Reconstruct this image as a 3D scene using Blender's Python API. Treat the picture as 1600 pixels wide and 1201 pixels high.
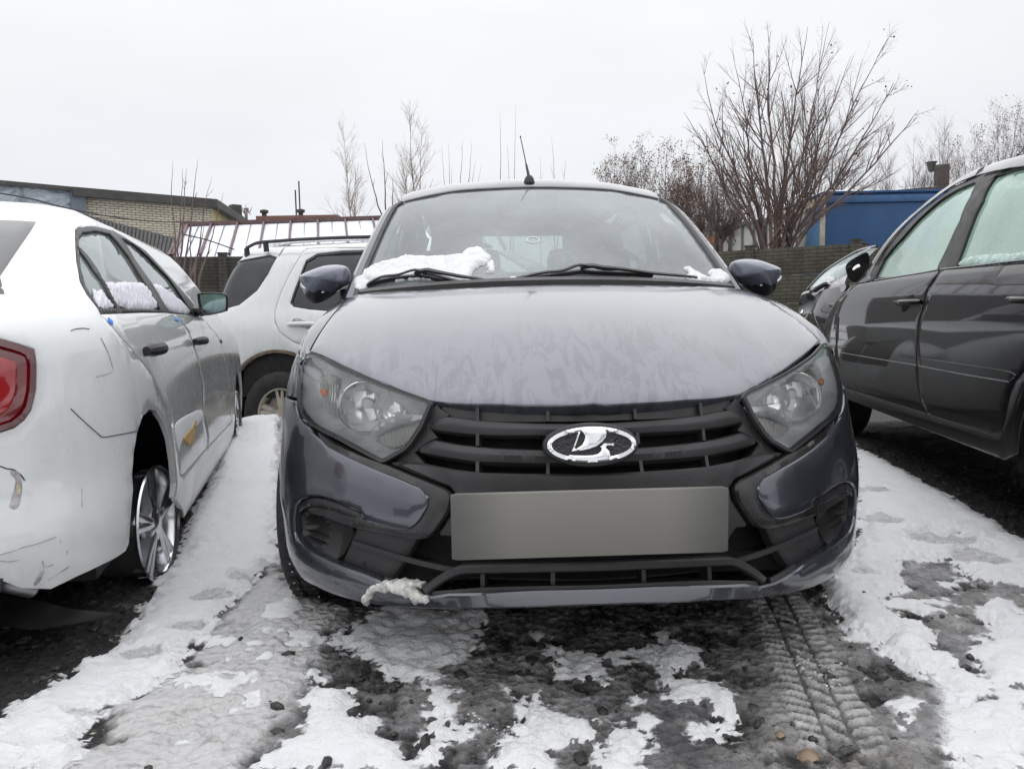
import bpy, bmesh, math, random
import numpy as np
from mathutils import Vector, Matrix, noise
from mathutils.geometry import delaunay_2d_cdt
for o in list(bpy.data.objects): bpy.data.objects.remove(o)
C = bpy.context.scene
COL = C.collection
# ------------------------------------------------------------ camera
F_PX, PITCH, ROLL, CAM_H = 1200.0, 0.0909, -0.0171, 0.8867
_F = np.array([0, math.cos(PITCH), -math.sin(PITCH)]); _R = np.array([1.0, 0, 0]); _U = np.cross(_R, _F)
CR = math.cos(ROLL)*_R + math.sin(ROLL)*_U; CU = -math.sin(ROLL)*_R + math.cos(ROLL)*_U; CF = _F
CP = np.array([0, 0, CAM_H])
cd = bpy.data.cameras.new('camera'); cam = bpy.data.objects.new('camera', cd); COL.objects.link(cam)
cd.sensor_width = 36; cd.lens = 36*F_PX/1600; cd.clip_end = 2000; cd.clip_start = 0.02
cam.matrix_world = Matrix(((CR[0], CU[0], -CF[0], 0), (CR[1], CU[1], -CF[1], 0), (CR[2], CU[2], -CF[2], CAM_H), (0, 0, 0, 1)))
C.camera = cam
# ------------------------------------------------------------ overcast sky and weak soft sun
W = bpy.data.worlds.new('World'); C.world = W; W.use_nodes = True
nt = W.node_tree; nd = nt.nodes; lk = nt.links; nd.clear()
sky = nd.new('ShaderNodeTexSky'); sky.sky_type = 'NISHITA'; sky.sun_disc = False
sky.sun_elevation = math.radians(85); sky.sun_rotation = math.radians(150)
sky.dust_density = 6; sky.air_density = 1
hsv = nd.new('ShaderNodeHueSaturation'); hsv.inputs['Saturation'].default_value = 0.12
lk.new(sky.outputs[0], hsv.inputs['Color'])
tc = nd.new('ShaderNodeTexCoord'); sp = nd.new('ShaderNodeSeparateXYZ'); lk.new(tc.outputs['Generated'], sp.inputs[0])
rmp = nd.new('ShaderNodeValToRGB'); cr = rmp.color_ramp
lk.new(sp.outputs['Z'], rmp.inputs[0])
cr.elements[0].position = 0.0; cr.elements[0].color = (0.79, 0.81, 0.85, 1)
cr.elements[1].position = 1.0; cr.elements[1].color = (1.75, 1.77, 1.84, 1)
e = cr.elements.new(0.60); e.color = (1.10, 1.115, 1.15, 1)
e = cr.elements.new(0.10); e.color = (0.765, 0.785, 0.825, 1)
e = cr.elements.new(0.35); e.color = (0.845, 0.86, 0.885, 1)
nz = nd.new('ShaderNodeTexNoise'); nz.inputs['Scale'].default_value = 2.2; nz.inputs['Detail'].default_value = 5
mp = nd.new('ShaderNodeMapping'); mp.inputs['Scale'].default_value = (1, 1, 3.5); lk.new(tc.outputs['Generated'], mp.inputs[0]); lk.new(mp.outputs[0], nz.inputs['Vector'])
mr = nd.new('ShaderNodeMapRange'); lk.new(nz.outputs[0], mr.inputs[0]); mr.inputs[1].default_value = .3; mr.inputs[2].default_value = .7; mr.inputs[3].default_value = .945; mr.inputs[4].default_value = 1.035
vm = nd.new('ShaderNodeVectorMath'); vm.operation = 'SCALE'; lk.new(rmp.outputs[0], vm.inputs[0]); lk.new(mr.outputs[0], vm.inputs['Scale'])
v2 = nd.new('ShaderNodeVectorMath'); v2.operation = 'SCALE'; lk.new(vm.outputs[0], v2.inputs[0]); v2.inputs['Scale'].default_value = 9.9
mx = nd.new('ShaderNodeMixRGB'); mx.inputs[0].default_value = 0.94
lk.new(hsv.outputs[0], mx.inputs[1]); lk.new(v2.outputs[0], mx.inputs[2])
bg = nd.new('ShaderNodeBackground'); bg.inputs['Strength'].default_value = 0.1
lk.new(mx.outputs[0], bg.inputs[0]); wo = nd.new('ShaderNodeOutputWorld'); lk.new(bg.outputs[0], wo.inputs[0])
sl = bpy.data.lights.new('sun', 'SUN'); sl.energy = 0.8; sl.angle = math.radians(160); sl.color = (1, .97, .93)
so = bpy.data.objects.new('sun', sl); COL.objects.link(so); so.rotation_euler = (math.radians(5), 0, math.radians(20)); so.location = (0, 0, 8)
C.view_settings.view_transform = 'Standard'; C.view_settings.look = 'None'; C.view_settings.exposure = 0.23; C.view_settings.gamma = 1
C.render.engine = 'CYCLES'; C.cycles.max_bounces = 8; C.cycles.transparent_max_bounces = 12
# ------------------------------------------------------------ helpers
def ray(px, py):
    d = CF*F_PX + CR*(px-800.0) + CU*(600.5-py)
    return d
def at(px, py, Y):
    d = ray(px, py); return CP + d*(Y/d[1])
def G(px, py, z=0.0):
    d = ray(px, py); return CP + d*((z-CAM_H)/d[2])
def proj(P):
    d = np.asarray(P, float)-CP; w = d@CF
    return np.stack([800+F_PX*(d@CR)/w, 600.5-F_PX*(d@CU)/w], -1)
def zm(ox, oy, s, pts): return [(ox+x/s, oy+y/s) for x, y in pts]
def thing(name, label, cat, loc=(0, 0, 0), rotz=0.0, group=None):
    o = bpy.data.objects.new(name, None); COL.objects.link(o); o.location = loc; o.rotation_euler = (0, 0, rotz)
    o['label'] = label; o['category'] = cat; o.empty_display_size = .2
    if group: o['group'] = group
    return o
def tag(o, label, cat, group=None, kind=None):
    o['label'] = label; o['category'] = cat
    if group: o['group'] = group
    if kind: o['kind'] = kind
    return o
def pchip(xs, ys):
    xs = np.array(xs, float); ys = np.array(ys, float); h = np.diff(xs); d = np.diff(ys)/h; n = len(xs)
    m = np.zeros(n); m[0] = d[0]; m[-1] = d[-1]
    for i in range(1, n-1):
        if d[i-1]*d[i] > 0:
            w1 = 2*h[i]+h[i-1]; w2 = h[i]+2*h[i-1]; m[i] = (w1+w2)/(w1/d[i-1]+w2/d[i])
    def f(x):
        x = np.clip(np.asarray(x, float), xs[0], xs[-1]); i = np.clip(np.searchsorted(xs, x)-1, 0, n-2)
        t = (x-xs[i])/h[i]
        return (2*t**3-3*t**2+1)*ys[i]+(t**3-2*t**2+t)*h[i]*m[i]+(-2*t**3+3*t**2)*ys[i+1]+(t**3-t**2)*h[i]*m[i+1]
    return f
class Place:
    def __init__(s, x, y, yaw, z=0.0):
        s.x, s.y, s.yaw, s.z = x, y, yaw, z; s.c, s.s = math.cos(yaw), math.sin(yaw)
    def w(s, P):
        P = np.asarray(P, float)
        return np.stack([s.x+s.c*P[..., 0]-s.s*P[..., 1], s.y+s.s*P[..., 0]+s.c*P[..., 1], s.z+P[..., 2]], -1)
    def l(s, Q):
        Q = np.asarray(Q, float); a = Q[..., 0]-s.x; b = Q[..., 1]-s.y
        return np.stack([s.c*a+s.s*b, -s.s*a+s.c*b, Q[..., 2]-s.z], -1)
class Surf:
    """a surface P(a,b) in a thing's own space; nrm outward; ab() finds the point of it seen along a line of sight"""
    def __init__(s, fn, pl, ar, br, ng=90):
        s.fn, s.pl = fn, pl
        A, B = np.meshgrid(np.linspace(*ar, ng), np.linspace(*br, ng)); s.ga = A.ravel(); s.gb = B.ravel()
        Q = pl.w(s.P(s.ga, s.gb)); s.gp = proj(Q)
        N = s.N(s.ga, s.gb); Nw = pl.w(N)-pl.w(np.zeros(3)); s.face = ((Q-CP)*Nw).sum(-1) < 0
        s.gp[((Q-CP)@CF) < .05] = 1e6
    def P(s, a, b): return s.fn(np.asarray(a, float), np.asarray(b, float))
    def N(s, a, b):
        a = np.asarray(a, float); b = np.asarray(b, float)
        e = 2e-3; n = np.cross(s.P(a+e, b)-s.P(a-e, b), s.P(a, b+e)-s.P(a, b-e))
        return n/np.maximum(np.linalg.norm(n, axis=-1, keepdims=True), 1e-12)
    def ab(s, pts, side=0):
        out = []
        ok = s.face.copy()
        if side: ok &= (s.ga*side > -.02)
        idx = np.where(ok)[0]
        for px, py in pts:
            t = np.array([px, py]); d = ((s.gp[idx]-t)**2).sum(1); i = idx[d.argmin()]
            x = np.array([s.ga[i], s.gb[i]])
            pr = lambda v: proj(s.pl.w(s.P(v[0], v[1])))
            r = pr(x)-t; best = (r@r, x)
            for _ in range(14):
                h = 1e-4; J = np.stack([(pr(x+[h, 0])-pr(x))/h, (pr(x+[0, h])-pr(x))/h], 1)
                st = np.linalg.solve(J.T@J+np.eye(2)*50., J.T@r); m = np.abs(st).max()
                if m > .1: st *= .1/m
                x = x-st; r = pr(x)-t
                if r@r < best[0]: best = (r@r, x.copy())
                if r@r < 1e-4: break
            if best[0] > 9: print('  ab miss %s by %.1f px' % ((px, py), best[0]**.5))
            out.append(best[1])
        return np.array(out)
def cat(P, n=6, closed=False):
    """Catmull-Rom through points"""
    P = np.asarray(P, float); m = len(P); o = []
    rng = range(m if closed else m-1)
    for i in rng:
        if closed: p0, p1, p2, p3 = P[i-1], P[i], P[(i+1) % m], P[(i+2) % m]
        else: p0, p1, p2, p3 = P[max(i-1, 0)], P[i], P[i+1], P[min(i+2, m-1)]
        for k in range(n):
            t = k/n; o.append(.5*((2*p1)+(-p0+p2)*t+(2*p0-5*p1+4*p2-p3)*t*t+(-p0+3*p1-3*p2+p3)*t**3))
    if not closed: o.append(P[-1])
    return np.array(o)
def rnd(P, k=2, q=.22):
    """corner cutting of a closed outline"""
    P = np.asarray(P, float)
    for _ in range(k):
        Q = np.roll(P, -1, 0); P = np.stack([P*(1-q)+Q*q, P*q+Q*(1-q)], 1).reshape(-1, P.shape[1])
    return P
def resamp(P, step, closed=True):
    P = np.asarray(P, float); Q = np.roll(P, -1, 0) if closed else P[1:]
    P0 = P if closed else P[:-1]; out = []
    for a, b in zip(P0, Q):
        L = np.linalg.norm(b-a)
        if L < 1e-6: continue
        n = max(1, int(math.ceil(L/step)))
        for k in range(n): out.append(a+(b-a)*k/n)
    if not closed: out.append(P[-1])
    return np.array(out)
def inside(P, poly):
    x, y = P[:, 0], P[:, 1]; c = np.zeros(len(P), bool); q = np.roll(poly, -1, 0)
    for (x0, y0), (x1, y1) in zip(poly, q):
        if y0 == y1: continue
        c ^= ((y0 > y) != (y1 > y)) & (x < (x1-x0)*(y-y0)/(y1-y0)+x0)
    return c
def dist(P, poly, closed=True):
    d = np.full(len(P), 1e9); q = np.roll(poly, -1, 0) if closed else poly[1:]
    for a, b in zip(poly if closed else poly[:-1], q):
        ab = b-a; t = np.clip(((P-a)@ab)/max(ab@ab, 1e-12), 0, 1)
        d = np.minimum(d, np.hypot(*(P-a-t[:, None]*ab).T))
    return d
def area(p): return .5*np.sum(p[:, 0]*np.roll(p[:, 1], -1)-np.roll(p[:, 0], -1)*p[:, 1])
def fill2d(outer, holes=(), res=.03, rings=()):
    loops = [np.asarray(outer, float)]+[np.asarray(h, float) for h in holes]
    loops = [resamp(l, res) for l in loops]
    V = []; E = []
    for l in loops:
        n0 = len(V); V += list(l); E += [(n0+i, n0+(i+1) % len(l)) for i in range(len(l))]
    nb = len(V)
    mn, mxx = loops[0].min(0), loops[0].max(0)
    gx, gy = np.meshgrid(np.arange(mn[0]+res*.37, mxx[0], res), np.arange(mn[1]+res*.41, mxx[1], res*.87))
    gx[::2] += res*.5
    P = np.stack([gx.ravel(), gy.ravel()], 1)
    def dd(P):
        d = dist(P, loops[0])
        for h in loops[1:]: d = np.minimum(d, dist(P, h))
        return d
    def ins(P):
        k = inside(P, loops[0])
        for h in loops[1:]: k &= ~inside(P, h)
        return k
    add = []
    rr = 0
    for r in rings:
        rr = max(rr, r)
        for li, l in enumerate(loops):
            a = area(l); t = np.roll(l, -1, 0)-np.roll(l, 1, 0); t /= np.maximum(np.linalg.norm(t, axis=1, keepdims=True), 1e-9)
            n = np.stack([-t[:, 1], t[:, 0]], 1)*(1 if a > 0 else -1)*(1 if li == 0 else -1)
            q = l+n*r; k = ins(q); q = q[k]
            if len(q): q = q[dd(q) > r*.8]
            if len(q): add.append(q)
    if len(P):
        P = P[ins(P)]
        if len(P): P = P[dd(P) > max(res*.45, rr+res*.35)]
    allp = np.array(V)
    if add: allp = np.concatenate([allp]+add)
    if len(P): allp = np.concatenate([allp, P])
    r = delaunay_2d_cdt([Vector(p) for p in allp], E, [], 0, 1e-6)
    nv = np.array([tuple(v) for v in r[0]]); tri = np.array([f for f in r[2] if len(f) == 3])
    c = nv[tri].mean(1); tri = tri[ins(c)]
    A = nv[tri]; ar_ = (A[:, 1, 0]-A[:, 0, 0])*(A[:, 2, 1]-A[:, 0, 1])-(A[:, 1, 1]-A[:, 0, 1])*(A[:, 2, 0]-A[:, 0, 0])
    tri[ar_ < 0] = tri[ar_ < 0][:, ::-1]; tri = tri[np.abs(ar_) > 1e-10]
    return nv, tri, dd(nv), loops
class MB:
    def __init__(s): s.v = []; s.f = []; s.m = []; s.n = 0; s.uv = None
    def add(s, V, F, mi=0):
        V = np.asarray(V, float).reshape(-1, 3); s.v.append(V)
        s.f += [tuple(int(i)+s.n for i in f) for f in F]; s.m += [mi]*len(F); s.n += len(V); return s
    def patch(s, surf, outer, holes=(), off=0, rd=.004, depth=.012, res=.03, dome=None, h=None, mi=0, flip=False, rings=None, mir=False):
        outer = np.asarray(outer, float); holes = [np.asarray(q, float) for q in holes]
        if mir: outer = outer*[-1, 1]; holes = [q*[-1, 1] for q in holes]
        H, w = dome if dome else (rd, rd)
        if rings is None: rings = [w*.25, w] if w < res*1.6 else ([w*.1] if H > 0 else [])
        if H == 0: rings = []
        nv, tri, d, loops = fill2d(outer, holes, res, rings)
        N = surf.N(nv[:, 0], nv[:, 1]); t = np.clip(d/max(w, 1e-6), 0, 1)
        hh = off-H+H*np.sqrt(np.clip(1-(1-t)**2, 0, 1))
        if h is not None: hh = hh+h(nv, d)
        P = surf.P(nv[:, 0], nv[:, 1])+N*hh[:, None]
        if flip: tri = tri[:, ::-1]
        s.add(P, tri, mi)
        if depth:
            ed = {}
            for a, b, c in tri:
                for e in ((a, b), (b, c), (c, a)): ed[e] = 1
            be = [e for e in ed if (e[1], e[0]) not in ed]
            ids = sorted({i for e in be for i in e}); mp_ = {i: k for k, i in enumerate(ids)}; n = len(ids)
            Q = P[ids]; Q2 = Q-N[ids]*depth
            s.add(np.concatenate([Q, Q2]), [(mp_[b], mp_[a], mp_[a]+n, mp_[b]+n) for a, b in be], mi)
        return s
    def grid(s, P, closeu=False, mi=0, flip=False):
        P = np.asarray(P, float); m, n = P.shape[:2]; F = []
        for i in range(m if closeu else m-1):
            for j in range(n-1):
                i2 = (i+1) % m; q = (i*n+j, i2*n+j, i2*n+j+1, i*n+j+1); F.append(q[::-1] if flip else q)
        return s.add(P.reshape(-1, 3), F, mi)
    def sweep(s, pts, prof, up=None, mi=0, scale=None, cap=True):
        """prof: list of (side, up) offsets; pts Nx3; up: Nx3 or vector"""
        pts = np.asarray(pts, float); n = len(pts); T = np.gradient(pts, axis=0); T /= np.maximum(np.linalg.norm(T, axis=1, keepdims=True), 1e-9)
        if up is None: up = np.array([0, 0, 1.]) if abs(T[:, 2]).mean() < .8 else np.array([0, 1., 0])
        up = np.broadcast_to(np.asarray(up, float), (n, 3)); S = np.cross(T, up); S /= np.maximum(np.linalg.norm(S, axis=1, keepdims=True), 1e-9); Uu = np.cross(S, T)
        sc = np.ones(n) if scale is None else np.asarray(scale, float)
        pr = np.asarray(prof, float); k = len(pr)
        P = pts[:, None]+(S[:, None]*pr[None, :, :1]+Uu[:, None]*pr[None, :, 1:])*sc[:, None, None]
        F = []
        for i in range(n-1):
            for j in range(k):
                j2 = (j+1) % k; F.append((i*k+j, i*k+j2, (i+1)*k+j2, (i+1)*k+j))
        if cap: F.append(tuple(range(k))[::-1]); F.append(tuple((n-1)*k+j for j in range(k)))
        return s.add(P.reshape(-1, 3), F, mi)
    def tube(s, pts, r, k=8, mi=0, up=None, scale=None, sx=1.0, cap=True):
        return s.sweep(pts, [(sx*r*math.cos(2*math.pi*i/k), r*math.sin(2*math.pi*i/k)) for i in range(k)], up, mi, scale, cap)
    def box(s, c, d, rot=None, bev=0.0, mi=0):
        bm = bmesh.new(); bmesh.ops.create_cube(bm, size=1)
        for v in bm.verts: v.co = Vector((v.co.x*d[0], v.co.y*d[1], v.co.z*d[2]))
        if bev: bmesh.ops.bevel(bm, geom=bm.edges[:], offset=bev, segments=2, affect='EDGES', profile=.6)
        V = np.array([v.co[:] for v in bm.verts]); F = [[v.index for v in f.verts] for f in bm.faces]; bm.free()
        if rot is not None: V = V@np.array(rot).T
        return s.add(V+np.array(c), F, mi)
    def lathe(s, prof, c, axis=(0, 1, 0), n=32, mi=0, a0=0, a1=2*math.pi, up=None):
        """prof: list of (radius, height along axis)"""
        ax = np.array(axis, float); ax /= np.linalg.norm(ax); h = np.array([0, 0, 1.]) if abs(ax[2]) < .9 else np.array([1., 0, 0])
        u = np.cross(h, ax); u /= np.linalg.norm(u); w = np.cross(ax, u); full = abs(a1-a0-2*math.pi) < 1e-6
        k = n if full else n+1; an = a0+(a1-a0)*np.arange(k)/n; P = []
        for a in an: P.append([np.array(c)+(u*math.cos(a)+w*math.sin(a))*r+ax*t for r, t in prof])
        return s.grid(np.array(P), closeu=full, mi=mi)
    def build(s, name, mats, parent=None, ang=35, label=None, smooth=True, weld=0):
        me = bpy.data.meshes.new(name); me.from_pydata(np.concatenate(s.v).tolist(), [], s.f)
        mats = mats if isinstance(mats, (list, tuple)) else [mats]
        for m in mats: me.materials.append(m)
        if len(mats) > 1: me.polygons.foreach_set('material_index', s.m)
        me.validate(); me.update()
        if weld:
            bm = bmesh.new(); bm.from_mesh(me); bmesh.ops.remove_doubles(bm, verts=bm.verts, dist=weld); bm.to_mesh(me); bm.free()
        if smooth: me.shade_smooth(); me.set_sharp_from_angle(angle=math.radians(ang))
        o = bpy.data.objects.new(name, me); COL.objects.link(o)
        if parent: o.parent = parent
        if label: o['label'] = label
        return o
# ------------------------------------------------------------ materials
MATS = {}
class NB:
    """small node-building helper"""
    def __init__(s, name):
        s.m = bpy.data.materials.new(name); s.m.use_nodes = True; s.t = s.m.node_tree; s.n = s.t.nodes; s.l = s.t.links
        s.b = s.n['Principled BSDF']; s.out = s.n['Material Output']; s.tc = s.n.new('ShaderNodeTexCoord'); MATS[name] = s.m
    def set(s, **k):
        for a, v in k.items():
            i = s.b.inputs[a.replace('_', ' ')]
            if hasattr(v, 'is_output') or isinstance(v, bpy.types.NodeSocket): s.l.new(v, i)
            else: i.default_value = (*v, 1) if isinstance(v, tuple) and len(v) == 3 else v
        return s
    def noise(s, scale, detail=4, rough=.55, vec=None, dist=0, stretch=None):
        n = s.n.new('ShaderNodeTexNoise'); n.inputs['Scale'].default_value = scale; n.inputs['Detail'].default_value = detail; n.inputs['Roughness'].default_value = rough; n.inputs['Distortion'].default_value = dist
        v = vec or s.tc.outputs['Object']
        if stretch:
            m = s.n.new('ShaderNodeMapping'); m.inputs['Scale'].default_value = stretch; s.l.new(v, m.inputs[0]); v = m.outputs[0]
        s.l.new(v, n.inputs['Vector']); return n.outputs[0]
    def vor(s, scale, feature='F1', vec=None, out=0, stretch=None):
        n = s.n.new('ShaderNodeTexVoronoi'); n.inputs['Scale'].default_value = scale; n.feature = feature
        v = vec or s.tc.outputs['Object']
        if stretch:
            m = s.n.new('ShaderNodeMapping'); m.inputs['Scale'].default_value = stretch; s.l.new(v, m.inputs[0]); v = m.outputs[0]
        s.l.new(v, n.inputs['Vector']); return n.outputs[out]
    def rng(s, v, a, b, c=0.0, d=1.0, smooth=False):
        n = s.n.new('ShaderNodeMapRange'); n.inputs[1].default_value = a; n.inputs[2].default_value = b; n.inputs[3].default_value = c; n.inputs[4].default_value = d
        if smooth: n.interpolation_type = 'SMOOTHSTEP'
        s.l.new(v, n.inputs[0]); return n.outputs[0]
    def mix(s, f, a, b):
        n = s.n.new('ShaderNodeMixRGB')
        for i, v in zip((0, 1, 2), (f, a, b)):
            if isinstance(v, bpy.types.NodeSocket): s.l.new(v, n.inputs[i])
            else: n.inputs[i].default_value = v if i == 0 else ((*v, 1) if len(v) == 3 else v)
        return n.outputs[0]
    def math(s, op, a, b=0.0, clamp=False):
        n = s.n.new('ShaderNodeMath'); n.operation = op; n.use_clamp = clamp
        for i, v in enumerate((a, b)):
            if isinstance(v, bpy.types.NodeSocket): s.l.new(v, n.inputs[i])
            else: n.inputs[i].default_value = v
        return n.outputs[0]
    def xyz(s, k, world=False):
        n = s.n.new('ShaderNodeSeparateXYZ')
        if world: g = s.n.new('ShaderNodeNewGeometry'); s.l.new(g.outputs['Position'], n.inputs[0])
        else: s.l.new(s.tc.outputs['Object'], n.inputs[0])
        return n.outputs[k]
    def bump(s, h, strength=.3, dist=.01):
        n = s.n.new('ShaderNodeBump'); n.inputs['Strength'].default_value = strength; n.inputs['Distance'].default_value = dist
        s.l.new(h, n.inputs['Height']); s.l.new(n.outputs[0], s.b.inputs['Normal']); return s
def simple(name, col, rough=.5, metal=0.0, var=.15, scale=8, bump=0, bscale=60, coat=0, spec=.5):
    b = NB(name); f = b.rng(b.noise(scale), .3, .7)
    c2 = tuple(min(1, c*(1+var)) for c in col); c1 = tuple(c*(1-var) for c in col)
    b.set(Base_Color=b.mix(f, c1, c2), Roughness=b.rng(b.noise(scale*2.3), .3, .7, rough*.85, min(1, rough*1.15)), Metallic=metal, Coat_Weight=coat, Specular_IOR_Level=spec)
    if bump: b.bump(b.noise(bscale, 5), bump, .005)
    return b.m
def car_paint(name, col, metal=.5, rough=.38, dirt=(.30, .29, .27), dlow=.55, damt=.35, streak=.2, coat=1.0, crough=.05, grime=.25):
    """lacquered paint with road grime thrown up on the lower body, and streaks"""
    b = NB(name); z = b.xyz(2)
    low = b.rng(z, 0.12, dlow, 1.0, 0.0, True)
    n1 = b.rng(b.noise(3.2, 6, .65), .35, .68); n2 = b.rng(b.noise(26, 4, .7), .3, .75)
    st = b.rng(b.noise(14, 4, .6, stretch=(2.2, 2.2, .35)), .48, .75)
    d = b.math('MULTIPLY', low, b.math('ADD', b.math('MULTIPLY', n1, .6), b.math('MULTIPLY', n2, .4)))
    d = b.math('ADD', b.math('MULTIPLY', d, damt), b.math('MULTIPLY', b.math('MULTIPLY', st, n1), streak), True)
    d = b.math('ADD', d, b.math('MULTIPLY', b.rng(b.noise(1.3, 7, .7), .42, .8), grime*.3), True)
    b.set(Base_Color=b.mix(d, col, dirt), Metallic=b.math('MULTIPLY', b.math('SUBTRACT', 1.0, d), metal), Roughness=b.math('ADD', b.math('MULTIPLY', d, .4), rough, True),
          Coat_Weight=b.math('MULTIPLY', b.math('SUBTRACT', 1.0, d), coat), Coat_Roughness=b.rng(n1, 0, 1, crough, crough*2.2))
    return b.m
def glass_mat(name, tint=(.5, .6, .57), mist=(.42, .47, .46), mamt=.5, rough=.02, spec=1.5, nscale=2.5, dark=False):
    """car glass: see-through tint, sky reflection, and condensation that scatters"""
    b = NB(name); t = b.t; n = b.n; l = b.l
    tr = n.new('ShaderNodeBsdfTransparent'); tr.inputs[0].default_value = (*tint, 1)
    df = n.new('ShaderNodeBsdfDiffuse'); df.inputs[0].default_value = (*mist, 1)
    gl = n.new('ShaderNodeBsdfGlossy'); gl.inputs['Roughness'].default_value = rough; gl.inputs[0].default_value = (.95, .97, 1, 1)
    f = b.rng(b.math('ADD', b.math('MULTIPLY', b.noise(nscale, 5, .6), .75), b.math('MULTIPLY', b.noise(70, 3, .7), .25)), .3, .7, max(0, mamt-.2), min(1, mamt+.2))
    m1 = n.new('ShaderNodeMixShader'); l.new(f, m1.inputs[0]); l.new(tr.outputs[0], m1.inputs[1]); l.new(df.outputs[0], m1.inputs[2])
    fr = n.new('ShaderNodeFresnel'); fr.inputs[0].default_value = spec
    m2 = n.new('ShaderNodeMixShader'); l.new(fr.outputs[0], m2.inputs[0]); l.new(m1.outputs[0], m2.inputs[1]); l.new(gl.outputs[0], m2.inputs[2])
    l.new(m2.outputs[0], b.out.inputs[0]); n.remove(b.b); return b.m
def snow_mat(name='snow_cover', col=(.85, .865, .885)):
    b = NB(name); f = b.rng(b.noise(30, 6, .7), .3, .7)
    b.set(Base_Color=b.mix(f, tuple(c*.9 for c in col), col), Roughness=.55, Specular_IOR_Level=.3, Subsurface_Weight=.0)
    b.bump(b.math('ADD', b.noise(90, 5, .75), b.math('MULTIPLY', b.vor(55), .6)), .9, .012); return b.m
M = {}
M['rubber'] = simple('tyre_rubber', (.018, .018, .019), .75, bump=.3, bscale=90, var=.35)
M['plastic'] = simple('black_plastic', (.014, .014, .015), .48, var=.25, bump=.12, bscale=220)
M['dplastic'] = simple('dark_grey_plastic', (.021, .021, .0225), .55, var=.3, scale=5, bump=.2, bscale=260)
M['gplastic'] = simple('dirty_gloss_plastic', (.016, .016, .017), .28, var=.5, scale=14, bump=.15, bscale=150)
M['void'] = simple('dark_cavity', (.006, .006, .006), .9)
M['chrome'] = simple('chrome', (.82, .82, .84), .12, 1.0, var=.05)
M['silver'] = simple('cast_silver', (.78, .79, .82), .22, 1.0, var=.08)
M['steel'] = simple('dull_steel', (.35, .35, .36), .4, .9, var=.2)
M['snow'] = snow_mat()
M['seal'] = simple('rubber_seal', (.02, .02, .022), .5, var=.3)
# ============================================================ the grey hatchback in front
HP = Place(.1895, 1.6676, .0424)
def plan_table(W0, L, b1, n1, b2, n2, bow=.0, N=900):
    """half plan outline: front centre -> corner -> side -> rear centre, by arc length"""
    th = np.linspace(0, math.pi/2, 260)
    x = W0*np.sin(th)**(2/n1); y = b1*(1-np.cos(th)**(2/n1))
    ys = np.linspace(b1, L-b2, 260)[1:-1]; xs = np.full(len(ys), W0)
    x2 = (W0*np.sin(th)**(2/n2))[::-1]; y2 = (L-b2*(1-np.cos(th)**(2/n2)))[::-1]
    X = np.concatenate([x, xs, x2]); Y = np.concatenate([y, ys, y2])
    X = X*(1-bow*((Y-L*.45)/(L*.5))**2)
    s = np.concatenate([[0], np.cumsum(np.hypot(np.diff(X), np.diff(Y)))])
    k = np.concatenate([[True], np.diff(s) > 1e-7]); s, X, Y = s[k], X[k], Y[k]
    u = np.linspace(0, s[-1], N); X = np.interp(u, s, X)/W0; T = np.interp(u, s, Y)/L
    ker = np.ones(7)/7
    Xp = np.convolve(np.pad(X, 3, 'edge'), ker, 'valid'); Tp = np.convolve(np.pad(T, 3, 'edge'), ker, 'valid'); Xp[0] = 0
    return u, Xp, Tp
def stack(pl, tab, Wz, Y0, Y1, ar, br, disp=None, ng=120):
    u, Xh, Th = tab
    def fn(a, z):
        a, z = np.broadcast_arrays(a, z); A = np.abs(a)
        x = np.sign(a)*Wz(z)*np.interp(A, u, Xh); t = np.interp(A, u, Th); y = Y0(z)+(Y1(z)-Y0(z))*t
        P = np.stack([x, y, z], -1)
        if disp is not None:
            e = 4e-3; x1 = np.interp(A+e, u, Xh); x0 = np.interp(np.maximum(A-e, 0), u, Xh); t1 = np.interp(A+e, u, Th); t0 = np.interp(np.maximum(A-e, 0), u, Th)
            nx = (t1-t0)*(Y1(z)-Y0(z)); ny = -(x1-x0)*Wz(z); L = np.maximum(np.hypot(nx, ny), 1e-9)
            d = disp(A, z); P = P+np.stack([np.sign(a)*nx/L*d, ny/L*d, 0*d], -1)
        return P
    return Surf(fn, pl, ar, br, ng)
htab = plan_table(.85, 4.27, .66, 2.05, .5, 2.4)
hW = pchip([.1, .2, .3, .42, .55, .68, .79, .86, .93, 1.0, 1.2, 1.45, 1.56], [.79, .825, .845, .852, .850, .842, .815, .785, .752, .724, .70, .615, .56])
hY0 = pchip([.1, .17, .21, .245, .27, .33, .38, .42, .50, .56, .62, .68, .75, .85, 1.0], [.05, .015, -.005, -.018, -.008, .0, -.005, .0, .02, .05, .07, .09, .12, .19, .42])
hY1 = pchip([.1, .3, .6, .9, 1.0, 1.2, 1.45, 1.56], [4.2, 4.25, 4.27, 4.22, 4.15, 4.0, 3.75, 3.5])
HF = stack(HP, htab, hW, hY0, hY1, (-1.7, 1.7), (.12, .98))
def mirx(P): return np.concatenate([P, P[::-1]*[-1, 1]])
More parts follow.
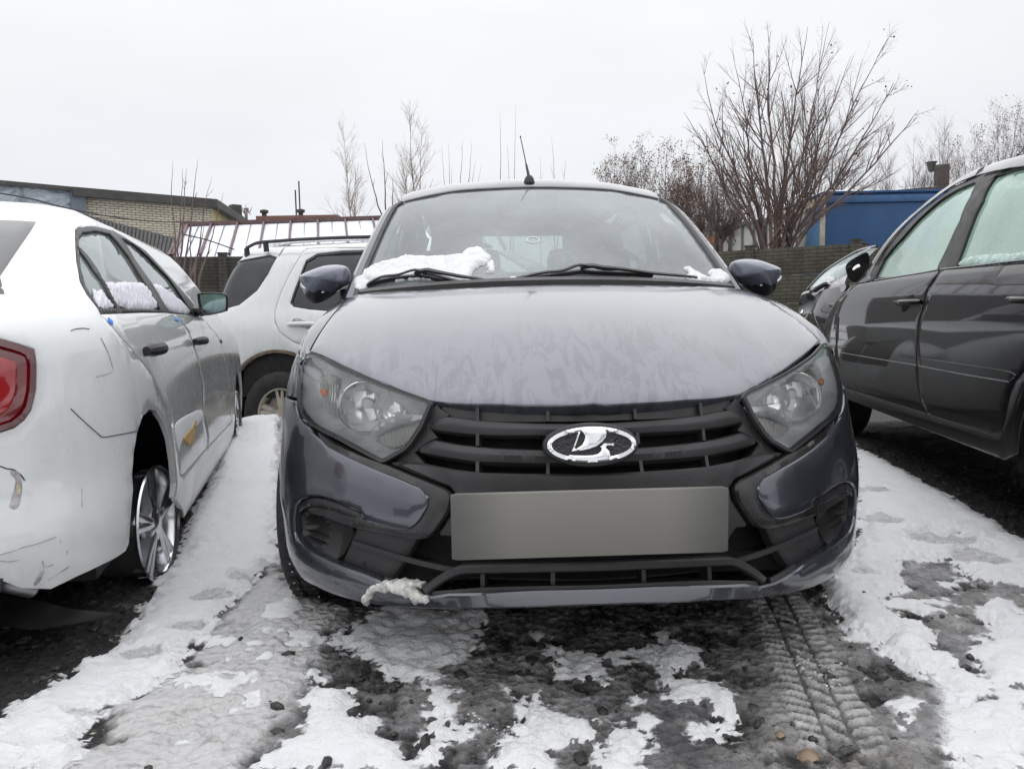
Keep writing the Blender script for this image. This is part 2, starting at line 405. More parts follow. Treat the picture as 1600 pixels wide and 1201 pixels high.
# --- hood surface
ze_k = pchip([0, .2, .386, .55, .70, .76], [.690, .688, .682, .715, .768, .790]); y0_k = pchip([0, .2, .386, .55, .70, .76], [.10, .125, .187, .30, .46, .56])
def hood_fn(x, y):
    ax = np.minimum(np.abs(x), .80); ze = ze_k(ax); y0 = y0_k(ax)-.0; zr = 1.005-.03*(ax/.7)**2-.10*np.clip(ax-.66, 0, 1)**1.2; y1 = 1.06+.16*(ax/.7)**2
    t = (y-y0)/(y1-y0); tc_ = np.clip(t, 0, 1.3); k = .33
    g = (1-k)*(1-np.abs(1-np.minimum(tc_, 1))**2.3)+k*tc_
    cre = .006*np.exp(-((ax-.50-.02*tc_)/.035)**2)*np.clip(1-tc_, 0, 1)
    z = ze+(zr-ze)*g+cre+np.where(t < 0, t*.9, 0)
    return np.stack([x+0*y, y+0*x, z], -1)
HH = Surf(hood_fn, HP, (-.8, .8), (.05, 1.3), 110)
def ws_fn(x, b):
    t = b/1.02; q = (x/.68)**2
    y = 1.075+.155*q+t*.885-.02*q*t; z = .985-.0*q+t*.505-.030*q+.035*4*t*(1-t)*.7
    return np.stack([x+0*b, y, z], -1)
HG = Surf(ws_fn, HP, (-.85, .85), (-.15, 1.1), 90)
rz = pchip([-.2, 0, .05, .15, .3, .6, 1.0, 1.4, 1.8], [-.11, 0, .028, .062, .085, .105, .11, .09, .05])
_gt = HG.ab([(632, 316)]+zm(440, 260, 3.2, [(850, 130), (1100, 112), (1300, 107)])+[(862, 293), (880, 293)], 0); _gq = HG.P(_gt[:, 0], _gt[:, 1]); _o = np.argsort(np.abs(_gq[:, 0])); _gq = _gq[_o]
def roof_front(x): ax = np.abs(x); return np.interp(ax, np.abs(_gq[:, 0]), _gq[:, 1])+.3*np.clip(ax-np.abs(_gq[-1, 0]), 0, 1), np.interp(ax, np.abs(_gq[:, 0]), _gq[:, 2])-.5*np.clip(ax-np.abs(_gq[-1, 0]), 0, 1)
def roof_fn(x, y):
    yf_, zf_ = roof_front(x); d = y-yf_; k = np.clip(d/.8, 0, 1); k = k*k*(3-2*k); z0 = zf_*(1-k)+k*(1.462-.045*(np.abs(x)/.6)**3)
    return np.stack([x+0*y, y+0*x, z0+rz(d)], -1)
HR = Surf(roof_fn, HP, (-.66, .66), (1.85, 3.9), 90)
PAINT = car_paint('blue_grey_paint', (.058, .063, .080), .65, .24, damt=.55, dlow=.36, streak=.05, dirt=(.12, .115, .11), grime=.15, crough=.025, coat=1.0)
def hood_paint():
    """same paint, wet film dried in long runs down the bonnet"""
    b = NB('rain_streaked_bonnet_paint')
    y = b.xyz(1); runs = b.rng(b.noise(11, 6, .7, stretch=(2.6, .6, .8), dist=.8), .48, .535)
    fr = b.rng(y, .70, .25, 0, 1, True)
    patch = b.rng(b.noise(4.5, 6, .7), .40, .52)
    wet = b.math('MULTIPLY', b.math('MULTIPLY', runs, patch), fr)
    sp = b.rng(b.vor(38), .02, .06, 1, 0); sp = b.math('MULTIPLY', sp, b.rng(b.noise(6, 2), .52, .6))
    film = b.rng(b.noise(2.0, 5, .6), .3, .7, .10, .19)
    f = b.math('SUBTRACT', film, b.math('MULTIPLY', wet, .09), True); f = b.math('ADD', f, b.math('MULTIPLY', sp, .0), True)
    b.set(Base_Color=b.mix(f, (.050, .056, .074), (.40, .42, .47)), Metallic=.55, Roughness=b.rng(f, .0, .3, .30, .36), Coat_Weight=1.0, Coat_IOR=1.6, Coat_Roughness=b.rng(wet, 0, 1, .09, .03))
    return b.m
M['hood'] = hood_paint()
car = thing('parked_car', 'dark blue grey hatchback seen head-on, snow on its windscreen, front plate blurred out', 'car', (HP.x, HP.y, 0), HP.yaw)
Zl = lambda p: zm(450, 540, 6.32, p)
Z1 = lambda p: zm(420, 520, 2.73, p)
Z8 = lambda p: zm(600, 600, 2.667, p)
Zf = lambda p: zm(440, 740, 5.46, p)
# hood
hl = HH.ab([(563, 458), (546, 464), (539, 469), (528, 481), (511, 503), (497, 524), (484, 548)]+Zl([(320, 85), (500, 168), (700, 262), (900, 345), (1100, 425), (1260, 485)])+[(671, 624.5), (700, 629), (740, 631), (800, 632), (860, 632.5), (905, 632.5)], -1)
rear = HH.ab([(637, 454), (702, 451), (760, 448.5), (820, 446.5)], -1)
k0 = cat(hl[:7], 4); k1 = cat(hl[6:], 4)
left = np.concatenate([rear[::-1], k0, k1[1:]])
left = left[left[:, 0] < -.01]
hood_out = mirx(left); print('hood edge', np.round(HH.P(hl[:, 0], hl[:, 1]), 2).tolist())
MB().patch(HH, hood_out, rd=.006, depth=.03, res=.035).build('bonnet', M['hood'], car)
# black gap and drip channel under the bonnet edge
edge3 = HH.P(left[:, 0], left[:, 1])
# lamp
lamp_px = Zl([(190, 78), (150, 112), (112, 180), (88, 300), (78, 430), (85, 560), (125, 670), (210, 765), (480, 908), (700, 1025), (905, 1128), (950, 1118), (1130, 1020), (1200, 945), (1300, 790), (1392, 575), (1385, 560), (1340, 532), (1120, 455), (900, 375), (600, 250), (320, 115), (240, 78)])
lamp = HF.ab(lamp_px, -1)
C3 = HF.P(lamp[:, 0], lamp[:, 1]); print('lamp', np.round(C3[[0, 5, 10, 15]], 2).tolist())
# painted bumper: outer outline from side, over the fog opening, to the lip
top = Zl([(75, 540), (70, 600), (95, 690), (150, 760), (205, 800), (230, 850), (330, 930)])+Z1([(250, 485), (400, 557), (560, 622), (640, 657)])+[(662, 768), (670, 777), (667, 792), (655, 812), (643, 826), (633, 829), (618, 828), (585, 820)]+Zf([(660, 385), (665, 330), (560, 290), (440, 235), (330, 200), (240, 195), (160, 215), (110, 270), (95, 380), (100, 500), (130, 570), (200, 640), (320, 700), (440, 755), (700, 850), (860, 915), (1000, 975), (1120, 1020), (1250, 1040)])+[(700, 925), (787, 923), (850, 921), (905, 920)]
bot = [(905, 948), (840, 950), (760, 952), (690, 953), (650, 951), (610, 948), (570, 943), (541, 936), (493, 917), (464, 897), (447, 872)]
bt = HF.ab(top, -1); bb = HF.ab(bot, -1)
print('bumper bottom', np.round(HF.P(bb[:, 0], bb[:, 1]), 2).tolist())
sideU = -1.02
sd = np.array([[sideU, .26], [-1.04, .40], [-1.05, .58], [-1.02, .655]])
bt[0] = bt[0]
bt = np.concatenate([[[-.97, .665]], bt]) if False else bt
out = np.concatenate([bt[bt[:, 0] < -.004], [[-.002, bt[-1][1]], [-.002, bb[0][1]]], bb[bb[:, 0] < -.004], sd])
M['paint_shell'] = PAINT
M['amber'] = simple('amber_lens', (.62, .21, .10), .25, var=.2)
M['snowflake'] = M['snow']
def yA(y, z, tab=htab, Y0=hY0, Y1=hY1):
    t = (y-Y0(z))/(Y1(z)-Y0(z)); return float(np.interp(t, tab[2], tab[0]))
ic = int(np.argmax(out[:, 0] > -.003)); topL = out[:ic+1]; botL = out[ic+1:]
ks = len(botL)-len(sd); botL = botL[:ks-1]
arc = [(.66-.0, .30), ]
R_ = .335
sd = np.array([[-yA(.50, .18), .18], [-yA(.485, .29), .29]]+[[-yA(.82-R_*math.cos(t), .29+R_*math.sin(t)), .29+R_*math.sin(t)] for t in (.25, .5, .75, .95)]+[[-yA(.615, .60), .60], [-yA(.60, .66), .66]])
botL = np.concatenate([botL, sd])
full = np.concatenate([topL, topL[::-1]*[-1, 1], botL[::-1]*[-1, 1], botL])
full = full[np.r_[True, np.hypot(*np.diff(full, axis=0).T) > .002]]
MB().patch(HF, full, rd=.007, depth=.022, res=.028).build('front_bumper', PAINT, car)
MIR = (False, True)
# fog corner trim, gloss black
ctrim = Z1([(176, 392), (250, 452), (330, 492), (410, 522), (490, 548), (560, 578), (640, 612), (700, 638), (752, 662), (774, 690), (768, 745), (745, 790), (715, 835), (690, 868), (645, 892), (600, 892), (540, 880)])+Zf([(880, 545), (720, 505), (620, 490), (500, 445), (400, 405), (300, 365), (220, 330), (160, 318), (180, 290), (260, 275), (400, 300), (560, 360), (700, 340), (900, 400), (1120, 420), (1200, 300), (1180, 210), (900, 60)])+Z1([(480, 640), (330, 560), (230, 500)])
ct = HF.ab(ctrim, -1)
dr = HF.ab(Zf([(108, 345), (118, 270), (170, 215), (240, 197), (330, 205), (440, 237), (560, 292), (662, 332), (650, 398), (560, 380), (430, 335), (300, 298), (200, 280), (150, 298)]), -1)
fogp = HF.ab(Zf([(98, 330), (300, 330), (612, 480), (445, 757), (300, 700), (180, 640), (110, 560)]), -1)
fogq = HF.ab(Zf([(600, 440), (800, 470), (1120, 590), (1045, 705), (915, 862), (860, 910), (700, 862), (455, 755)]), -1)
for m_ in MIR:
    MB().patch(HF, rnd(ct, 1), off=-.004, dome=(.012, .02), depth=.03, res=.02, mir=m_).build('corner_trim', M['gplastic'], car)
    MB().patch(HF, rnd(dr, 1), off=-.008, dome=(.006, .012), depth=.02, res=.02, mir=m_).build('fog_lamp_blank', M['gplastic'], car)
    sg = 1 if m_ else -1; fo = rnd(fogp, 1)
    def fh(nv, d):
        deep = -.035*np.clip(d/.05, 0, 1)**.7; w_ = np.clip((np.abs(nv[:, 0])-.765)/.012, 0, 1)*np.clip(d/.012, 0, 1)
        return deep+w_*.006*np.sin(nv[:, 1]*2*math.pi/.0135)
    fb = MB(); fb.patch(HF, fo, off=-.022, rd=0, depth=0, res=.0055, mir=m_, h=fh)
    fb.build('fog_recess', M['plastic'], car)
    fb = MB(); fb.patch(HF, fogq, off=-.022, dome=(.006, .02), depth=.03, res=.02, mir=m_)
    p = HF.ab(Zf([(570, 605), (720, 650), (900, 705), (1040, 745), (1250, 795), (1480, 838)]), -1); p = cat(p, 5)*[-sg, 1]
    fb.sweep(HF.P(p[:, 0], p[:, 1])-HF.N(p[:, 0], p[:, 1])*.018, [(-.006, -.004), (.006, -.004), (.006, .004), (-.006, .004)], HF.N(p[:, 0], p[:, 1]))
    p = HF.ab(Zf([(860, 905), (1000, 965), (1140, 1015)]), -1); p = cat(p, 5)*[-sg, 1]
    fb.sweep(HF.P(p[:, 0], p[:, 1])-HF.N(p[:, 0], p[:, 1])*.012, [(-.008, -.006), (.008, -.006), (.008, .006), (-.008, .006)], HF.N(p[:, 0], p[:, 1]))
    fb.build('intake_cheek', M['dplastic'], car)
# dark cavity behind grille, lamps and intake
vp = np.array([[-.92, .56], [-.75, .70], [-.60, .73], [-.40, .70], [-.2, .69], [0, .69], [.2, .69], [.4, .70], [.60, .73], [.75, .70], [.92, .56], [.86, .25], [.45, .215], [0, .235], [-.45, .215], [-.86, .25]])
MB().patch(HF, vp, off=-.105, rd=0, depth=0, res=.05).build('engine_bay_shroud', M['void'], car)
# grille
lb = HF.ab(Z8([(5, 318), (60, 314), (150, 320), (280, 346), (400, 360), (560, 364), (700, 365), (838, 364)])+[(905, 868), (800, 872), (716, 872)]+Z8([(262, 650), (215, 650)])+Z1([(700, 860), (772, 745), (778, 690), (755, 655), (640, 606), (560, 572)]), -1)
i0 = 8; g = np.concatenate([lb[:i0], lb[:i0][::-1]*[-1, 1], lb[i0:][::-1]*[-1, 1], lb[i0:]])
def bulge(nv, d): return .018*np.exp(-((nv[:, 1]-.535)/.03)**2)
MB().patch(HF, g, off=-.022, dome=(.012, .025), depth=.05, res=.025, h=bulge).build('grille_lower_bar', M['dplastic'], car)
sl1 = HF.ab(Z8([(165, 166), (192, 140), (240, 122), (310, 128), (380, 138), (500, 146), (620, 150), (838, 152), (838, 214), (620, 212), (500, 213), (380, 210), (270, 200), (185, 188)]), -1)
sl2 = HF.ab(Z8([(108, 268), (150, 240), (190, 222), (300, 242), (450, 256), (600, 262), (838, 264), (838, 324), (680, 326), (520, 324), (370, 320), (240, 303), (130, 283)]), -1)
for sl_, nh in ((sl1, 8), (sl2, 7)):
    g = np.concatenate([sl_[:nh], sl_[:nh][::-1]*[-1, 1], sl_[nh:][::-1]*[-1, 1], sl_[nh:]])
    MB().patch(HF, g, off=-.018, dome=(.022, .016), depth=.03, res=.016).build('grille_slat', M['dplastic'], car)
gm = MB()
for px in (742, 856):
    for (ya, yb) in ((630, 655), (672, 694), (718, 740)):
        p = HF.ab([(px, ya), (px, yb)], -1)
        for sgn in (1, -1):
            q = p*[sgn, 1]; gm.sweep(HF.P(q[:, 0], q[:, 1])-HF.N(q[:, 0], q[:, 1])*.045, [(-.004, -.02), (.004, -.02), (.004, .02), (-.004, .02)], HF.N(q[:, 0], q[:, 1]))
for px in (750, 864):
    p = HF.ab([(px, 890), (px, 921)], -1)
    for sgn in (1, -1):
        q = p*[sgn, 1]; gm.sweep(HF.P(q[:, 0], q[:, 1])-HF.N(q[:, 0], q[:, 1])*.045, [(-.005, -.02), (.005, -.02), (.005, .02), (-.005, .02)], HF.N(q[:, 0], q[:, 1]))
# upper ledge just behind the bonnet lip
p = HF.ab(Z8([(215, 100), (300, 108), (450, 118), (700, 118), (838, 116)]), -1); p = cat(np.concatenate([p, p[::-1][1:]*[-1, 1]]), 4)
gm.sweep(HF.P(p[:, 0], p[:, 1])-HF.N(p[:, 0], p[:, 1])*.06, [(-.014, -.02), (.014, -.02), (.014, .02), (-.014, .02)], HF.N(p[:, 0], p[:, 1]))
gm.build('grille_ribs', M['plastic'], car)
for m_ in MIR:   # cheek plate between lamp and slats
    ch = HF.ab(Z8([(196, 72), (215, 90), (255, 118), (170, 168), (200, 215), (100, 275), (150, 322), (60, 330), (0, 318), (60, 270), (112, 210), (150, 130)]), -1)
    MB().patch(HF, ch, off=-.030, dome=(.004, .01), depth=.04, res=.02, mir=m_).build('grille_cheek', M['dplastic'], car)
ib = HF.ab(Z8([(168, 862), (215, 826), (262, 797), (300, 781), (345, 773), (500, 770), (700, 766), (838, 764)]), -1)
ib = cat(np.concatenate([ib, ib[::-1]*[-1, 1]]), 4)
MB().sweep(HF.P(ib[:, 0], ib[:, 1])-HF.N(ib[:, 0], ib[:, 1])*.006, [(-.010, -.02), (.010, -.02), (.010, .004), (.006, .009), (-.006, .009), (-.010, .004)], HF.N(ib[:, 0], ib[:, 1])).build('lower_intake_frame', M['dplastic'], car)
lp = HF.ab(Z8([(190, 872), (350, 862), (600, 856), (838, 852)]), -1); lp = cat(np.concatenate([lp, lp[::-1]*[-1, 1]]), 4)
MB().sweep(HF.P(lp[:, 0], lp[:, 1])-HF.N(lp[:, 0], lp[:, 1])*.03, [(-.006, -.05), (.006, -.05), (.006, .02), (-.006, .02)], HF.N(lp[:, 0], lp[:, 1])).build('intake_sill', M['plastic'], car)
# number plate (its text is blurred away in the photograph)
def plane_surf(pl, y0, slope=0.0):
    return Surf(lambda x, z: np.stack([x+0*z, y0+slope*(z-.45)+0*x, z+0*x], -1), pl, (-1, 1), (0, 1.2), 60)
PS = plane_surf(HP, -.045)
pq = PS.ab([(706, 870), (1138, 868), (1138, 767), (706, 767)])
xc = (pq[:, 0].max()+pq[:, 0].min())/2; xh = (pq[:, 0].max()-pq[:, 0].min())/2; z0 = pq[:2, 1].mean(); z1 = pq[2:, 1].mean()
print('plate', xc, xh*2, z1-z0)
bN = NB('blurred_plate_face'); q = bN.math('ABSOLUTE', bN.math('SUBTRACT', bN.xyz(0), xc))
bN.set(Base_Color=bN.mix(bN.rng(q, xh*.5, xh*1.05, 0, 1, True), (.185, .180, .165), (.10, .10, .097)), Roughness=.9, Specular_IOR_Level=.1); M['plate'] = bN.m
pr_ = rnd([(xc-xh, z0), (xc+xh, z0), (xc+xh, z1), (xc-xh, z1)], 2, .02)
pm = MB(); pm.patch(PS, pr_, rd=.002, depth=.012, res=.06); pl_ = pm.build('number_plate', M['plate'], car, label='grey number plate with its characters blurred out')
MB().box((xc, -.02, (z0+z1)/2), (xh*1.9, .03, (z1-z0)*.9), bev=.004).build('plate_holder', M['plastic'], car)
# badge
bc = np.array([[*HF.ab([(924, 696.5)])[0]]]); BY = hY0(bc[0, 1])-.030
BP = Surf(lambda x, z: np.stack([x+0*z, BY+.18*(z-.6)+.25*(x-0)**2, z+0*x], -1), HP, (-.3, .3), (.4, .8), 60)
Zb = lambda p: zm(830, 640, 8.42, p)
cpx = BP.ab([Zb([(795, 460)])[0]])[0]; ex = BP.ab([Zb([(1385, 460)])[0]])[0][0]-cpx[0]; ez = BP.ab([Zb([(795, 213)])[0]])[0][1]-cpx[1]
def ell(k, n=56): return np.array([[cpx[0]+ex*k*math.cos(t), cpx[1]+(ez*k+(0 if k <= 1 else 0))*math.sin(t)] for t in np.linspace(0, 2*math.pi, n, endpoint=False)])
def ell2(dx, n=56): return np.array([[cpx[0]+(ex+dx)*math.cos(t), cpx[1]+(ez+dx)*math.sin(t)] for t in np.linspace(0, 2*math.pi, n, endpoint=False)])
badge = MB().patch(BP, ell2(.008), off=-.004, dome=(.008, .012), depth=.05, res=.02).build('badge', M['dplastic'], car)
MB().patch(BP, ell2(.0), holes=[ell2(-.0135)], off=.010, dome=(.009, .007), depth=.012, res=.008).build('badge_ring', M['silver'], badge)
bb_ = NB('badge_mesh_black'); bb_.set(Base_Color=(.006, .006, .007), Roughness=.35); bb_.bump(bb_.vor(160), .8, .004); M['bmesh'] = bb_.m
MB().patch(BP, ell2(-.012), off=.001, rd=0, depth=0, res=.02).build('badge_field', M['bmesh'], badge)
sail = BP.ab(Zb([(640, 262), (960, 252), (985, 300), (975, 360), (930, 430), (860, 480), (770, 515), (680, 535), (590, 545), (530, 546), (545, 505), (600, 500), (660, 460), (690, 400), (700, 350), (680, 310)]))
mast = BP.ab(Zb([(622, 285), (640, 300), (568, 515), (535, 540), (540, 500)]))
hullp = BP.ab(Zb([(500, 592), (700, 597), (800, 592), (870, 575), (905, 540), (915, 500), (900, 485), (950, 438), (1080, 438), (1080, 472), (990, 474), (975, 495), (1020, 540), (1035, 600), (1020, 640), (900, 665), (760, 668), (620, 655), (490, 630)]))
sm = MB()
for pg in (sail, mast, hullp): sm.patch(BP, pg, off=.012, dome=(.004, .004), depth=.012, res=.008)
sm.build('ship_emblem', M['silver'], badge)
# ---------------- headlamps
lens = NB('clear_lens'); 
def lens_mat():
    b = lens; n = b.n; l = b.l
    tr = n.new('ShaderNodeBsdfTransparent'); tr.inputs[0].default_value = (.92, .93, .93, 1)
    gl = n.new('ShaderNodeBsdfGlossy'); gl.inputs['Roughness'].default_value = .04; df = n.new('ShaderNodeBsdfDiffuse'); df.inputs[0].default_value = (.42, .44, .44, 1)
    f = b.rng(b.noise(5, 5, .6), .35, .75, .01, .07)
    m1 = n.new('ShaderNodeMixShader'); l.new(f, m1.inputs[0]); l.new(tr.outputs[0], m1.inputs[1]); l.new(df.outputs[0], m1.inputs[2])
    fr = n.new('ShaderNodeFresnel'); fr.inputs[0].default_value = 1.5
    m2 = n.new('ShaderNodeMixShader'); l.new(fr.outputs[0], m2.inputs[0]); l.new(m1.outputs[0], m2.inputs[1]); l.new(gl.outputs[0], m2.inputs[2])
    l.new(m2.outputs[0], b.out.inputs[0]); n.remove(b.b); return b.m
M['lens'] = lens_mat()
M['lampgrey'] = simple('lamp_housing_grey', (.52, .53, .55), .3, .1, var=.3)
b = NB('ribbed_clear_lens'); wv = b.n.new('ShaderNodeTexWave'); wv.inputs['Scale'].default_value = 55; wv.inputs['Distortion'].default_value = .2; wv.bands_direction = 'X'; b.l.new(b.tc.outputs['Object'], wv.inputs[0])
b.set(Base_Color=(.75, .75, .72), Metallic=.4, Roughness=.12); b.bump(wv.outputs[1], 1, .01); M['ribbed'] = b.m
b = NB('faceted_reflector'); b.set(Base_Color=(.97, .97, .96), Metallic=.55, Roughness=.22); b.bump(b.vor(16), .7, .03); M['facet'] = b.m
M['whitefacet'] = simple('bright_reflector_facet', (.96, .96, .95), .2, .15, var=.08, scale=30, bump=.4, bscale=60)
for m_ in MIR:
    sg = 1 if m_ else -1
    L = MB().patch(HF, lamp, off=-.002, rd=.006, depth=.006, res=.025, mir=m_).build('headlamp', M['lens'], car)
    hb = MB()   # bowl of the housing: rim strip + sunk back wall
    lm = lamp*[-sg, 1] if m_ else lamp
    d0 = HF.P(lm[:, 0], lm[:, 1])-HF.N(lm[:, 0], lm[:, 1])*.006; d1 = HF.P(lm[:, 0], lm[:, 1])-HF.N(lm[:, 0], lm[:, 1])*.02
    hb.patch(HF, lamp, off=-.010, rd=0, depth=0, res=.02, mir=m_, h=lambda nv, d: -.055*np.clip(d/.035, 0, 1)**.8)
    hb.build('lamp_housing', M['lampgrey'], L)
    mb_ = MB()   # black seal round the lens
    rim = resamp(lamp, .01)*[-sg, 1]; rim = np.concatenate([rim, rim[:2]])
    mb_.tube(HF.P(rim[:, 0], rim[:, 1])-HF.N(rim[:, 0], rim[:, 1])*.006, .0055, 6, up=HF.N(rim[:, 0], rim[:, 1]), cap=False) if False else mb_.sweep(HF.P(rim[:, 0], rim[:, 1])-HF.N(rim[:, 0], rim[:, 1])*.008, [(-.0055, -.006), (.0055, -.006), (.0045, .004), (-.0045, .004)], HF.N(rim[:, 0], rim[:, 1]), cap=False)
    mb_.build('lamp_seal', M['seal'], L)
    # main reflector
    c = HF.ab(Zl([(640, 560)]), -1)[0]; c = c*[-sg, 1]; Pc = HF.P(*c)-HF.N(*c)*.045
    ax = np.array([-.12*-sg*-1, -1, .03]); ax /= np.linalg.norm(ax)
    rb = MB().lathe([(.0, -.032), (.02, -.031), (.04, -.022), (.058, -.006), (.068, .014)], Pc, ax, 40)
    rb.build('reflector', M['facet'], L)
    MB().lathe([(.066, .016), (.0645, .020), (.062, .016), (.0635, .010)], Pc, ax, 40).build('reflector_rim', M['chrome'], L)
    MB().lathe([(.0, .012), (.012, .011), (.016, .004), (.016, -.02)], Pc+np.array([sg*-.010, 0, .004]), ax, 20).build('bulb_shield', M['lampgrey'], L)
    for fc in ([(545, 415), (690, 410), (695, 470), (650, 500), (640, 570), (585, 590)], [(690, 470), (775, 430), (782, 470), (770, 500)], [(670, 598), (790, 595), (825, 612), (800, 690), (780, 715), (722, 720), (708, 670)], [(950, 640), (985, 520), (1040, 560), (1048, 630)], [(482, 430), (545, 445), (550, 520), (492, 512)], [(540, 330), (600, 325), (630, 360), (560, 380)]):
        MB().patch(HF, HF.ab(Zl(fc), -1), off=-.0285, rd=.002, depth=.012, res=.012, mir=m_).build('reflector_facet', M['whitefacet'], L)
    # inner high beam reflector beside it
    c2 = HF.ab(Zl([(905, 575)]), -1)[0]*[-sg, 1]; P2 = HF.P(*c2)-HF.N(*c2)*.045
    MB().lathe([(.0, -.016), (.02, -.013), (.034, -.002), (.040, .010)], P2, ax, 28).build('high_beam_reflector', M['facet'], L)
    # turn/DRL lamp with ribbed glass low inside
    rr_ = HF.ab(Zl([(760, 905), (860, 840), (1000, 790), (1240, 745), (1180, 860), (1100, 945), (960, 985), (860, 965)]), -1)
    MB().patch(HF, rr_, off=-.036, dome=(.006, .02), depth=.02, res=.012, mir=m_).build('running_light', M['ribbed'], L)
    ha = HF.ab(Zl([(700, 850), (720, 780), (850, 690), (1000, 640), (1280, 640), (1260, 700), (1100, 735), (950, 775), (800, 860), (740, 920)]), -1)
    MB().patch(HF, ha, off=-.03, dome=(.02, .02), depth=.03, res=.012, mir=m_).build('lamp_eyebrow', M['lampgrey'], L)
    # side marker, clear ribs over amber
    sa = HF.ab(Zl([(200, 240), (290, 215), (385, 260), (330, 320), (300, 400), (300, 520), (320, 660), (270, 650), (215, 520), (190, 400)]), -1)
    MB().patch(HF, sa, off=-.036, dome=(.004, .01), depth=.02, res=.012, mir=m_).build('side_reflector', M['ribbed'], L)
    sb_ = HF.ab(Zl([(205, 385), (285, 400), (280, 455), (235, 480), (212, 440)]), -1)
    MB().patch(HF, rnd(sb_, 2), off=-.0295, dome=(.004, .01), depth=.01, res=.012, mir=m_).build('amber_bulb_cover', M['amber'], L)
# ---------------- bodywork sides
def sidepoly(y, z): return [-yA(y, z), z]
def archpts(yc, zc, R, n=14, a0=0.0, a1=math.pi): return [(yc-R*math.cos(t), zc+R*math.sin(t)) for t in np.linspace(a0, a1, n)]
rear_y = 4.0
low = [(.60, .665)]+[p for p in archpts(.82, .29, .34, 14, 1.15, math.pi+.1)]+[(1.19, .20), (2.95, .20)]+[p for p in archpts(3.296, .29, .34, 14, -.1, math.pi+.1)]
lam_side = [tuple(x) for x in lamp[[4, 3, 2, 1, 0]]]
fe = [(-abs(a_), b_) for a_, b_ in lam_side]
us = float(np.interp(.999, htab[2], htab[0]))
side = [sidepoly(y, z) for y, z in low]+[[-us, .25], [-us, .6], [-us, .98]]+[sidepoly(y, .985) for y in (3.6, 3.0, 2.4, 1.8, 1.4)]+[[-yA(1.25, .93), .93], [-yA(.9, .885), .885], [-yA(.65, .835), .835], [-yA(.52, .79), .79]]+[[a_-.012, b_+.0] for a_, b_ in fe[::-1][1:4]]+[[bt[0][0]-.01, .672]]
for m_ in MIR: MB().patch(HF, np.array(side), off=-.002, rd=.005, depth=.02, res=.06, mir=m_).build('body_side', PAINT, car)
# ribbon closing fender shoulder to the bonnet edge
eL = left[left[:, 1] > .50]; eL = eL[eL[:, 0] < -.60]; E3 = HH.P(eL[:, 0], eL[:, 1])
for sgn in (1, -1):
    fs = MB(); rows = []
    for p in E3[::-1]:
        z_ = min(p[2]-.028, .975); a_ = -yA(max(p[1], .45)+.0, z_); q = HF.P(a_, z_)
        p0 = p+np.array([-.005, 0, -.006]); p1 = (p0+q)/2+np.array([-.004, 0, .008])
        r = np.array([p0+[0.002, 0, -.03], p0, p1, q, q-[-.01, 0, .03]]); rows.append(r*[sgn, 1, 1])
    fs.grid(rows, flip=sgn > 0)
    fs.build('fender_shoulder', PAINT, car, ang=60)
# rear panel and underbody so that the body is closed
rp = MB(); rp.box((0, 2.25, .2), (1.4, 3.6, .06)); rp.box((0, 3.9, .55), (1.3, .5, .6), bev=.03); rp.box((0, .42, .27), (1.1, .5, .05)); rp.build('underbody', M['void'], car)
ig = MB(); ig.patch(HF, [(-us, .3), (-2.0, .3)], ) if False else None
# wheel wells
for yc in (.82, 3.296):
    for sgn in (-1, 1):
        ww = MB(); ww.lathe([(.345, 0), (.345, .25), (.0, .25)], (sgn*.80, yc, .29), (-sgn, 0, 0), 24, a0=-.1, a1=math.pi+.1)
        ww.build('wheel_well', M['void'], car)
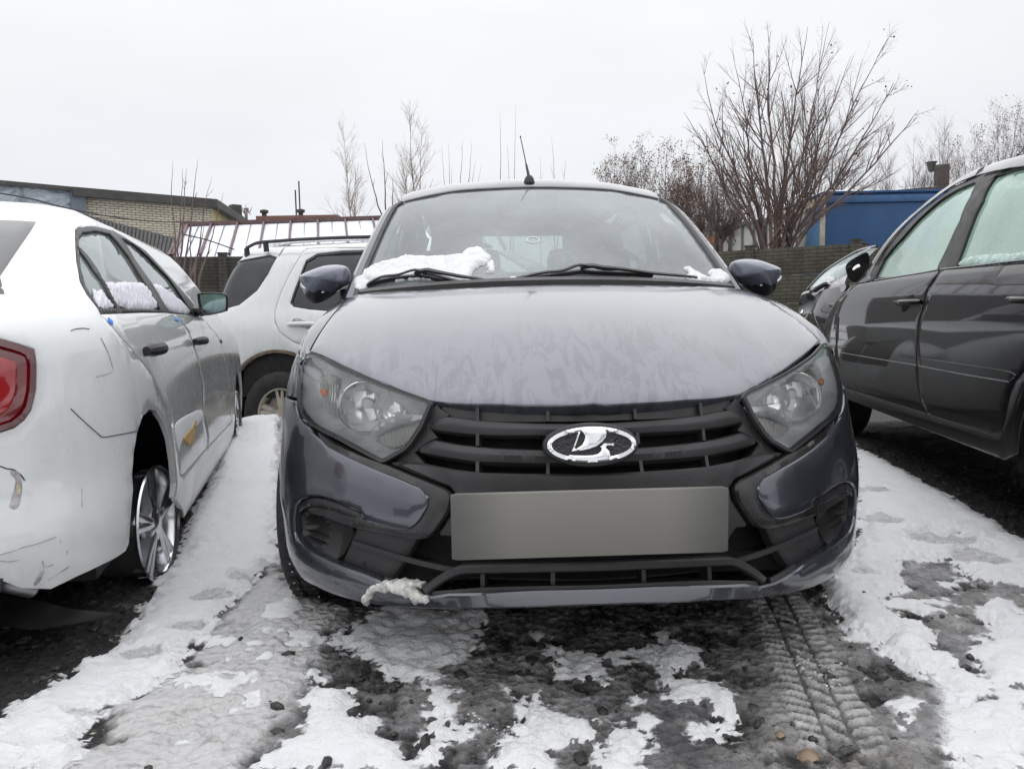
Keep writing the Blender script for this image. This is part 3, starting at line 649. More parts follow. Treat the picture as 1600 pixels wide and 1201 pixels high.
# ---------------- wheels
def wheel(parent, c, axis, R=.29, w=.185, rim=.19, sp=5, tyre=True, rimmat='alloy', spw=.03, twist=0, studs=False, name='wheel', tread=True):
    """axis: outward direction of the wheel face"""
    c = np.array(c, float); ax = np.array(axis, float); ax /= np.linalg.norm(ax)
    wh = MB()
    h = np.array([0, 0, 1.]); u = np.cross(h, ax); u /= np.linalg.norm(u); v = np.cross(ax, u)
    rl = rim
    wh.lathe([(rl*.98, .0), (rl*1.03, .006), (rl*1.05, 0), (rl*1.03, -.006), (rl*.99, -.008), (rl*.955, -.02), (rl*.93, -.06), (rl*.93, -w+.03), (rl*1.0, -w+.012), (rl*1.05, -w), (rl*1.0, -w-.004)], c+ax*.0, ax, 48)
    W_ = wh.build(name, M[rimmat], parent)
    s_ = MB()
    for k in range(sp):
        t = twist+2*math.pi*k/sp
        for dt in ((-.13, .13) if spw > 0 else (0,)):
            d1 = u*math.cos(t+dt)+v*math.sin(t+dt); d0 = u*math.cos(t+dt*.6)+v*math.sin(t+dt*.6)
            pts = [c+d0*rl*.16-ax*.012, c+d0*rl*.3-ax*.012, c+d1*rl*.6-ax*.016, c+d1*rl*.97-ax*.016]
            wd = abs(spw)*rl
            s_.sweep(cat(pts, 3), [(-wd, -.03), (wd, -.03), (wd*.8, .004), (wd*.4, .009), (-wd*.4, .009), (-wd*.8, .004)], ax)
    s_.lathe([(0, .0), (rl*.16, -.002), (rl*.3, -.008), (rl*.34, -.03), (rl*.34, -.06)], c, ax, 30)
    s_.lathe([(0, -.05), (rl*.8, -.055)], c, ax, 30)
    s_.build('spokes', M[rimmat], W_)
    MB().lathe([(rl*.88, -.075), (rl*.3, -.08), (rl*.3, -.1)], c, ax, 30).build('brake_disc', M['steel'], W_)
    if tyre:
        T = MB(); hw = w/2; pr = [(rl*1.03, -.004), (rl*1.12, .010), (rl*1.3, .017), (R*.93, .012), (R*.975, .0), (R, -.025), (R+.003, -hw), (R, -w+.025), (R*.975, -w), (R*.93, -w-.012), (rl*1.3, -w-.015), (rl*1.03, -w)]
        T.lathe(pr, c, ax, 64)
        if tread:
            for k in range(46):
                t = 2*math.pi*k/46; d = u*math.cos(t)+v*math.sin(t); tt = -u*math.sin(t)+v*math.cos(t)
                for (o0, sk) in ((-.020, .25), (-.062, -.2), (-w+.062, .2), (-w+.020, -.25)):
                    cc = c+d*(R+.004)+ax*o0+tt*sk*.02
                    T.box(cc, (.019, .034, .010), np.stack([tt*.95+ax*sk, ax*.95-tt*sk, d], 1))
        if studs:
            for k in range(46):
                for o0 in (-.028, -w+.028, -.07):
                    t = 2*math.pi*(k+random.random()*.6)/46; d = u*math.cos(t)+v*math.sin(t); T.lathe([(0, .003), (.003, .002), (.003, -.006)], c+d*(R+.010)+ax*(o0+random.uniform(-.006, .006)), d, 6, mi=1)
        T.build('tyre', [M['rubber'], M['chrome']] if studs else M['rubber'], W_)
    return W_
M['dirtyalloy'] = simple('brake_dusty_alloy', (.36, .33, .28), .6, .2, var=.3)
M['alloy2'] = simple('bright_alloy_rim', (.62, .63, .65), .2, .95, var=.12)
M['alloy'] = simple('alloy_rim', (.55, .56, .58), .3, .85, var=.2)
random.seed(4)
for yc in (.82, 3.296):
    for sgn in (-1, 1): wheel(car, (sgn*(.845 if yc < 1 else .80), yc, .29), (sgn, 0, 0), R=.288, studs=(yc < 1))
# ---------------- greenhouse of the grey hatchback
M['ws'] = glass_mat('misted_windscreen', (.66, .74, .72), (.46, .495, .505), .29, .03, 1.5, 1.3)
M['sideglass'] = glass_mat('misted_side_glass', (.5, .62, .57), (.42, .5, .47), .35, .02)
M['cabin'] = simple('cabin_trim', (.05, .05, .052), .8)
M['seat'] = simple('seat_fabric', (.06, .06, .065), .9, bump=.2)
gl_px = [(566, 449), (574, 425), (590, 386), (606, 350), (620, 325), (632, 316)]
gtop = zm(440, 260, 3.2, [(850, 130), (1100, 112), (1300, 107)])+[(862, 293)]
ge = HG.ab(gl_px, -1); gt = HG.ab(gtop, -1); gt = gt[gt[:, 0] < -.01]
print('ws edge', np.round(HG.P(ge[:, 0], ge[:, 1]), 3).tolist())
ge[0] = ge[1]+(ge[1]-ge[2])*1.1; low_b = -.03
gL = np.concatenate([[[-.66, low_b]], ge, gt])
gL[0] = [ge[0][0]-.01, low_b]
gall = mirx(gL)
MB().patch(HG, gall, rd=.002, depth=.006, res=.05).build('windscreen', M['ws'], car)
# black ceramic border on the inside of the glass
c_ = np.array([0, .5]); gin = np.array([[p[0]*.945, .5+(p[1]-.5)*.955] for p in gall])
M['frit'] = simple('ceramic_border', (.12, .11, .135), .3, var=.1)
MB().patch(HG, gall, holes=[rnd(gin, 2, .2)], off=-.008, rd=0, depth=0, res=.05).build('glass_border', M['frit'], car)
# pillar mouldings and pillars
edge = cat(ge, 5); top_ = cat(np.concatenate([ge[-1:], gt, (gt*[-1, 1])[::-1], ge[-1:]*[-1, 1]]), 6)
MB().sweep(HG.P(top_[:, 0], top_[:, 1]), [(-.009, -.012), (.009, -.012), (.007, .005), (-.007, .005)], HG.N(top_[:, 0], top_[:, 1])).build('roof_seal', M['seal'], car)
for sgn in (-1, 1):
    q = edge*[-sgn, 1]; N_ = HG.N(q[:, 0], q[:, 1])
    o = np.array([sgn, 0, 0])
    MB().sweep(HG.P(q[:, 0]+sgn*.012, q[:, 1])+N_*.000, [(-.014, -.02), (.014, -.02), (.012, .007), (-.004, .009), (-.012, .002)], N_).build('pillar_moulding', M['seal'], car)
    q2 = np.concatenate([q, [q[-1]+[-.02*sgn, .06], q[-1]+[-.04*sgn, .16]]]); N2 = HG.N(q2[:, 0], q2[:, 1])
    Pc = HG.P(q2[:, 0]+sgn*.043, q2[:, 1])+N2*np.linspace(-.005, -.016, len(q2))[:, None]
    Pc[-2:, 2] = [Pc[-3, 2]+.012, Pc[-3, 2]+.02]
    MB().sweep(Pc, [(-.024, -.04), (.030, -.05), (.030, -.012), (.022, .006), (.0, .014), (-.016, .008), (-.022, -.006)], N2).build('windscreen_pillar', PAINT, car)
# roof
yf = lambda x: roof_front(x)[0]+.010
xs = np.linspace(-.60, .60, 25)
ro = np.concatenate([np.stack([xs, yf(xs)], 1), [[.615, 2.2], [.60, 2.6], [.57, 3.2], [.53, 3.72], [0, 3.8], [-.53, 3.72], [-.57, 3.2], [-.60, 2.6], [-.615, 2.2]]])
M['roof'] = car_paint('sky_lit_roof_paint', (.10, .105, .125), .35, .35, grime=.3)  # lighter than the body paint: grazing sky reflection put into the colour
MB().patch(HR, ro, rd=.006, depth=.03, res=.05).build('roof', M['roof'], car)
# roof side rails: black gutter strips
for sgn in (-1, 1):
    y_ = np.linspace(2.45, 3.7, 14); x_ = sgn*np.interp(y_, [2.08, 2.6, 3.2, 3.7], [.625, .615, .585, .545]); P_ = roof_fn(x_, y_)
    MB().sweep(P_-[0, 0, .030], [(-.03, -.03), (.03, -.03), (.028, 0), (0, .012), (-.028, .0)], (0, 0, 1)).build('roof_gutter', PAINT, car)
# side glass and its frame as one band under the roof edge
def hside(y, z): return [-yA(y, z), z]
sg_out = [hside(1.42, 1.0), hside(2.16, 1.445), hside(2.8, 1.475), hside(3.55, 1.42), hside(3.85, 1.0)]
sg_in1 = [hside(1.62, 1.02), hside(2.17, 1.40), hside(2.40, 1.43), hside(2.45, 1.02)]
sg_in2 = [hside(2.53, 1.02), hside(2.51, 1.43), hside(2.95, 1.43), hside(3.42, 1.36), hside(3.58, 1.02)]
HS = stack(HP, htab, hW, hY0, hY1, (-3, 3), (.9, 1.5), ng=60)
for m_ in MIR:
    MB().patch(HS, sg_out, holes=[rnd(sg_in1, 2, .15), rnd(sg_in2, 2, .15)], off=-.004, rd=.006, depth=.03, res=.06, mir=m_).build('window_frame', PAINT, car)
    MB().patch(HS, sg_in1, off=-.02, rd=0, depth=.004, res=.08, mir=m_).build('door_glass', M['sideglass'], car)
    MB().patch(HS, sg_in2, off=-.02, rd=0, depth=.004, res=.08, mir=m_).build('door_glass', M['sideglass'], car)
# tailgate with rear window
TG = Surf(lambda x, b: np.stack([x+0*b, 4.12-.42*b-.05*(x/.6)**2, .98+.56*b+0*x], -1), HP, (-.8, .8), (-.6, 1.1), 40)
MB().patch(TG, [(.66, -.02), (.55, .95), (-.55, .95), (-.66, -.02)][::-1], holes=[rnd([(.54, .13), (.47, .80), (-.47, .80), (-.54, .13)], 2, .12)], rd=.006, depth=.03, res=.08, flip=True).build('tailgate', PAINT, car)
MB().patch(TG, [(.55, .12), (.48, .81), (-.48, .81), (-.55, .12)][::-1], off=-.02, rd=0, depth=.004, res=.1, flip=True).build('rear_window', M['sideglass'], car)
RB = Surf(lambda x, z: np.stack([x+0*z, 4.22-.10*(x/.7)**2+0*z, z+0*x], -1), HP, (-.85, .85), (.2, 1), 30)
MB().patch(RB, [(.74, .22), (.76, .7), (.70, .985), (-.70, .985), (-.76, .7), (-.74, .22)], rd=.01, depth=.1, res=.1, flip=True).build('rear_bumper', PAINT, car)
# cabin inside
cb = MB(); cb.box((0, 1.62, .86), (1.30, .62, .10), bev=.04); cb.box((-.0, 1.40, .91), (1.26, .3, .06), bev=.02); cb.build('dashboard', M['cabin'], car)
cb = MB(); cb.box((0, 2.5, .38), (1.3, 2.4, .06)); cb.box((0, 1.35, .6), (1.35, .05, .5)); cb.build('cabin_floor', M['cabin'], car)
for sgn in (-1, 1):
    s_ = MB(); s_.box((sgn*.36, 2.25, .58), (.48, .5, .2), bev=.06); t_ = math.radians(18)
    s_.box((sgn*.36, 2.56, .92), (.46, .14, .66), np.array([[1, 0, 0], [0, math.cos(t_), math.sin(t_)], [0, -math.sin(t_), math.cos(t_)]]), bev=.05)
    s_.box((sgn*.36, 2.72, 1.31), (.27, .10, .18), bev=.04); s_.build('front_seat', M['seat'], car)
s_ = MB(); s_.box((0, 3.1, .6), (1.2, .5, .2), bev=.05); s_.box((0, 3.4, .88), (1.2, .14, .56), bev=.05); s_.build('rear_seat', M['seat'], car)
st = MB(); tt = np.linspace(0, 2*math.pi, 30); cx_, cy_, cz_ = .36, 1.86, 1.0
ring = np.array([[cx_+.185*math.cos(t), cy_+.07*math.sin(t), cz_+.172*math.sin(t)] for t in tt]); st.tube(ring, .014, 8, up=(0, 1, .3), cap=False)
st.box((cx_, cy_, cz_), (.13, .05, .12), bev=.02); st.build('steering_wheel', M['plastic'], car)
mi = MB(); mi.box((.0, 1.96, 1.40), (.24, .03, .07), bev=.012); mi.tube([(0, 1.95, 1.48), (0, 1.955, 1.42)], .012); mi.build('rear_view_mirror', M['plastic'], car)
stk = HG.ab(zm(980, 270, 6.67, [(20, 0)])+[(833, 375)])[1]
ck = MB(); rr2 = np.array([[stk[0]+.028*math.cos(t), stk[1]+.030*math.sin(t)] for t in np.linspace(0, 2*math.pi, 24, endpoint=False)]); rr3 = (rr2-rr2.mean(0))*.72+rr2.mean(0)
ck.patch(HG, rr2, holes=[rr3], off=.0015, rd=0, depth=0, res=.02); M['sticker'] = simple('faded_sticker', (.42, .43, .44), .6); ck.build('round_sticker', M['sticker'], car)
sq = HG.ab([(822, 296), (838, 296), (838, 312), (822, 312)][::-1]); MB().patch(HG, rnd(sq, 2, .15), off=-.012, rd=0, depth=.01, res=.03).build('sensor_patch', M['frit'], car)
# cowl grille under the wipers
cw = MB(); X_ = np.linspace(-.69, .69, 21)
rows = [[(x, 1.045+.155*(x/.68)**2+dy, .992-.028*(x/.7)**2+dz) for (dy, dz) in ((-.04, -.05), (-.035, .012), (.0, .024), (.04, .022), (.06, -.02))] for x in X_]
cw.grid(rows, flip=False); cw.build('cowl_panel', M['plastic'], car)
# wipers: arm and blade each
def wiper(px_blade, px_arm, h=.012):
    root = None
    b_ = HG.ab(px_blade); b_ = cat(b_, 8); P_ = HG.P(b_[:, 0], b_[:, 1])+HG.N(b_[:, 0], b_[:, 1])*h
    a_ = HG.ab(px_arm); a_ = cat(a_, 8); hh = np.sin(np.linspace(0, math.pi, len(a_)))*.02+.022
    Q_ = HG.P(a_[:, 0], a_[:, 1])+HG.N(a_[:, 0], a_[:, 1])*hh[:, None]
    w = MB(); w.sweep(Q_, [(-.007, -.004), (.007, -.004), (.006, .004), (-.006, .004)], HG.N(a_[:, 0], a_[:, 1]), scale=np.linspace(1.5, .7, len(a_)))
    mid = len(b_)//2
    for k in range(-3, 4):
        i = mid+k*len(b_)//9
    fr = [P_[int(len(b_)*f)]+HG.N(*b_[int(len(b_)*f)])*z_ for f, z_ in ((.06, .004), (.22, .014), (.36, .012), (.5, .026), (.64, .012), (.78, .014), (.94, .004))]
    w.sweep(cat(fr, 4), [(-.005, -.003), (.005, -.003), (.005, .003), (-.005, .003)], HG.N(0, .1))
    wo_ = w.build('wiper_arm', M['plastic'], car)
    MB().sweep(P_, [(-.003, -.012), (.003, -.012), (.005, .004), (-.005, .004)], HG.N(b_[:, 0], b_[:, 1])).build('wiper_blade', M['seal'], wo_)
Zw = lambda p: zm(540, 360, 6.154, p)
Zx = lambda p: zm(780, 400, 4.21, p)
wiper(Zw([(215, 552), (330, 510), (500, 480), (690, 462), (800, 468), (900, 490), (1130, 535)]), Zw([(690, 455), (800, 462), (900, 492), (1100, 518), (1330, 525)]))
wiper(Zx([(80, 178), (250, 155), (400, 135), (530, 118), (700, 125), (850, 130), (1005, 142)]), Zx([(530, 110), (600, 118), (680, 140), (800, 150), (1000, 165), (1285, 172)]))
# snow lying on the glass
def snow_on(surf, px, th, name, parent, label=None, side=0, res=.012, rf=.35, seed=0, cornr=1):
    a = surf.ab(px, side) if not isinstance(px, np.ndarray) else px
    a = rnd(cat(a, 4, True), 1); rs = np.random.RandomState(seed); a = resamp(a, res*.8)+0
    jit = rs.randn(len(a), 2)*res*.35; a = a+(jit+np.roll(jit, 1, 0))/2
    def h(nv, d):
        n = np.array([noise.noise((x*22+seed, y*22, 3.1))*.5+noise.noise((x*60, y*60+seed, .7))*.3+noise.noise((x*140, y*140, seed))*.22 for x, y in nv])
        return th*n*rf*1.6*np.clip(d/.02, 0, 1)
    m = MB(); m.patch(surf, a, off=th*.96, dome=(th, th*1.3), depth=.004, res=res, h=h)
    return m.build(name, M['snow'], parent, ang=180)
s1 = Zw([(150, 420), (200, 385), (300, 325), (450, 290), (540, 262), (640, 252), (760, 258), (850, 262), (930, 250), (1000, 254), (1100, 240), (1150, 200), (1210, 178), (1280, 172), (1330, 190), (1355, 240), (1415, 275), (1350, 320), (1270, 350), (1230, 400), (1200, 470), (1190, 510), (1000, 505), (850, 480), (760, 468), (640, 476), (450, 492), (330, 500), (230, 500), (170, 470)])
snow_on(HG, s1, .017, 'snow_on_windscreen', car, seed=3)
snow_on(HG, Zw([(1345, 350), (1410, 290), (1430, 340), (1425, 405), (1345, 408), (1380, 380)]), .012, 'snow_clump', car, seed=5, res=.008)
snow_on(HG, zm(980, 270, 6.67, [(590, 1080), (640, 1050), (595, 1000), (640, 985), (690, 1020), (760, 1060), (830, 1095), (900, 1090), (940, 1150), (860, 1160), (700, 1150), (640, 1110)]), .016, 'snow_clump', car, seed=7, res=.009)
snow_on(HG, zm(980, 270, 6.67, [(850, 1040), (930, 1015), (1000, 1045), (1040, 1070), (1070, 1140), (1000, 1165), (920, 1150), (880, 1090)]), .02, 'snow_clump', car, seed=8, res=.009)
snow_on(HG, Zx([(60, 155), (85, 138), (120, 145), (130, 165), (90, 170)]), .008, 'snow_clump', car, seed=9, res=.006)
snow_on(HG, Zx([(420, 160), (500, 150), (560, 152), (520, 168), (440, 170)]), .008, 'snow_clump', car, seed=10, res=.006)
snow_on(HG, Zw([(90, 470), (150, 440), (215, 440), (240, 500), (200, 560), (120, 590), (85, 560)]), .012, 'snow_clump', car, seed=11, res=.008)
# antenna on the roof front edge
ab_ = HR.ab([(827, 285)])[0]; Ap = HR.P(*ab_)
an = MB(); an.lathe([(0, .032), (.012, .03), (.021, .018), (.026, .0), (.026, -.006)], Ap, (0, 0, 1), 24)
tip = HP.l(at(813, 213, HP.w(Ap)[1]+.10)); b0 = Ap+np.array([-.001, .0, .022]); t_ = np.linspace(0, 1, 12)[:, None]
an.tube(b0+(tip-b0)*t_, .0042, 8, scale=np.interp(t_[:, 0], [0, .12, .3, .36, 1], [1.8, 1.5, 1.2, .62, .5])); an.tube(b0+(tip-b0)*np.array([[.97], [1.0]]), .0034, 8); an.build('antenna', M['plastic'], car)
# ---------------- door mirrors
M['lit_mirror_paint'] = simple('lightened_mirror_paint', (.125, .135, .175), .32, .25, coat=.8, var=.08)  # body paint in a lighter copy, skylight on the mirror caps put into the colour
def door_mirror(sgn):
    Y = 1.40
    pl = Place(0, 0, 0)
    o_ = zm(1100, 360, 8.58, [(455, 395), (560, 378), (700, 385), (820, 420), (940, 462), (1030, 505), (1045, 540), (1030, 620), (985, 740), (960, 800), (900, 865), (800, 872), (640, 790), (520, 700), (400, 650), (378, 560), (395, 440)])
    # work out local x,z at depth Y from the right-hand mirror and reflect it for the left
    d = [HP.l(at(px, py, HP.w(np.array([.85, Y, 1.0]))[1]))[[0, 2]] for px, py in o_]; d = np.array(d)
    c = d.mean(0); d = rnd(cat(d, 3, True), 1)
    rows = []
    for y, k, dx in ((-.10, .02, .0), (-.095, .30, 0), (-.078, .58, 0), (-.05, .80, 0), (-.015, .94, 0), (.02, 1.0, 0), (.06, .985, 0), (.075, .95, 0)):
        rows.append([(sgn*(c[0]+(p[0]-c[0])*k+dx), Y+y-.10*(p[0]-c[0])*-1*k*.9, c[1]+.012*(1-k)+(p[1]-c[1])*k) for p in d])
    R_ = np.array(rows); n = R_.shape[1]; R_ = np.concatenate([R_, R_[:, :1]], 1)
    m = MB(); m.grid(R_, flip=sgn < 0)
    # lower quarter black
    zs = R_.reshape(-1, 3); zcut = c[1]-.042
    m.m = [1 if np.mean([zs[i][2] for i in f]) < zcut+.06*(np.mean([zs[i][0] for i in f])*sgn-c[0])*-.6 else 0 for f in m.f]
    cap = m.build('door_mirror', [M['lit_mirror_paint'], M['plastic']], car, ang=50)
    g = MB(); g.add(R_[-1, :-1]-[0, .012, 0], [tuple(range(n))] if sgn < 0 else [tuple(range(n))[::-1]]); g.build('mirror_glass', M['chrome'], cap)
    t = MB(); tp = zm(1100, 360, 8.58, [(725, 742), (850, 705), (960, 685), (1010, 650), (1028, 610)]); tq = [HP.l(at(px, py, HP.w(np.array([.85, Y-.04, 1.0]))[1])) for px, py in tp]
    tq = np.array(cat(np.array(tq), 4)); tq[:, 0] *= sgn
    sc = np.interp(np.linspace(0, 1, len(tq)), [0, .15, .5, 1], [.25, .8, 1.1, .6]); tq[:, 1] = Y-.058+.16*np.clip(np.abs(tq[:, 0])-c[0], -.1, .2)+.012*0
    t.tube(tq, .0085, 8, scale=sc); t.build('turn_repeater', M['chromelens'], cap)
    s_ = MB(); s_.sweep([(sgn*(c[0]-.07), Y+.03, c[1]-.05), (sgn*(c[0]-.13), Y+.06, c[1]-.065), (sgn*.73, Y+.1, c[1]-.07)], [(-.035, -.02), (.035, -.02), (.03, .02), (-.03, .02)]); s_.build('mirror_stalk', M['plastic'], cap)
M['chromelens'] = simple('clear_repeater', (.5, .52, .55), .12, .6, coat=1)
door_mirror(1); door_mirror(-1)
# dirty ice caked on the lip
ic_px = Zf([(712, 1070), (720, 1010), (770, 960), (850, 925), (960, 915), (1060, 915), (1120, 915), (1200, 930), (1208, 965), (1140, 975), (1180, 1010), (1240, 1040), (1265, 1080), (1240, 1105), (1180, 1095), (1120, 1070), (1060, 1035), (980, 1010), (880, 995), (800, 1005), (765, 1040), (745, 1105), (725, 1108)])
M['ice'] = simple('dirty_ice', (.50, .495, .475), .6, var=.4, scale=60, bump=.8, bscale=160)
ici = HF.ab(ic_px, -1); ici = resamp(rnd(ici, 1), .008); rs = np.random.RandomState(2); ici = ici+rs.randn(*ici.shape)*.0022
MB().patch(HF, ici, off=.018, dome=(.014, .014), depth=.03, res=.008, h=lambda nv, d: np.array([noise.noise((x*70, y*70, 0))*.009+noise.noise((x*160, y*160, 0))*.004 for x, y in nv])).build('ice_crust', M['ice'], car, ang=180)
# ============================================================ white liftback on the left (stands on bare rims)
M['white'] = car_paint('white_paint', (.58, .595, .60), 0.0, .22, dirt=(.36, .365, .37), dlow=.98, damt=.6, streak=.30, crough=.04, grime=.5)
M['redlens'] = simple('red_lens', (.13, .003, .006), .12, var=.3, scale=12, coat=1); M['redcore'] = simple('red_lens_core', (.24, .004, .008), .12, var=.2, coat=1); M['dred'] = simple('dark_red_lens', (.07, .004, .008), .1, coat=1)
M['darkglass'] = simple('tinted_glass', (.02, .022, .028), .12, var=.2, spec=.5)
M['tapeblue'] = simple('blue_tape', (.01, .17, .62), .5)
M['film'] = simple('torn_white_film', (.86, .87, .90), .6, var=.04)
M['tan'] = simple('torn_tan_paper', (.55, .36, .15), .8, var=.35, scale=30)
M['scuff'] = simple('scuffed_primer', (.30, .29, .29), .7, var=.5, scale=40)
SP = Place(-1.77, 1.52, .2565, -.10)
swt = thing('parked_car', 'white liftback standing on bare alloy rims with snow on its side windows', 'car', (SP.x, SP.y, SP.z), SP.yaw)
stab = plan_table(.853, 4.48, .46, 2.5, .75, 2.2)
sW = pchip([.1, .17, .3, .5, .75, .88, .97, 1.02, 1.1, 1.2, 1.3, 1.36, 1.40, 1.43], [.76, .80, .845, .855, .853, .846, .825, .80, .765, .71, .645, .58, .49, .36])
sY0 = pchip([.1, .2, .35, .45, .60, .75, .88, .97, 1.05, 1.15, 1.3, 1.40, 1.45], [.16, .09, .02, .0, .03, .02, .03, .06, .18, .42, .82, 1.12, 1.38])
sY1 = pchip([.1, .5, .7, .85, .95, 1.02, 1.2, 1.40, 1.45], [4.4, 4.48, 4.45, 4.2, 3.75, 3.45, 3.1, 2.65, 2.3])
SF = stack(SP, stab, sW, sY0, sY1, (-.3, 5.3), (.12, 1.424), ng=170)
def sA(y, z): return yA(y, z, stab, sY0, sY1)
Za = lambda p: zm(0, 300, 4.62, p)
Z5 = lambda p: zm(0, 300, 3.336, p)
Z6 = lambda p: zm(0, 560, 2.73, p)
Zd = lambda p: zm(200, 440, 4.29, p)
Zr = lambda p: zm(100, 680, 4.62, p)
Zbm = lambda p: zm(0, 640, 3.754, p)
ab = lambda p: SF.ab(p, 1)
dlo = ab(Za([(545, 330), (545, 270), (570, 246), (640, 240), (730, 252), (815, 275)])+Z5([(640, 228), (760, 305), (860, 412), (960, 525), (1020, 600), (1042, 648), (1000, 645), (880, 630), (700, 626)])+Za([(735, 872), (690, 810), (630, 735), (580, 640), (555, 500)]))
g1 = ab(Za([(572, 402), (600, 445), (680, 560), (850, 832), (735, 835), (680, 770), (620, 660), (585, 540)]))
g2 = ab(Za([(572, 380), (570, 320), (600, 285), (680, 275), (800, 300), (830, 330), (940, 470), (1165, 848), (870, 835), (740, 610), (620, 430)]))
g3 = ab(Z5([(632, 236), (700, 268), (780, 340), (880, 445), (960, 560), (1008, 638), (885, 618), (800, 480), (700, 340)]))
rd_ = ab(Za([(728, 876)])+Z5([(560, 668), (620, 740), (700, 832)])+Zd([(80, 510), (170, 640), (240, 790)])+Z6([(735, 250), (745, 300), (758, 420), (768, 490), (778, 500), (885, 378), (885, 335), (868, 262)])+Zd([(503, 700), (480, 590), (445, 450), (420, 400), (395, 320), (300, 212), (250, 206), (100, 204)]))
fd_ = ab(Zd([(300, 212), (398, 320), (425, 400), (450, 450), (485, 590), (507, 700), (508, 830)])+Z6([(872, 262), (888, 335), (888, 376), (990, 268)])+Zd([(690, 905), (685, 800), (665, 600), (640, 480), (600, 360), (545, 300), (500, 245), (400, 222)]))
lampr = ab([(0, 530), (25, 537), (53, 546), (56, 570), (55, 610), (48, 640), (38, 655), (22, 668), (0, 675), (-50, 676), (-110, 660), (-140, 610), (-130, 560), (-60, 532)])
arch = ab(Z6([(570, 560), (566, 490), (573, 400), (588, 310), (608, 252), (640, 216), (672, 225), (702, 270), (727, 340), (742, 440), (750, 530), (745, 590)]))
print('skoda arch', np.round(SF.P(arch[:, 0], arch[:, 1]), 2).tolist()[::3], 'dlo', np.round(SF.P(dlo[:, 0], dlo[:, 1]), 2).tolist()[::4])
bump_b = ab(Zbm([(760, 780), (740, 830), (680, 870), (600, 910), (450, 980), (300, 1054), (120, 1050), (0, 1000)]))
def gapped(P, g=.004):
    P = resamp(np.asarray(P), .03); a = area(P); t = np.roll(P, -1, 0)-np.roll(P, 1, 0); t /= np.maximum(np.linalg.norm(t, axis=1, keepdims=True), 1e-9)
    n = np.stack([-t[:, 1], t[:, 0]], 1)*(1 if a > 0 else -1); return P+n*g
archF = [(sA(y, z), z) for y, z in archpts(3.53, .30, .34, 14, 0.05, math.pi-.05)]
a_end = float(stab[0][-1])
bottom = [(0.0, .22)]+[tuple(p) for p in bump_b[::-1] if p[0] > .01]+[tuple(p) for p in arch]+[(sA(1.32, .20), .20), (sA(3.15, .19), .19)]+archF+[(sA(3.92, .2), .2), (a_end, .2)]
shell = np.array(bottom+[(a_end, .8), (a_end, 1.422), (0.0, 1.422)])
shell = shell[np.r_[True, np.hypot(*np.diff(shell, axis=0).T) > .003]]
h_in = lambda P, g=.006: gapped(P, -g)
# shell is split along the shut lines: quarter+roof frame, with openings for doors, glass and lamp
opening_doors = np.concatenate([rd_, ]) 
gut = []
def skirt(nv, d): return 0*d
# boot glass
bg_px = ab([(0, 342), (30, 342.5), (57, 346), (45, 366), (24, 396), (0, 431), (-60, 520), (-200, 512), (-190, 345)]) if False else None
b_ = MB(); b_.patch(SF, shell, holes=[gapped(dlo, -.001), gapped(rd_, -.0035), gapped(fd_, -.0035), gapped(lampr, -.002)], rd=.004, depth=.014, res=.04)
b_.build('body_shell', M['white'], swt)
b_ = MB(); b_.patch(SF, shell, holes=[gapped(dlo, -.001), gapped(rd_, -.0035), gapped(fd_, -.0035), gapped(lampr, -.002)], rd=.004, depth=.014, res=.06, mir=True)
b_.build('body_shell', M['white'], swt)
for m_ in (False, True):
    MB().patch(SF, gapped(rd_, .001), rd=.004, depth=.014, res=.035, mir=m_).build('rear_door', M['white'], swt)
    MB().patch(SF, gapped(fd_, .001), rd=.004, depth=.014, res=.035, mir=m_).build('front_door', M['white'], swt)
    MB().patch(SF, dlo, holes=[g1, g2, g3], off=-.001, rd=.004, depth=.02, res=.03, mir=m_).build('window_frame', M['plastic'], swt)
    for g_ in (g1, g2, g3): MB().patch(SF, g_, off=-.012, rd=0, depth=.003, res=.05, mir=m_).build('door_glass', M['sideglass'], swt)
    L = MB().patch(SF, lampr, off=.002, dome=(.012, .03), depth=.03, res=.025, mir=m_).build('tail_lamp', M['redlens'], swt)
    cx = lampr.mean(0); inn = (lampr-cx)*.68+cx+[-.015, -.0]
    MB().patch(SF, inn, off=.0068, rd=.002, depth=.004, res=.03, mir=m_).build('tail_lamp_core', M['redcore'], L)
    inn = (lampr-cx)*.84+cx; MB().patch(SF, gapped(lampr, .004), holes=[inn], off=.0115, rd=0, depth=0, res=.02, mir=m_).build('tail_lamp_rim', M['dred'], L)
# side doors sealing gaps: dark liner under the skin
ln = MB()
for m_ in (False, True): ln.patch(SF, [(.9, .35), (sA(3.9, .4), .35), (sA(3.6, .9), .95), (.9, .95)], holes=[arch, archF], off=-.02, rd=0, depth=0, res=.1, mir=m_) if False else None
for m_ in (False, True):
    lr_ = np.concatenate([[(sA(1.36, .22), .22), (sA(3.1, .22), .22), (sA(3.15, .9), .97), (sA(1.1, .9), .97)]])
    MB().patch(SF, lr_, off=-.022, rd=0, depth=0, res=.1, mir=m_).build('door_liner', M['void'], swt)
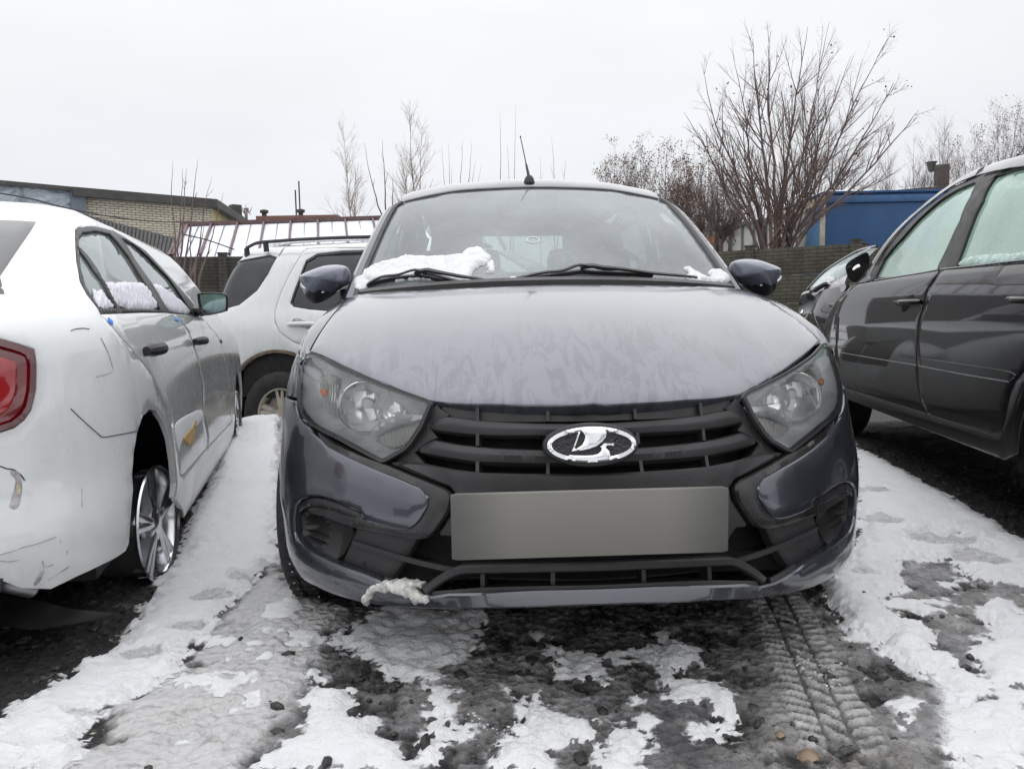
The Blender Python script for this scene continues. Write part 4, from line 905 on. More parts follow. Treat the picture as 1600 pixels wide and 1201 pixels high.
# accents on the visible side
def line_on(surf, pts, w, mat, name, parent, off=.0008, h=.0015, n=6):
    q = cat(np.array(pts), n); return MB().sweep(surf.P(q[:, 0], q[:, 1])+surf.N(q[:, 0], q[:, 1])*off, [(-w, -h), (w, -h), (w*.6, h*.5), (-w*.6, h*.5)], surf.N(q[:, 0], q[:, 1])).build(name, mat, parent)
line_on(SF, ab(Zbm([(415, -6), (500, 75), (580, 145), (610, 160), (700, 145), (812, 122)])), .0012, M['seal'], 'bumper_shut_line', swt)
line_on(SF, ab(Za([(510, 1000), (545, 988), (600, 983), (645, 988)])), .0009, M['seal'], 'fuel_flap_line', swt)
line_on(SF, ab(Z5([(525, 760), (555, 820), (580, 890), (586, 925), (560, 945), (500, 962)])), .0006, M['scuff'], 'fuel_flap_line', swt)
cur = MB()
def scr(pts, w=.0012, m='scuff', nm='scratch'):
    line_on(SF, ab(Zbm(pts)), w, M[m], nm, swt, off=.0006, h=.0008, n=4)
scr([(0, 330), (40, 345), (75, 350), (100, 365), (125, 385), (145, 415)], .0018, 'seal', 'bumper_crack')
scr([(0, 850), (60, 832), (140, 805), (200, 790), (240, 776), (330, 745)], .001, 'scuff', 'bumper_crack')
scr([(478, 460), (480, 520), (482, 570)], .001); 
scr([(405, 920), (350, 955), (280, 1000)], .0018); scr([(250, 885), (262, 920), (310, 908)], .0015); scr([(0, 885), (60, 890), (110, 880)], .001); scr([(395, 820), (392, 850)], .001); scr([(355, 760), (352, 780)], .0015)
sc1 = ab(Zbm([(60, 350), (110, 360), (130, 400), (130, 450), (125, 500), (115, 560), (85, 590), (50, 570), (70, 500), (90, 440), (88, 400), (60, 380)]))
MB().patch(SF, rnd(sc1, 1), off=.0012, rd=.001, depth=.001, res=.01, h=lambda nv, d: np.array([noise.noise((x*150, y*60, 0))*.0012 for x, y in nv])).build('scuff_mark', M['scuff'], swt)
sc1 = ab(Zbm([(92, 430), (122, 430), (118, 500), (95, 498)])); MB().patch(SF, rnd(sc1, 1), off=.003, rd=.0005, depth=.001, res=.01).build('rust_spot', simple('bare_filler', (.42, .36, .28), .8, var=.4, scale=60), swt)
sc1 = ab(Zbm([(250, 930), (262, 940), (240, 1000), (205, 1035), (195, 1020), (225, 970)])); MB().patch(SF, rnd(sc1, 1), off=.0015, rd=.001, depth=.001, res=.01).build('scuff_mark', M['scuff'], swt)
# torn film and tan paper on the rear door, tape
pk = ab(Zd([(312, 985), (320, 945), (380, 900), (490, 850), (508, 900), (480, 945), (440, 985), (400, 1020), (360, 1060), (345, 1110), (345, 1150), (330, 1100)])); MB().patch(SF, rnd(pk, 1), off=.0015, rd=.001, depth=.001, res=.02).build('torn_film', M['film'], swt)
pk = ab(Zd([(370, 1040), (400, 1005), (430, 975), (445, 920), (455, 930), (450, 980), (435, 1040), (440, 1070), (415, 1105), (375, 1075)])); MB().patch(SF, rnd(pk, 1), off=.004, rd=.002, depth=.003, res=.01).build('torn_paper', M['tan'], swt)
for q in (Za([(780, 905), (815, 935), (812, 962), (775, 935)]), Z5([(908, 655), (928, 662), (930, 676), (912, 668)])): MB().patch(SF, ab(q), off=.002, rd=.0005, depth=.001, res=.02).build('tape_patch', M['tapeblue'], swt)
def handle(surf, p0, p1, name, mat, parent, r=.014, rec=None, side=1):
    a = surf.ab([p0, p1], side); t = np.linspace(0, 1, 9)[:, None]; q = a[0]+(a[1]-a[0])*t; N_ = surf.N(q[:, 0], q[:, 1])
    H_ = MB(); H_.tube(surf.P(q[:, 0], q[:, 1])+N_*(.004+.03*np.sin(np.linspace(.25, math.pi-.25, 9)))[:, None], r, 10, up=N_, scale=np.interp(t[:, 0], [0, .1, .5, .9, 1], [.7, 1, 1, 1, .7])); H = H_.build(name, mat, parent)
    if rec is not None:
        m_ = (a[0]+a[1])/2; e_ = np.array([[m_[0]+rec*.8*math.cos(u), m_[1]-.004+rec*math.sin(u)] for u in np.linspace(0, 2*math.pi, 20, endpoint=False)])
        MB().patch(surf, e_, off=.0015, rd=0, depth=.002, res=.02, h=lambda nv, d: -.0*d).build('handle_recess', M['plastic'] if mat == M['plastic'] else M['scuff'], H)
    return H
handle(SF, Zd([(98, 470)])[0], Zd([(185, 452)])[0], 'door_handle', M['plastic'], swt, r=.020)
handle(SF, Zd([(432, 405)])[0], Zd([(482, 400)])[0], 'door_handle', M['plastic'], swt, r=.018)
fl = ab(Zd([(618, 385), (632, 400), (628, 415), (614, 400)])); MB().patch(SF, fl, off=.003, rd=.001, depth=.003, res=.02).build('side_repeater', M['plastic'], swt)
# roof
SR = Surf(lambda x, y: np.stack([x+0*y, y+0*x, 1.468-.03*(x/.42)**2-.012*((y-1.9)/.6)**2+0*y], -1), SP, (-.6, .6), (1.0, 3.2), 40)
rl_ = [(x, sY0(1.443)+.28*0+.02) for x in (-.3, 0, .3)]
rr_ = [(sW(1.422)*float(np.interp(a, stab[0], stab[1])), float(sY0(1.422)+(sY1(1.422)-sY0(1.422))*np.interp(a, stab[0], stab[2]))) for a in np.linspace(0, a_end, 40)]
rr_ = np.array(rr_); ro_ = np.concatenate([rr_, (rr_*[-1, 1])[::-1][1:-1]])
RP_ = MB(); 
nv, tri, d_, lo_ = fill2d(ro_, [], .08, []); zz = 1.422+.010*(1-np.exp(-d_/.12)); RP_.add(np.stack([nv[:, 0], nv[:, 1], zz], 1), tri); RP_.build('roof', M['white'], swt)
# tailgate glass (dark) laid into the rear slope
def px_ab(P): return ab(P)
bgl = ab([(0, 341.5), (30, 342.5), (57, 346.5), (45, 366), (24, 396), (0, 432)]); bgl = bgl[bgl[:, 0].argsort()]
tgl = ab([(57, 346.5), (50, 358), (40, 373), (24, 396), (12, 414), (0, 432)]); print('skoda glass', tgl.round(2).tolist())
tg_poly = np.concatenate([[[-tgl[0][0], tgl[0][1]]], tgl[:1], tgl[1:], [[tgl[-1][0]+.03, 1.06]], [[-tgl[-1][0]-.03, 1.06]], (tgl[1:]*[-1, 1])[::-1]])[::-1]
MB().patch(SF, tg_poly, off=.003, rd=.003, depth=.006, res=.06).build('rear_window', M['darkglass'], swt)
# mirror on the front door
def side_mirror(pl, px_out, Y, parent, depth_dir, glassm, shellm, stalk, name='door_mirror', gk=.86, thick=.10):
    d = np.array([pl.l(at(px, py, Y)) for px, py in px_out]); d = rnd(cat(d, 3, True), 1); c = d.mean(0); dd = np.array(depth_dir, float)
    rows = [c+(d-c)*k+dd*t for t, k in ((.0, gk), (-.006, .95), (.004, 1.0), (.03, 1.0), (.06, .95), (.085, .8), (thick, .5), (thick+.008, .05))]
    R_ = np.array(rows); R_ = np.concatenate([R_, R_[:, :1]], 1); m = MB(); m.grid(R_, flip=True); o = m.build(name, shellm, parent, ang=60)
    n = len(d); MB().add(c+(d-c)*gk+dd*.004, [tuple(range(n))]).build('mirror_glass', glassm, o)
    st = np.array([pl.l(at(px, py, y)) for px, py, y in stalk]); MB().tube(cat(st, 4), .022, 8, sx=1.6).build('mirror_stalk', M['plastic'], o); return o
mc = SF.P(*ab(Zd([(450, 215)]))[0]); Ym = SP.w(mc)[1]
M['mirglass'] = simple('mirror_face_greenish', (.26, .36, .34), .08, .9, var=.3, scale=10)
side_mirror(SP, Zd([(462, 90), (480, 76), (560, 70), (640, 78), (668, 95), (668, 180), (650, 200), (560, 222), (510, 225), (480, 190)]), Ym-.03, swt, (0, 1, 0), M['mirglass'], M['plastic'], [(305, 485, Ym+.06), (316, 487, Ym+.0), (324, 480, Ym+.02)])
M['bsnow'] = simple('wet_window_snow', (.62, .62, .68), .6, var=.12, scale=60, bump=.6, bscale=200)
# snow on the windows
def snow_side(surf, pts, parent, mat, th=.012, seed=0, side=1, res=.014):
    a = surf.ab(pts, side); a = resamp(rnd(a, 1), res); rs = np.random.RandomState(seed); a = a+rs.randn(*a.shape)*res*.12
    MB().patch(surf, a, off=th*.5-.006, dome=(th*.7, .02), depth=.004, res=res, h=lambda nv, d: np.array([noise.noise((x*50, y*50, seed))*.005+noise.noise((x*120, y*120, seed))*.003 for x, y in nv])).build('snow_on_glass', mat, parent, ang=180)
snow_side(SF, Za([(770, 640), (800, 635), (850, 650), (900, 642), (960, 645), (1050, 650), (1110, 745), (1160, 846), (870, 833), (820, 740)]), swt, M['bsnow'], seed=1)
snow_side(SF, Za([(675, 665), (700, 700), (735, 690), (780, 745), (840, 828), (735, 832), (700, 770)]), swt, M['bsnow'], seed=2)
snow_side(SF, Zd([(175, 8), (215, 15), (260, 45), (310, 85), (360, 120), (400, 165), (430, 215), (285, 195), (235, 110)]), swt, M['bsnow'], seed=3)
snow_side(SF, Za([(575, 245), (600, 225), (700, 225), (800, 245), (830, 268), (810, 282), (730, 262), (640, 250), (585, 262)]), swt, M['snow'], seed=4, th=.02)
# wheels: bare rims, no tyres
for (y, tw) in ((.93, .35), (3.53, .1)):
    for sgn in (-1, 1): wheel(swt, (sgn*(.795 if y < 1 else .84), y, .285 if y < 1 else .305), (sgn*math.cos(.15), -math.sin(.15) if y < 1 else 0, .03), R=.30, rim=.194, w=.21, tyre=False, rimmat='chromealloy' if False else 'alloy2', twist=tw, spw=.11, name='alloy_rim')
    for sgn in (-1, 1): MB().lathe([(.36, .0), (.36, -.26), (0, -.28)], (sgn*.78, y, .32), (sgn, 0, 0), 24, a0=.35, a1=math.pi-.35).build('wheel_well', M['void'], swt)
MB().box((0, 2.2, .30), (1.45, 3.6, .06)).build('underbody', M['void'], swt)
MB().box((0, 2.2, .80), (1.3, 1.6, .1), bev=.02).build('cabin_trim', M['cabin'], swt)
for sx in (-.36, .36):
    s_ = MB(); s_.box((sx, 2.35, .98), (.46, .14, .5), bev=.05); s_.box((sx, 2.38, 1.28), (.26, .09, .15), bev=.03); s_.build('front_seat', M['seat'], swt)

# rear end of the white car: boot shut line, plate recess, lower black trim
def seam(surf, pts, parent, w=.0018, name='shut_line'): line_on(surf, np.array(pts, float), w, M['seal'], name, parent, off=.0008, h=.0012)
seam(SF, [(-.58, 1.03), (-.60, .90), (-.57, .70), (-.52, .62), (0, .60), (.52, .62), (.57, .70), (.60, .90), (.58, 1.03)], swt)
MB().patch(SF, rnd([(.27, .80), (-.27, .80), (-.27, .66), (.27, .66)][::-1], 2, .1), off=-.002, rd=0, depth=0, res=.05, h=lambda nv, d: .004+0*d).build('plate_recess', M['plastic'], swt)
MB().patch(SF, rnd([(.26, .785), (-.26, .785), (-.26, .675), (.26, .675)][::-1], 1, .03), off=.006, rd=.002, depth=.006, res=.05).build('number_plate', M['film'], swt)
MB().patch(SF, rnd([(.62, .40), (-.62, .40), (-.58, .26), (.58, .26)][::-1], 1, .1), off=.004, rd=.003, depth=.01, res=.06).build('bumper_insert', M['plastic'], swt)
# ============================================================ black car on the right, seen from behind its left flank
M['black'] = car_paint('black_paint', (.004, .004, .005), .0, .35, dirt=(.045, .043, .042), dlow=.75, damt=.5, streak=.15, crough=.02, grime=.08, coat=.75)
M['black'].node_tree.nodes['Principled BSDF'].inputs['Specular IOR Level'].default_value = .25
M['greenglass'] = glass_mat('green_misted_glass', (.55, .80, .68), (.50, .73, .60), .50, .02, 1.5, 1.6)
M['visor'] = simple('rain_deflector', (.045, .047, .055), .15, coat=1)
KP = Place(2.437, 1.208, -.145)
blk = thing('parked_car', 'black car with misted green-tinted windows and dark wind deflectors, right of the grey hatchback', 'car', (KP.x, KP.y, 0), KP.yaw)
ktab = plan_table(.88, 5.0, 1.0, 2.6, .4, 2.6)    # here the far end (nose) is the second end
ktab = plan_table(.88, 5.0, .4, 2.6, 1.15, 2.0)
kW = pchip([.1, .2, .34, .6, .9, 1.0, 1.05, 1.12, 1.3, 1.42, 1.5, 1.55], [.80, .83, .865, .88, .872, .86, .845, .815, .745, .68, .60, .50])
kY0 = pchip([.1, .3, .6, .9, 1.05, 1.4, 1.55], [.1, .0, .0, .03, .08, .3, .6])
kY1 = pchip([.1, .3, .6, .8, .95, 1.03, 1.1, 1.3, 1.5, 1.55], [4.85, 5.0, 5.0, 4.9, 4.6, 4.25, 4.1, 3.65, 3.0, 2.8])
KF = stack(KP, ktab, kW, kY0, kY1, (-5.7, .3), (.12, 1.53), ng=170)
def kA(y, z): return yA(y, z, ktab, kY0, kY1)
kb = lambda p: KF.ab(p, -1)
Z7 = lambda p: zm(1200, 200, 3.0025, p)
Zs = lambda p: zm(1200, 480, 3.0025, p)
Zt = lambda p: zm(1400, 200, 4.29, p)
Zn = lambda p: zm(1240, 370, 7.506, p)
k_end = float(ktab[0][-1])
fw = kb(Z7([(500, 700), (545, 610), (640, 500), (700, 432), (800, 342), (880, 290), (965, 252)])+Zt([(530, 375), (490, 460), (420, 620), (340, 790), (265, 945)])+Z7([(700, 678), (600, 695)]))
rw = kb(Zt([(660, 320), (760, 285), (858, 258)])+[(1640, 250), (1700, 246), (1700, 398), (1600, 408)]+Zt([(640, 915), (395, 930), (430, 830), (500, 640), (570, 490)]))
rear_door = kb(Zt([(300, 950), (250, 1030), (200, 1120), (185, 1200)])+Zs([(705, 120), (703, 240), (708, 340), (722, 430), (752, 497), (1060, 596), (1095, 585), (1112, 520), (1135, 400), (1160, 345), (1205, 295)])+[(1660, 520), (1720, 500), (1720, 402), (1600, 412)])
front_door = kb(Zn([(690, 560), (640, 660), (580, 730), (545, 810), (515, 900), (508, 1000), (508, 1150)])+Zs([(326, 250), (333, 330), (352, 368), (375, 378), (745, 495), (718, 430), (704, 340), (699, 240), (701, 120)])+Zt([(180, 1200), (195, 1120), (245, 1030), (292, 952)])+Z7([(600, 700), (500, 718)]))
karch = kb(Zs([(1205, 298), (1180, 380), (1168, 450), (1172, 540), (1182, 630), (1195, 725)])); print('black arch', np.round(KF.P(karch[:, 0], karch[:, 1]), 2).tolist())
print('black door', np.round(KF.P(front_door[:, 0], front_door[:, 1]), 2).tolist()[::3])
silh = Zs([(1190, 728), (800, 605), (560, 512), (385, 432)]); ksb = kb(silh); print('sill', np.round(KF.P(ksb[:, 0], ksb[:, 1]), 2).tolist())
zb = float(np.median(ksb[:, 1]))
ya = .98; ra = .37
rear_arch = [(-kA(y, z), z) for y, z in archpts(ya, .33, ra, 14, .1, math.pi-.1)]
fa_ = kb(Zn([(215, 1040), (160, 980), (185, 905), (235, 905), (290, 960), (330, 1060)])); print('fr arch', np.round(KF.P(fa_[:, 0], fa_[:, 1]), 2).tolist())
yfa = 4.22; front_arch = [(-kA(y, z), z) for y, z in archpts(yfa, .36, .38, 14, .1, math.pi-.1)]
kshell = np.array([(0, .25), (-kA(.3, .25), .25)]+rear_arch+[(-kA(1.45, zb), zb), (-kA(3.7, zb), zb)]+front_arch+[(-kA(4.8, .25), .25), (-k_end, .25), (-k_end, .93), (-kA(4.55, .94), .94), (-kA(4.15, 1.0), 1.0), (-kA(3.9, 1.035), 1.035), (-kA(3.6, 1.10), 1.10), (-kA(3.2, 1.24), 1.24), (-kA(2.7, 1.42), 1.42), (-kA(2.45, 1.50), 1.50), (-kA(2.3, 1.53), 1.53), (0, 1.53)])
dloK = np.concatenate([kb(Z7([(480, 718), (478, 690), (520, 610), (600, 510), (690, 415), (800, 318), (900, 258), (975, 228)])+Zt([(600, 300), (700, 278), (858, 240)])+[(1640, 232), (1730, 232), (1730, 404), (1600, 412)])]) 
fwd = gapped(front_door, -.0015); rdd = gapped(rear_door, -.0015)
for m_ in MIR:
    MB().patch(KF, kshell, holes=[gapped(dloK, -.001), fwd, rdd], rd=.005, depth=.02, res=.05, mir=m_).build('body_shell', M['black'], blk)
    MB().patch(KF, rear_door, rd=.005, depth=.02, res=.04, mir=m_).build('rear_door', M['black'], blk)
    MB().patch(KF, front_door, rd=.005, depth=.02, res=.04, mir=m_).build('front_door', M['black'], blk)
    MB().patch(KF, dloK, holes=[fw, rw], off=-.002, rd=.004, depth=.03, res=.04, mir=m_).build('window_frame', M['plastic'], blk)
    MB().patch(KF, fw, off=-.016, rd=0, depth=.003, res=.05, mir=m_).build('door_glass', M['greenglass'], blk)
    MB().patch(KF, rw, off=-.016, rd=0, depth=.003, res=.05, mir=m_).build('door_glass', M['greenglass'], blk)
    lr_ = np.array([(-kA(1.45, zb+.03), zb+.03), (-kA(3.7, zb+.03), zb+.03), (-kA(3.7, .98), .98), (-kA(1.0, .98), .98)])
    MB().patch(KF, lr_, off=-.024, rd=0, depth=0, res=.12, mir=m_).build('door_liner', M['void'], blk)
for y in (ya, yfa):
    for sgn in (-1, 1): MB().lathe([(.40, .02), (.40, -.25), (0, -.25)], (sgn*.83, y, .34), (sgn, 0, 0), 24, a0=-.1, a1=math.pi+.1).build('wheel_well', M['void'], blk)
for sgn in (-1, 1):
    wheel(blk, (sgn*.81, ya, .33), (sgn, 0, 0), R=.33, rim=.205, tread=False); wheel(blk, (sgn*.76, yfa, .33), (sgn, 0, 0), R=.33, rim=.205, tread=False)
MB().box((0, 2.5, .36), (1.5, 4.0, .08)).build('underbody', M['void'], blk)
# roof closed above the stack
rr_ = np.array([(kW(1.53)*float(np.interp(a, ktab[0], ktab[1])), float(kY0(1.53)+(kY1(1.53)-kY0(1.53))*np.interp(a, ktab[0], ktab[2]))) for a in np.linspace(0, k_end, 40)])
nv, tri, d_, lo_ = fill2d(np.concatenate([rr_, (rr_*[-1, 1])[::-1][1:-1]]), [], .09, []); MB().add(np.stack([nv[:, 0], nv[:, 1], 1.53+.03*(1-np.exp(-d_/.15))], 1), tri).build('roof', M['black'], blk)
# wind deflectors along the top of each window
dq = kb(Z7([(505, 640), (600, 505), (700, 400), (800, 310), (900, 250), (1000, 212)])); dq2 = kb(Zt([(612, 292), (700, 268), (780, 250), (858, 232)])+[(1680, 240)])
for m_ in MIR:
    sg = 1 if not m_ else -1
    for q_ in (dq, dq2):
        q = cat(q_, 5)*[sg, 1]; N_ = KF.N(q[:, 0], q[:, 1])
        MB().sweep(KF.P(q[:, 0], q[:, 1])+N_*.018, [(-.028, -.006), (.026, -.014), (.026, -.009), (.0, .003), (-.028, .0)] if sg > 0 else [(-.026, -.014), (.028, -.006), (.028, 0), (0, .003), (-.026, -.009)], N_).build('wind_deflector', M['visor'], blk)
# roof edge moulding with wet sheen, grime line
def on(surf, px, w, mat, name, parent, off=.002, h=.003, side=-1): 
    q = surf.ab(px, side) if not isinstance(px, np.ndarray) else px
    return line_on(surf, q, w, mat, name, parent, off, h)
on(KF, Zs([(338, 212), (500, 240), (698, 272)]), .003, M['steel'], 'door_moulding', blk)
on(KF, Zs([(708, 275), (900, 312), (1130, 350)]), .003, M['steel'], 'door_moulding', blk)
on(KF, Zs([(338, 186), (405, 190)]), .0015, M['visor'], 'door_moulding', blk)
on(KF, Zs([(705, 238), (900, 265), (1140, 305), (1138, 345)]), .0015, M['visor'], 'door_moulding', blk)
on(KF, Z7([(500, 714), (700, 682), (800, 664)]), .003, M['visor'], 'window_trim', blk)
on(KF, Zt([(300, 945), (500, 925), (858, 885)])+[(1660, 405)], .003, M['visor'], 'window_trim', blk)
handle(KF, Z7([(605, 822)])[0], Z7([(728, 815)])[0], 'door_handle', M['black'], blk, r=.013, rec=None, side=-1)
handle(KF, Z7([(1140, 805)])[0], (1640, 470), 'door_handle', M['black'], blk, r=.013, rec=None, side=-1)
for (cx_, cy_, r_) in ((660, 820, 22),):
    c = kb(Z7([(655, 822)]))[0]; e_ = np.array([[c[0]+.06*math.cos(u), c[1]+.042*math.sin(u)] for u in np.linspace(0, 2*math.pi, 20, endpoint=False)])
    MB().patch(KF, e_, off=.001, rd=0, depth=.001, res=.02).build('handle_recess', M['void'], blk)
# bonnet
bonw = Surf(lambda x, y: np.stack([x+0*y, y+0*x, .985-.16*np.clip((y-4.1)/.9, 0, 1)**2-.06*(x/.8)**2], -1), KP, (-.9, .9), (3.9, 5.1), 20)
rr_ = [(-.80, 4.0), (-.80, 4.4), (-.66, 4.75), (0, 4.95), (.66, 4.75), (.80, 4.4), (.80, 4.0)]
MB().patch(bonw, rr_, rd=.01, depth=.1, res=.1).build('bonnet', M['black'], blk)
# wrapped windscreen seen past the A pillar: lofted between pillar and far edge
def loft3(pl, A, B, n=8, m=20, bulge=0.0):
    A = np.array([pl.l(at(*p)) for p in A]); B = np.array([pl.l(at(*p)) for p in B])
    rs = lambda P: np.stack([np.interp(np.linspace(0, 1, m), np.linspace(0, 1, len(c_)), c_) for c_ in cat(P, 6).T], 1)
    A, B = rs(A), rs(B); return np.array([A+(B-A)*t+np.array([0, 0, bulge])*math.sin(math.pi*t) for t in np.linspace(0, 1, n)])
Yb, Yt = 5.35, 4.6
wg = loft3(KP, [(1345, 428, 5.3), (1352, 410, 5.15), (1362, 396, 5.0), (1372, 388, 4.9)], [(1263, 451, 6.2), (1290, 424, 6.05), (1325, 402, 5.8), (1358, 387, 5.5)])
MB().grid(wg, flip=True).build('windscreen', glass_mat('pale_windscreen', (.6, .7, .68), (.58, .66, .65), .75, .02), blk)
ws2 = [KP.l(at(*p)) for p in [(1262, 452, 6.2), (1290, 423.5, 6.05), (1325, 401, 5.8), (1345, 391, 5.65), (1370, 385, 5.4)]]
MB().tube(cat(ws2, 5), .012, 6).build('roof_edge', M['visor'], blk)
ws2 = [KP.l(at(*p)) for p in [(1324, 428, 5.5), (1300, 441, 5.75), (1285, 447, 5.9), (1268, 453, 6.1)]]; MB().tube(cat(ws2, 5), .011, 6).build('windscreen_trim', M['steel'], blk)
wp_ = [KP.l(at(*p)) for p in [(1272, 455, 5.9), (1280, 449, 5.85), (1290, 444, 5.8), (1296, 444, 5.8)]]; MB().tube(cat(wp_, 5), .018, 6, scale=[.5]+[1]*14+[.8]).build('wiper', M['plastic'], blk)
sw = loft3(KP, [(1283, 447, 5.85), (1290, 444, 5.8), (1298, 443, 5.75), (1304, 440, 5.7)], [(1284, 441, 5.9), (1292, 435, 5.85), (1299, 435, 5.8), (1304, 437, 5.75)], bulge=.03); MB().grid(sw).build('snow_clump', M['snow'], blk)
# fender in front of the door and the headlamp end
fe = loft3(KP, [(1332, 445, 5.28), (1318, 466, 5.3), (1311, 482, 5.3), (1308, 505, 5.3), (1307, 530, 5.3), (1307, 560, 5.3)], [(1277, 457, 6.0), (1272, 465, 6.05), (1268, 478, 6.05), (1264, 489, 6.0), (1276, 500, 5.85), (1285, 530, 5.8)], n=10)
nrm = np.array([-.05, 0, 0]); fe = fe+np.sin(np.linspace(0, math.pi, 10))[:, None, None]*nrm
MB().grid(fe).build('front_fender', M['black'], blk)
fe = loft3(KP, [(1324, 428, 5.45), (1322, 436, 5.4), (1320, 442, 5.35), (1322, 448, 5.3), (1318, 456, 5.32)], [(1270, 455, 6.15), (1268, 457, 6.1), (1268, 459, 6.1), (1270, 461, 6.05), (1274, 464, 6.0)], n=8); MB().grid(fe).build('fender_shoulder', M['visor'], blk)
fe = loft3(KP, [(1277, 459, 6.0), (1272, 470, 6.05), (1267, 482, 6.05), (1262, 492, 6.0), (1258, 500, 6)], [(1251, 461, 6.25), (1249, 470, 6.25), (1248, 482, 6.25), (1248, 492, 6.2), (1250, 500, 6.1)], n=6); MB().grid(fe).build('headlamp', M['darkglass'], blk)
fe = [KP.l(at(*p)) for p in [(1254.5, 484, 6.1), (1253, 489, 6.1), (1252, 495, 6.1)]]; MB().tube(cat(fe, 4), .012, 8, scale=np.interp(np.linspace(0, 1, 9), [0, .5, 1], [.3, 1, .6])).build('lamp_glint', M['chrome'], blk)
fe = loft3(KP, [(1300, 442, 5.9), (1285, 448, 5.95), (1275, 453, 6.0)], [(1262, 452, 6.3), (1256, 456, 6.3), (1251, 461, 6.3)], n=5); MB().grid(fe).build('cowl', M['visor'], blk)
# door mirror
side_mirror(KP, Zn([(612, 350), (640, 300), (700, 255), (780, 210), (840, 185), (880, 200), (890, 300), (880, 420), (850, 500), (800, 535), (700, 530), (650, 490), (622, 420)]), 4.75, blk, (-.02, .08, 0), M['black'], M['black'], [(1340, 432, 4.8), (1352, 432, 4.9), (1362, 436, 5.0)], gk=.8, thick=.12)
gl_ = [KP.l(at(*p)) for p in Zn_ ] if False else None
rp_ = [KP.l(at(px, py, 4.70)) for px, py in Zn([(700, 395), (720, 370), (770, 345)])]; MB().tube(cat(rp_, 4), .012, 8, scale=np.linspace(.6, 1.2, 9)).build('turn_repeater', M['chrome'], blk)
# inside: seats
for sx in (-.38, .38):
    s_ = MB(); s_.box((sx, 2.75, 1.0), (.48, .16, .6), bev=.05); s_.box((sx, 2.70, 1.37), (.27, .10, .17), bev=.03); s_.build('front_seat', M['seat'], blk)
s_ = MB(); s_.box((0, 1.7, .95), (1.3, .16, .55), bev=.05); s_.box((-.4, 1.68, 1.28), (.25, .1, .15), bev=.03); s_.build('rear_seat', M['seat'], blk)
MB().box((0, 3.3, .98), (1.35, .5, .12), bev=.05).build('dashboard', M['cabin'], blk)
MB().box((0, 2.4, .6), (1.5, 3.0, .04)).build('cabin_floor', M['cabin'], blk)
ss = [(1.0*x, y) for x, y in Zt([(400, 925), (430, 880), (520, 850), (640, 835), (760, 840), (858, 820)])+[(1650, 385), (1650, 405)]+Zt([(858, 882), (640, 912)])]
M['wsnow'] = simple('melting_snow_behind_glass', (.42, .55, .50), .6, var=.3, scale=40, bump=.6)
snow_side(KF, ss, blk, M['wsnow'], th=.006, seed=6, side=-1)
# roof snow film
snow_side(KF, Zt([(270, 380), (400, 310), (520, 240), (660, 180), (858, 110), (858, 135), (690, 200), (560, 250), (420, 320), (300, 385)]), blk, M['visor'], th=.004, seed=7, side=-1, res=.02)
# ============================================================ white off-roader parked across behind them
M['dirtywhite'] = car_paint('dirty_white_paint', (.56, .575, .575), 0.1, .28, dirt=(.20, .195, .185), dlow=1.35, damt=.95, streak=.3, crough=.1, grime=.35)
UP = Place(-2.413, 7.234, math.radians(-108), -.25)
suv = thing('parked_car', 'dirty white off-road estate with black roof rails and tinted rear windows, parked side-on behind', 'car', (UP.x, UP.y, UP.z), UP.yaw)
utab = plan_table(.90, 4.5, .42, 2.8, .7, 2.4)
uW = pchip([.2, .4, .7, 1.0, 1.12, 1.2, 1.4, 1.6, 1.70, 1.74], [.84, .89, .90, .90, .885, .86, .81, .74, .66, .56])
uY0 = pchip([.2, .5, .8, 1.1, 1.4, 1.65, 1.74], [.06, 0, .02, .06, .16, .32, .45])
uY1 = pchip([.2, .5, .8, 1.02, 1.12, 1.3, 1.6, 1.74], [4.45, 4.5, 4.45, 4.2, 3.5, 3.15, 2.65, 2.3])
UF = stack(UP, utab, uW, uY0, uY1, (-.2, 5.4), (.25, 1.735), ng=150)
ub = lambda p: UF.ab(p, 1)
def uA(y, z): return yA(y, z, utab, uY0, uY1)
Zu = lambda p: zm(280, 340, 3.532, p)
qg = ub(Zu([(75, 420), (110, 330), (160, 240), (195, 215), (300, 210), (500, 205), (540, 218), (490, 310), (430, 400), (330, 480), (265, 498), (150, 505), (80, 480)]))
rg = ub(Zu([(612, 470), (625, 430), (655, 350), (700, 235), (760, 198), (900, 182), (1030, 178), (1130, 178), (1240, 180), (1230, 520), (1030, 520), (840, 515), (720, 505), (630, 490)]))
rdU = ub(Zu([(700, 172), (650, 240), (600, 330), (555, 430), (530, 510), (530, 570), (550, 630), (620, 680), (700, 712), (760, 760), (800, 850), (850, 930), (1300, 930), (1300, 165), (1000, 165), (800, 165)]))
ar_u = ub(Zu([(320, 800), (350, 775), (450, 752), (545, 745), (620, 765), (665, 790)])); print('suv arch', np.round(UF.P(ar_u[:, 0], ar_u[:, 1]), 2).tolist())
wc = UF.P(*ub([(439, 650)])[0]); print('suv wheel', wc); ywu = float(wc[1]); zwu = float(wc[2])
Ra = float(np.max(UF.P(ar_u[:, 0], ar_u[:, 1])[:, 2])-zwu)
u_end = float(utab[0][-1]); yf_ = ywu+2.62
ush = np.array([(0, .35)]+[(uA(y, z), z) for y, z in archpts(ywu, zwu, Ra, 18, .05, math.pi-.05)]+[(uA(ywu+.8, .34), .34), (uA(yf_-.8, .34), .34)]+[(uA(y, z), z) for y, z in archpts(yf_, zwu, Ra, 18, .05, math.pi-.05)]+[(u_end, .35), (u_end, .98), (uA(4.1, 1.04), 1.04), (uA(3.45, 1.12), 1.12), (uA(3.1, 1.3), 1.3), (uA(2.6, 1.6), 1.6), (uA(2.2, 1.735), 1.735), (0, 1.735)])
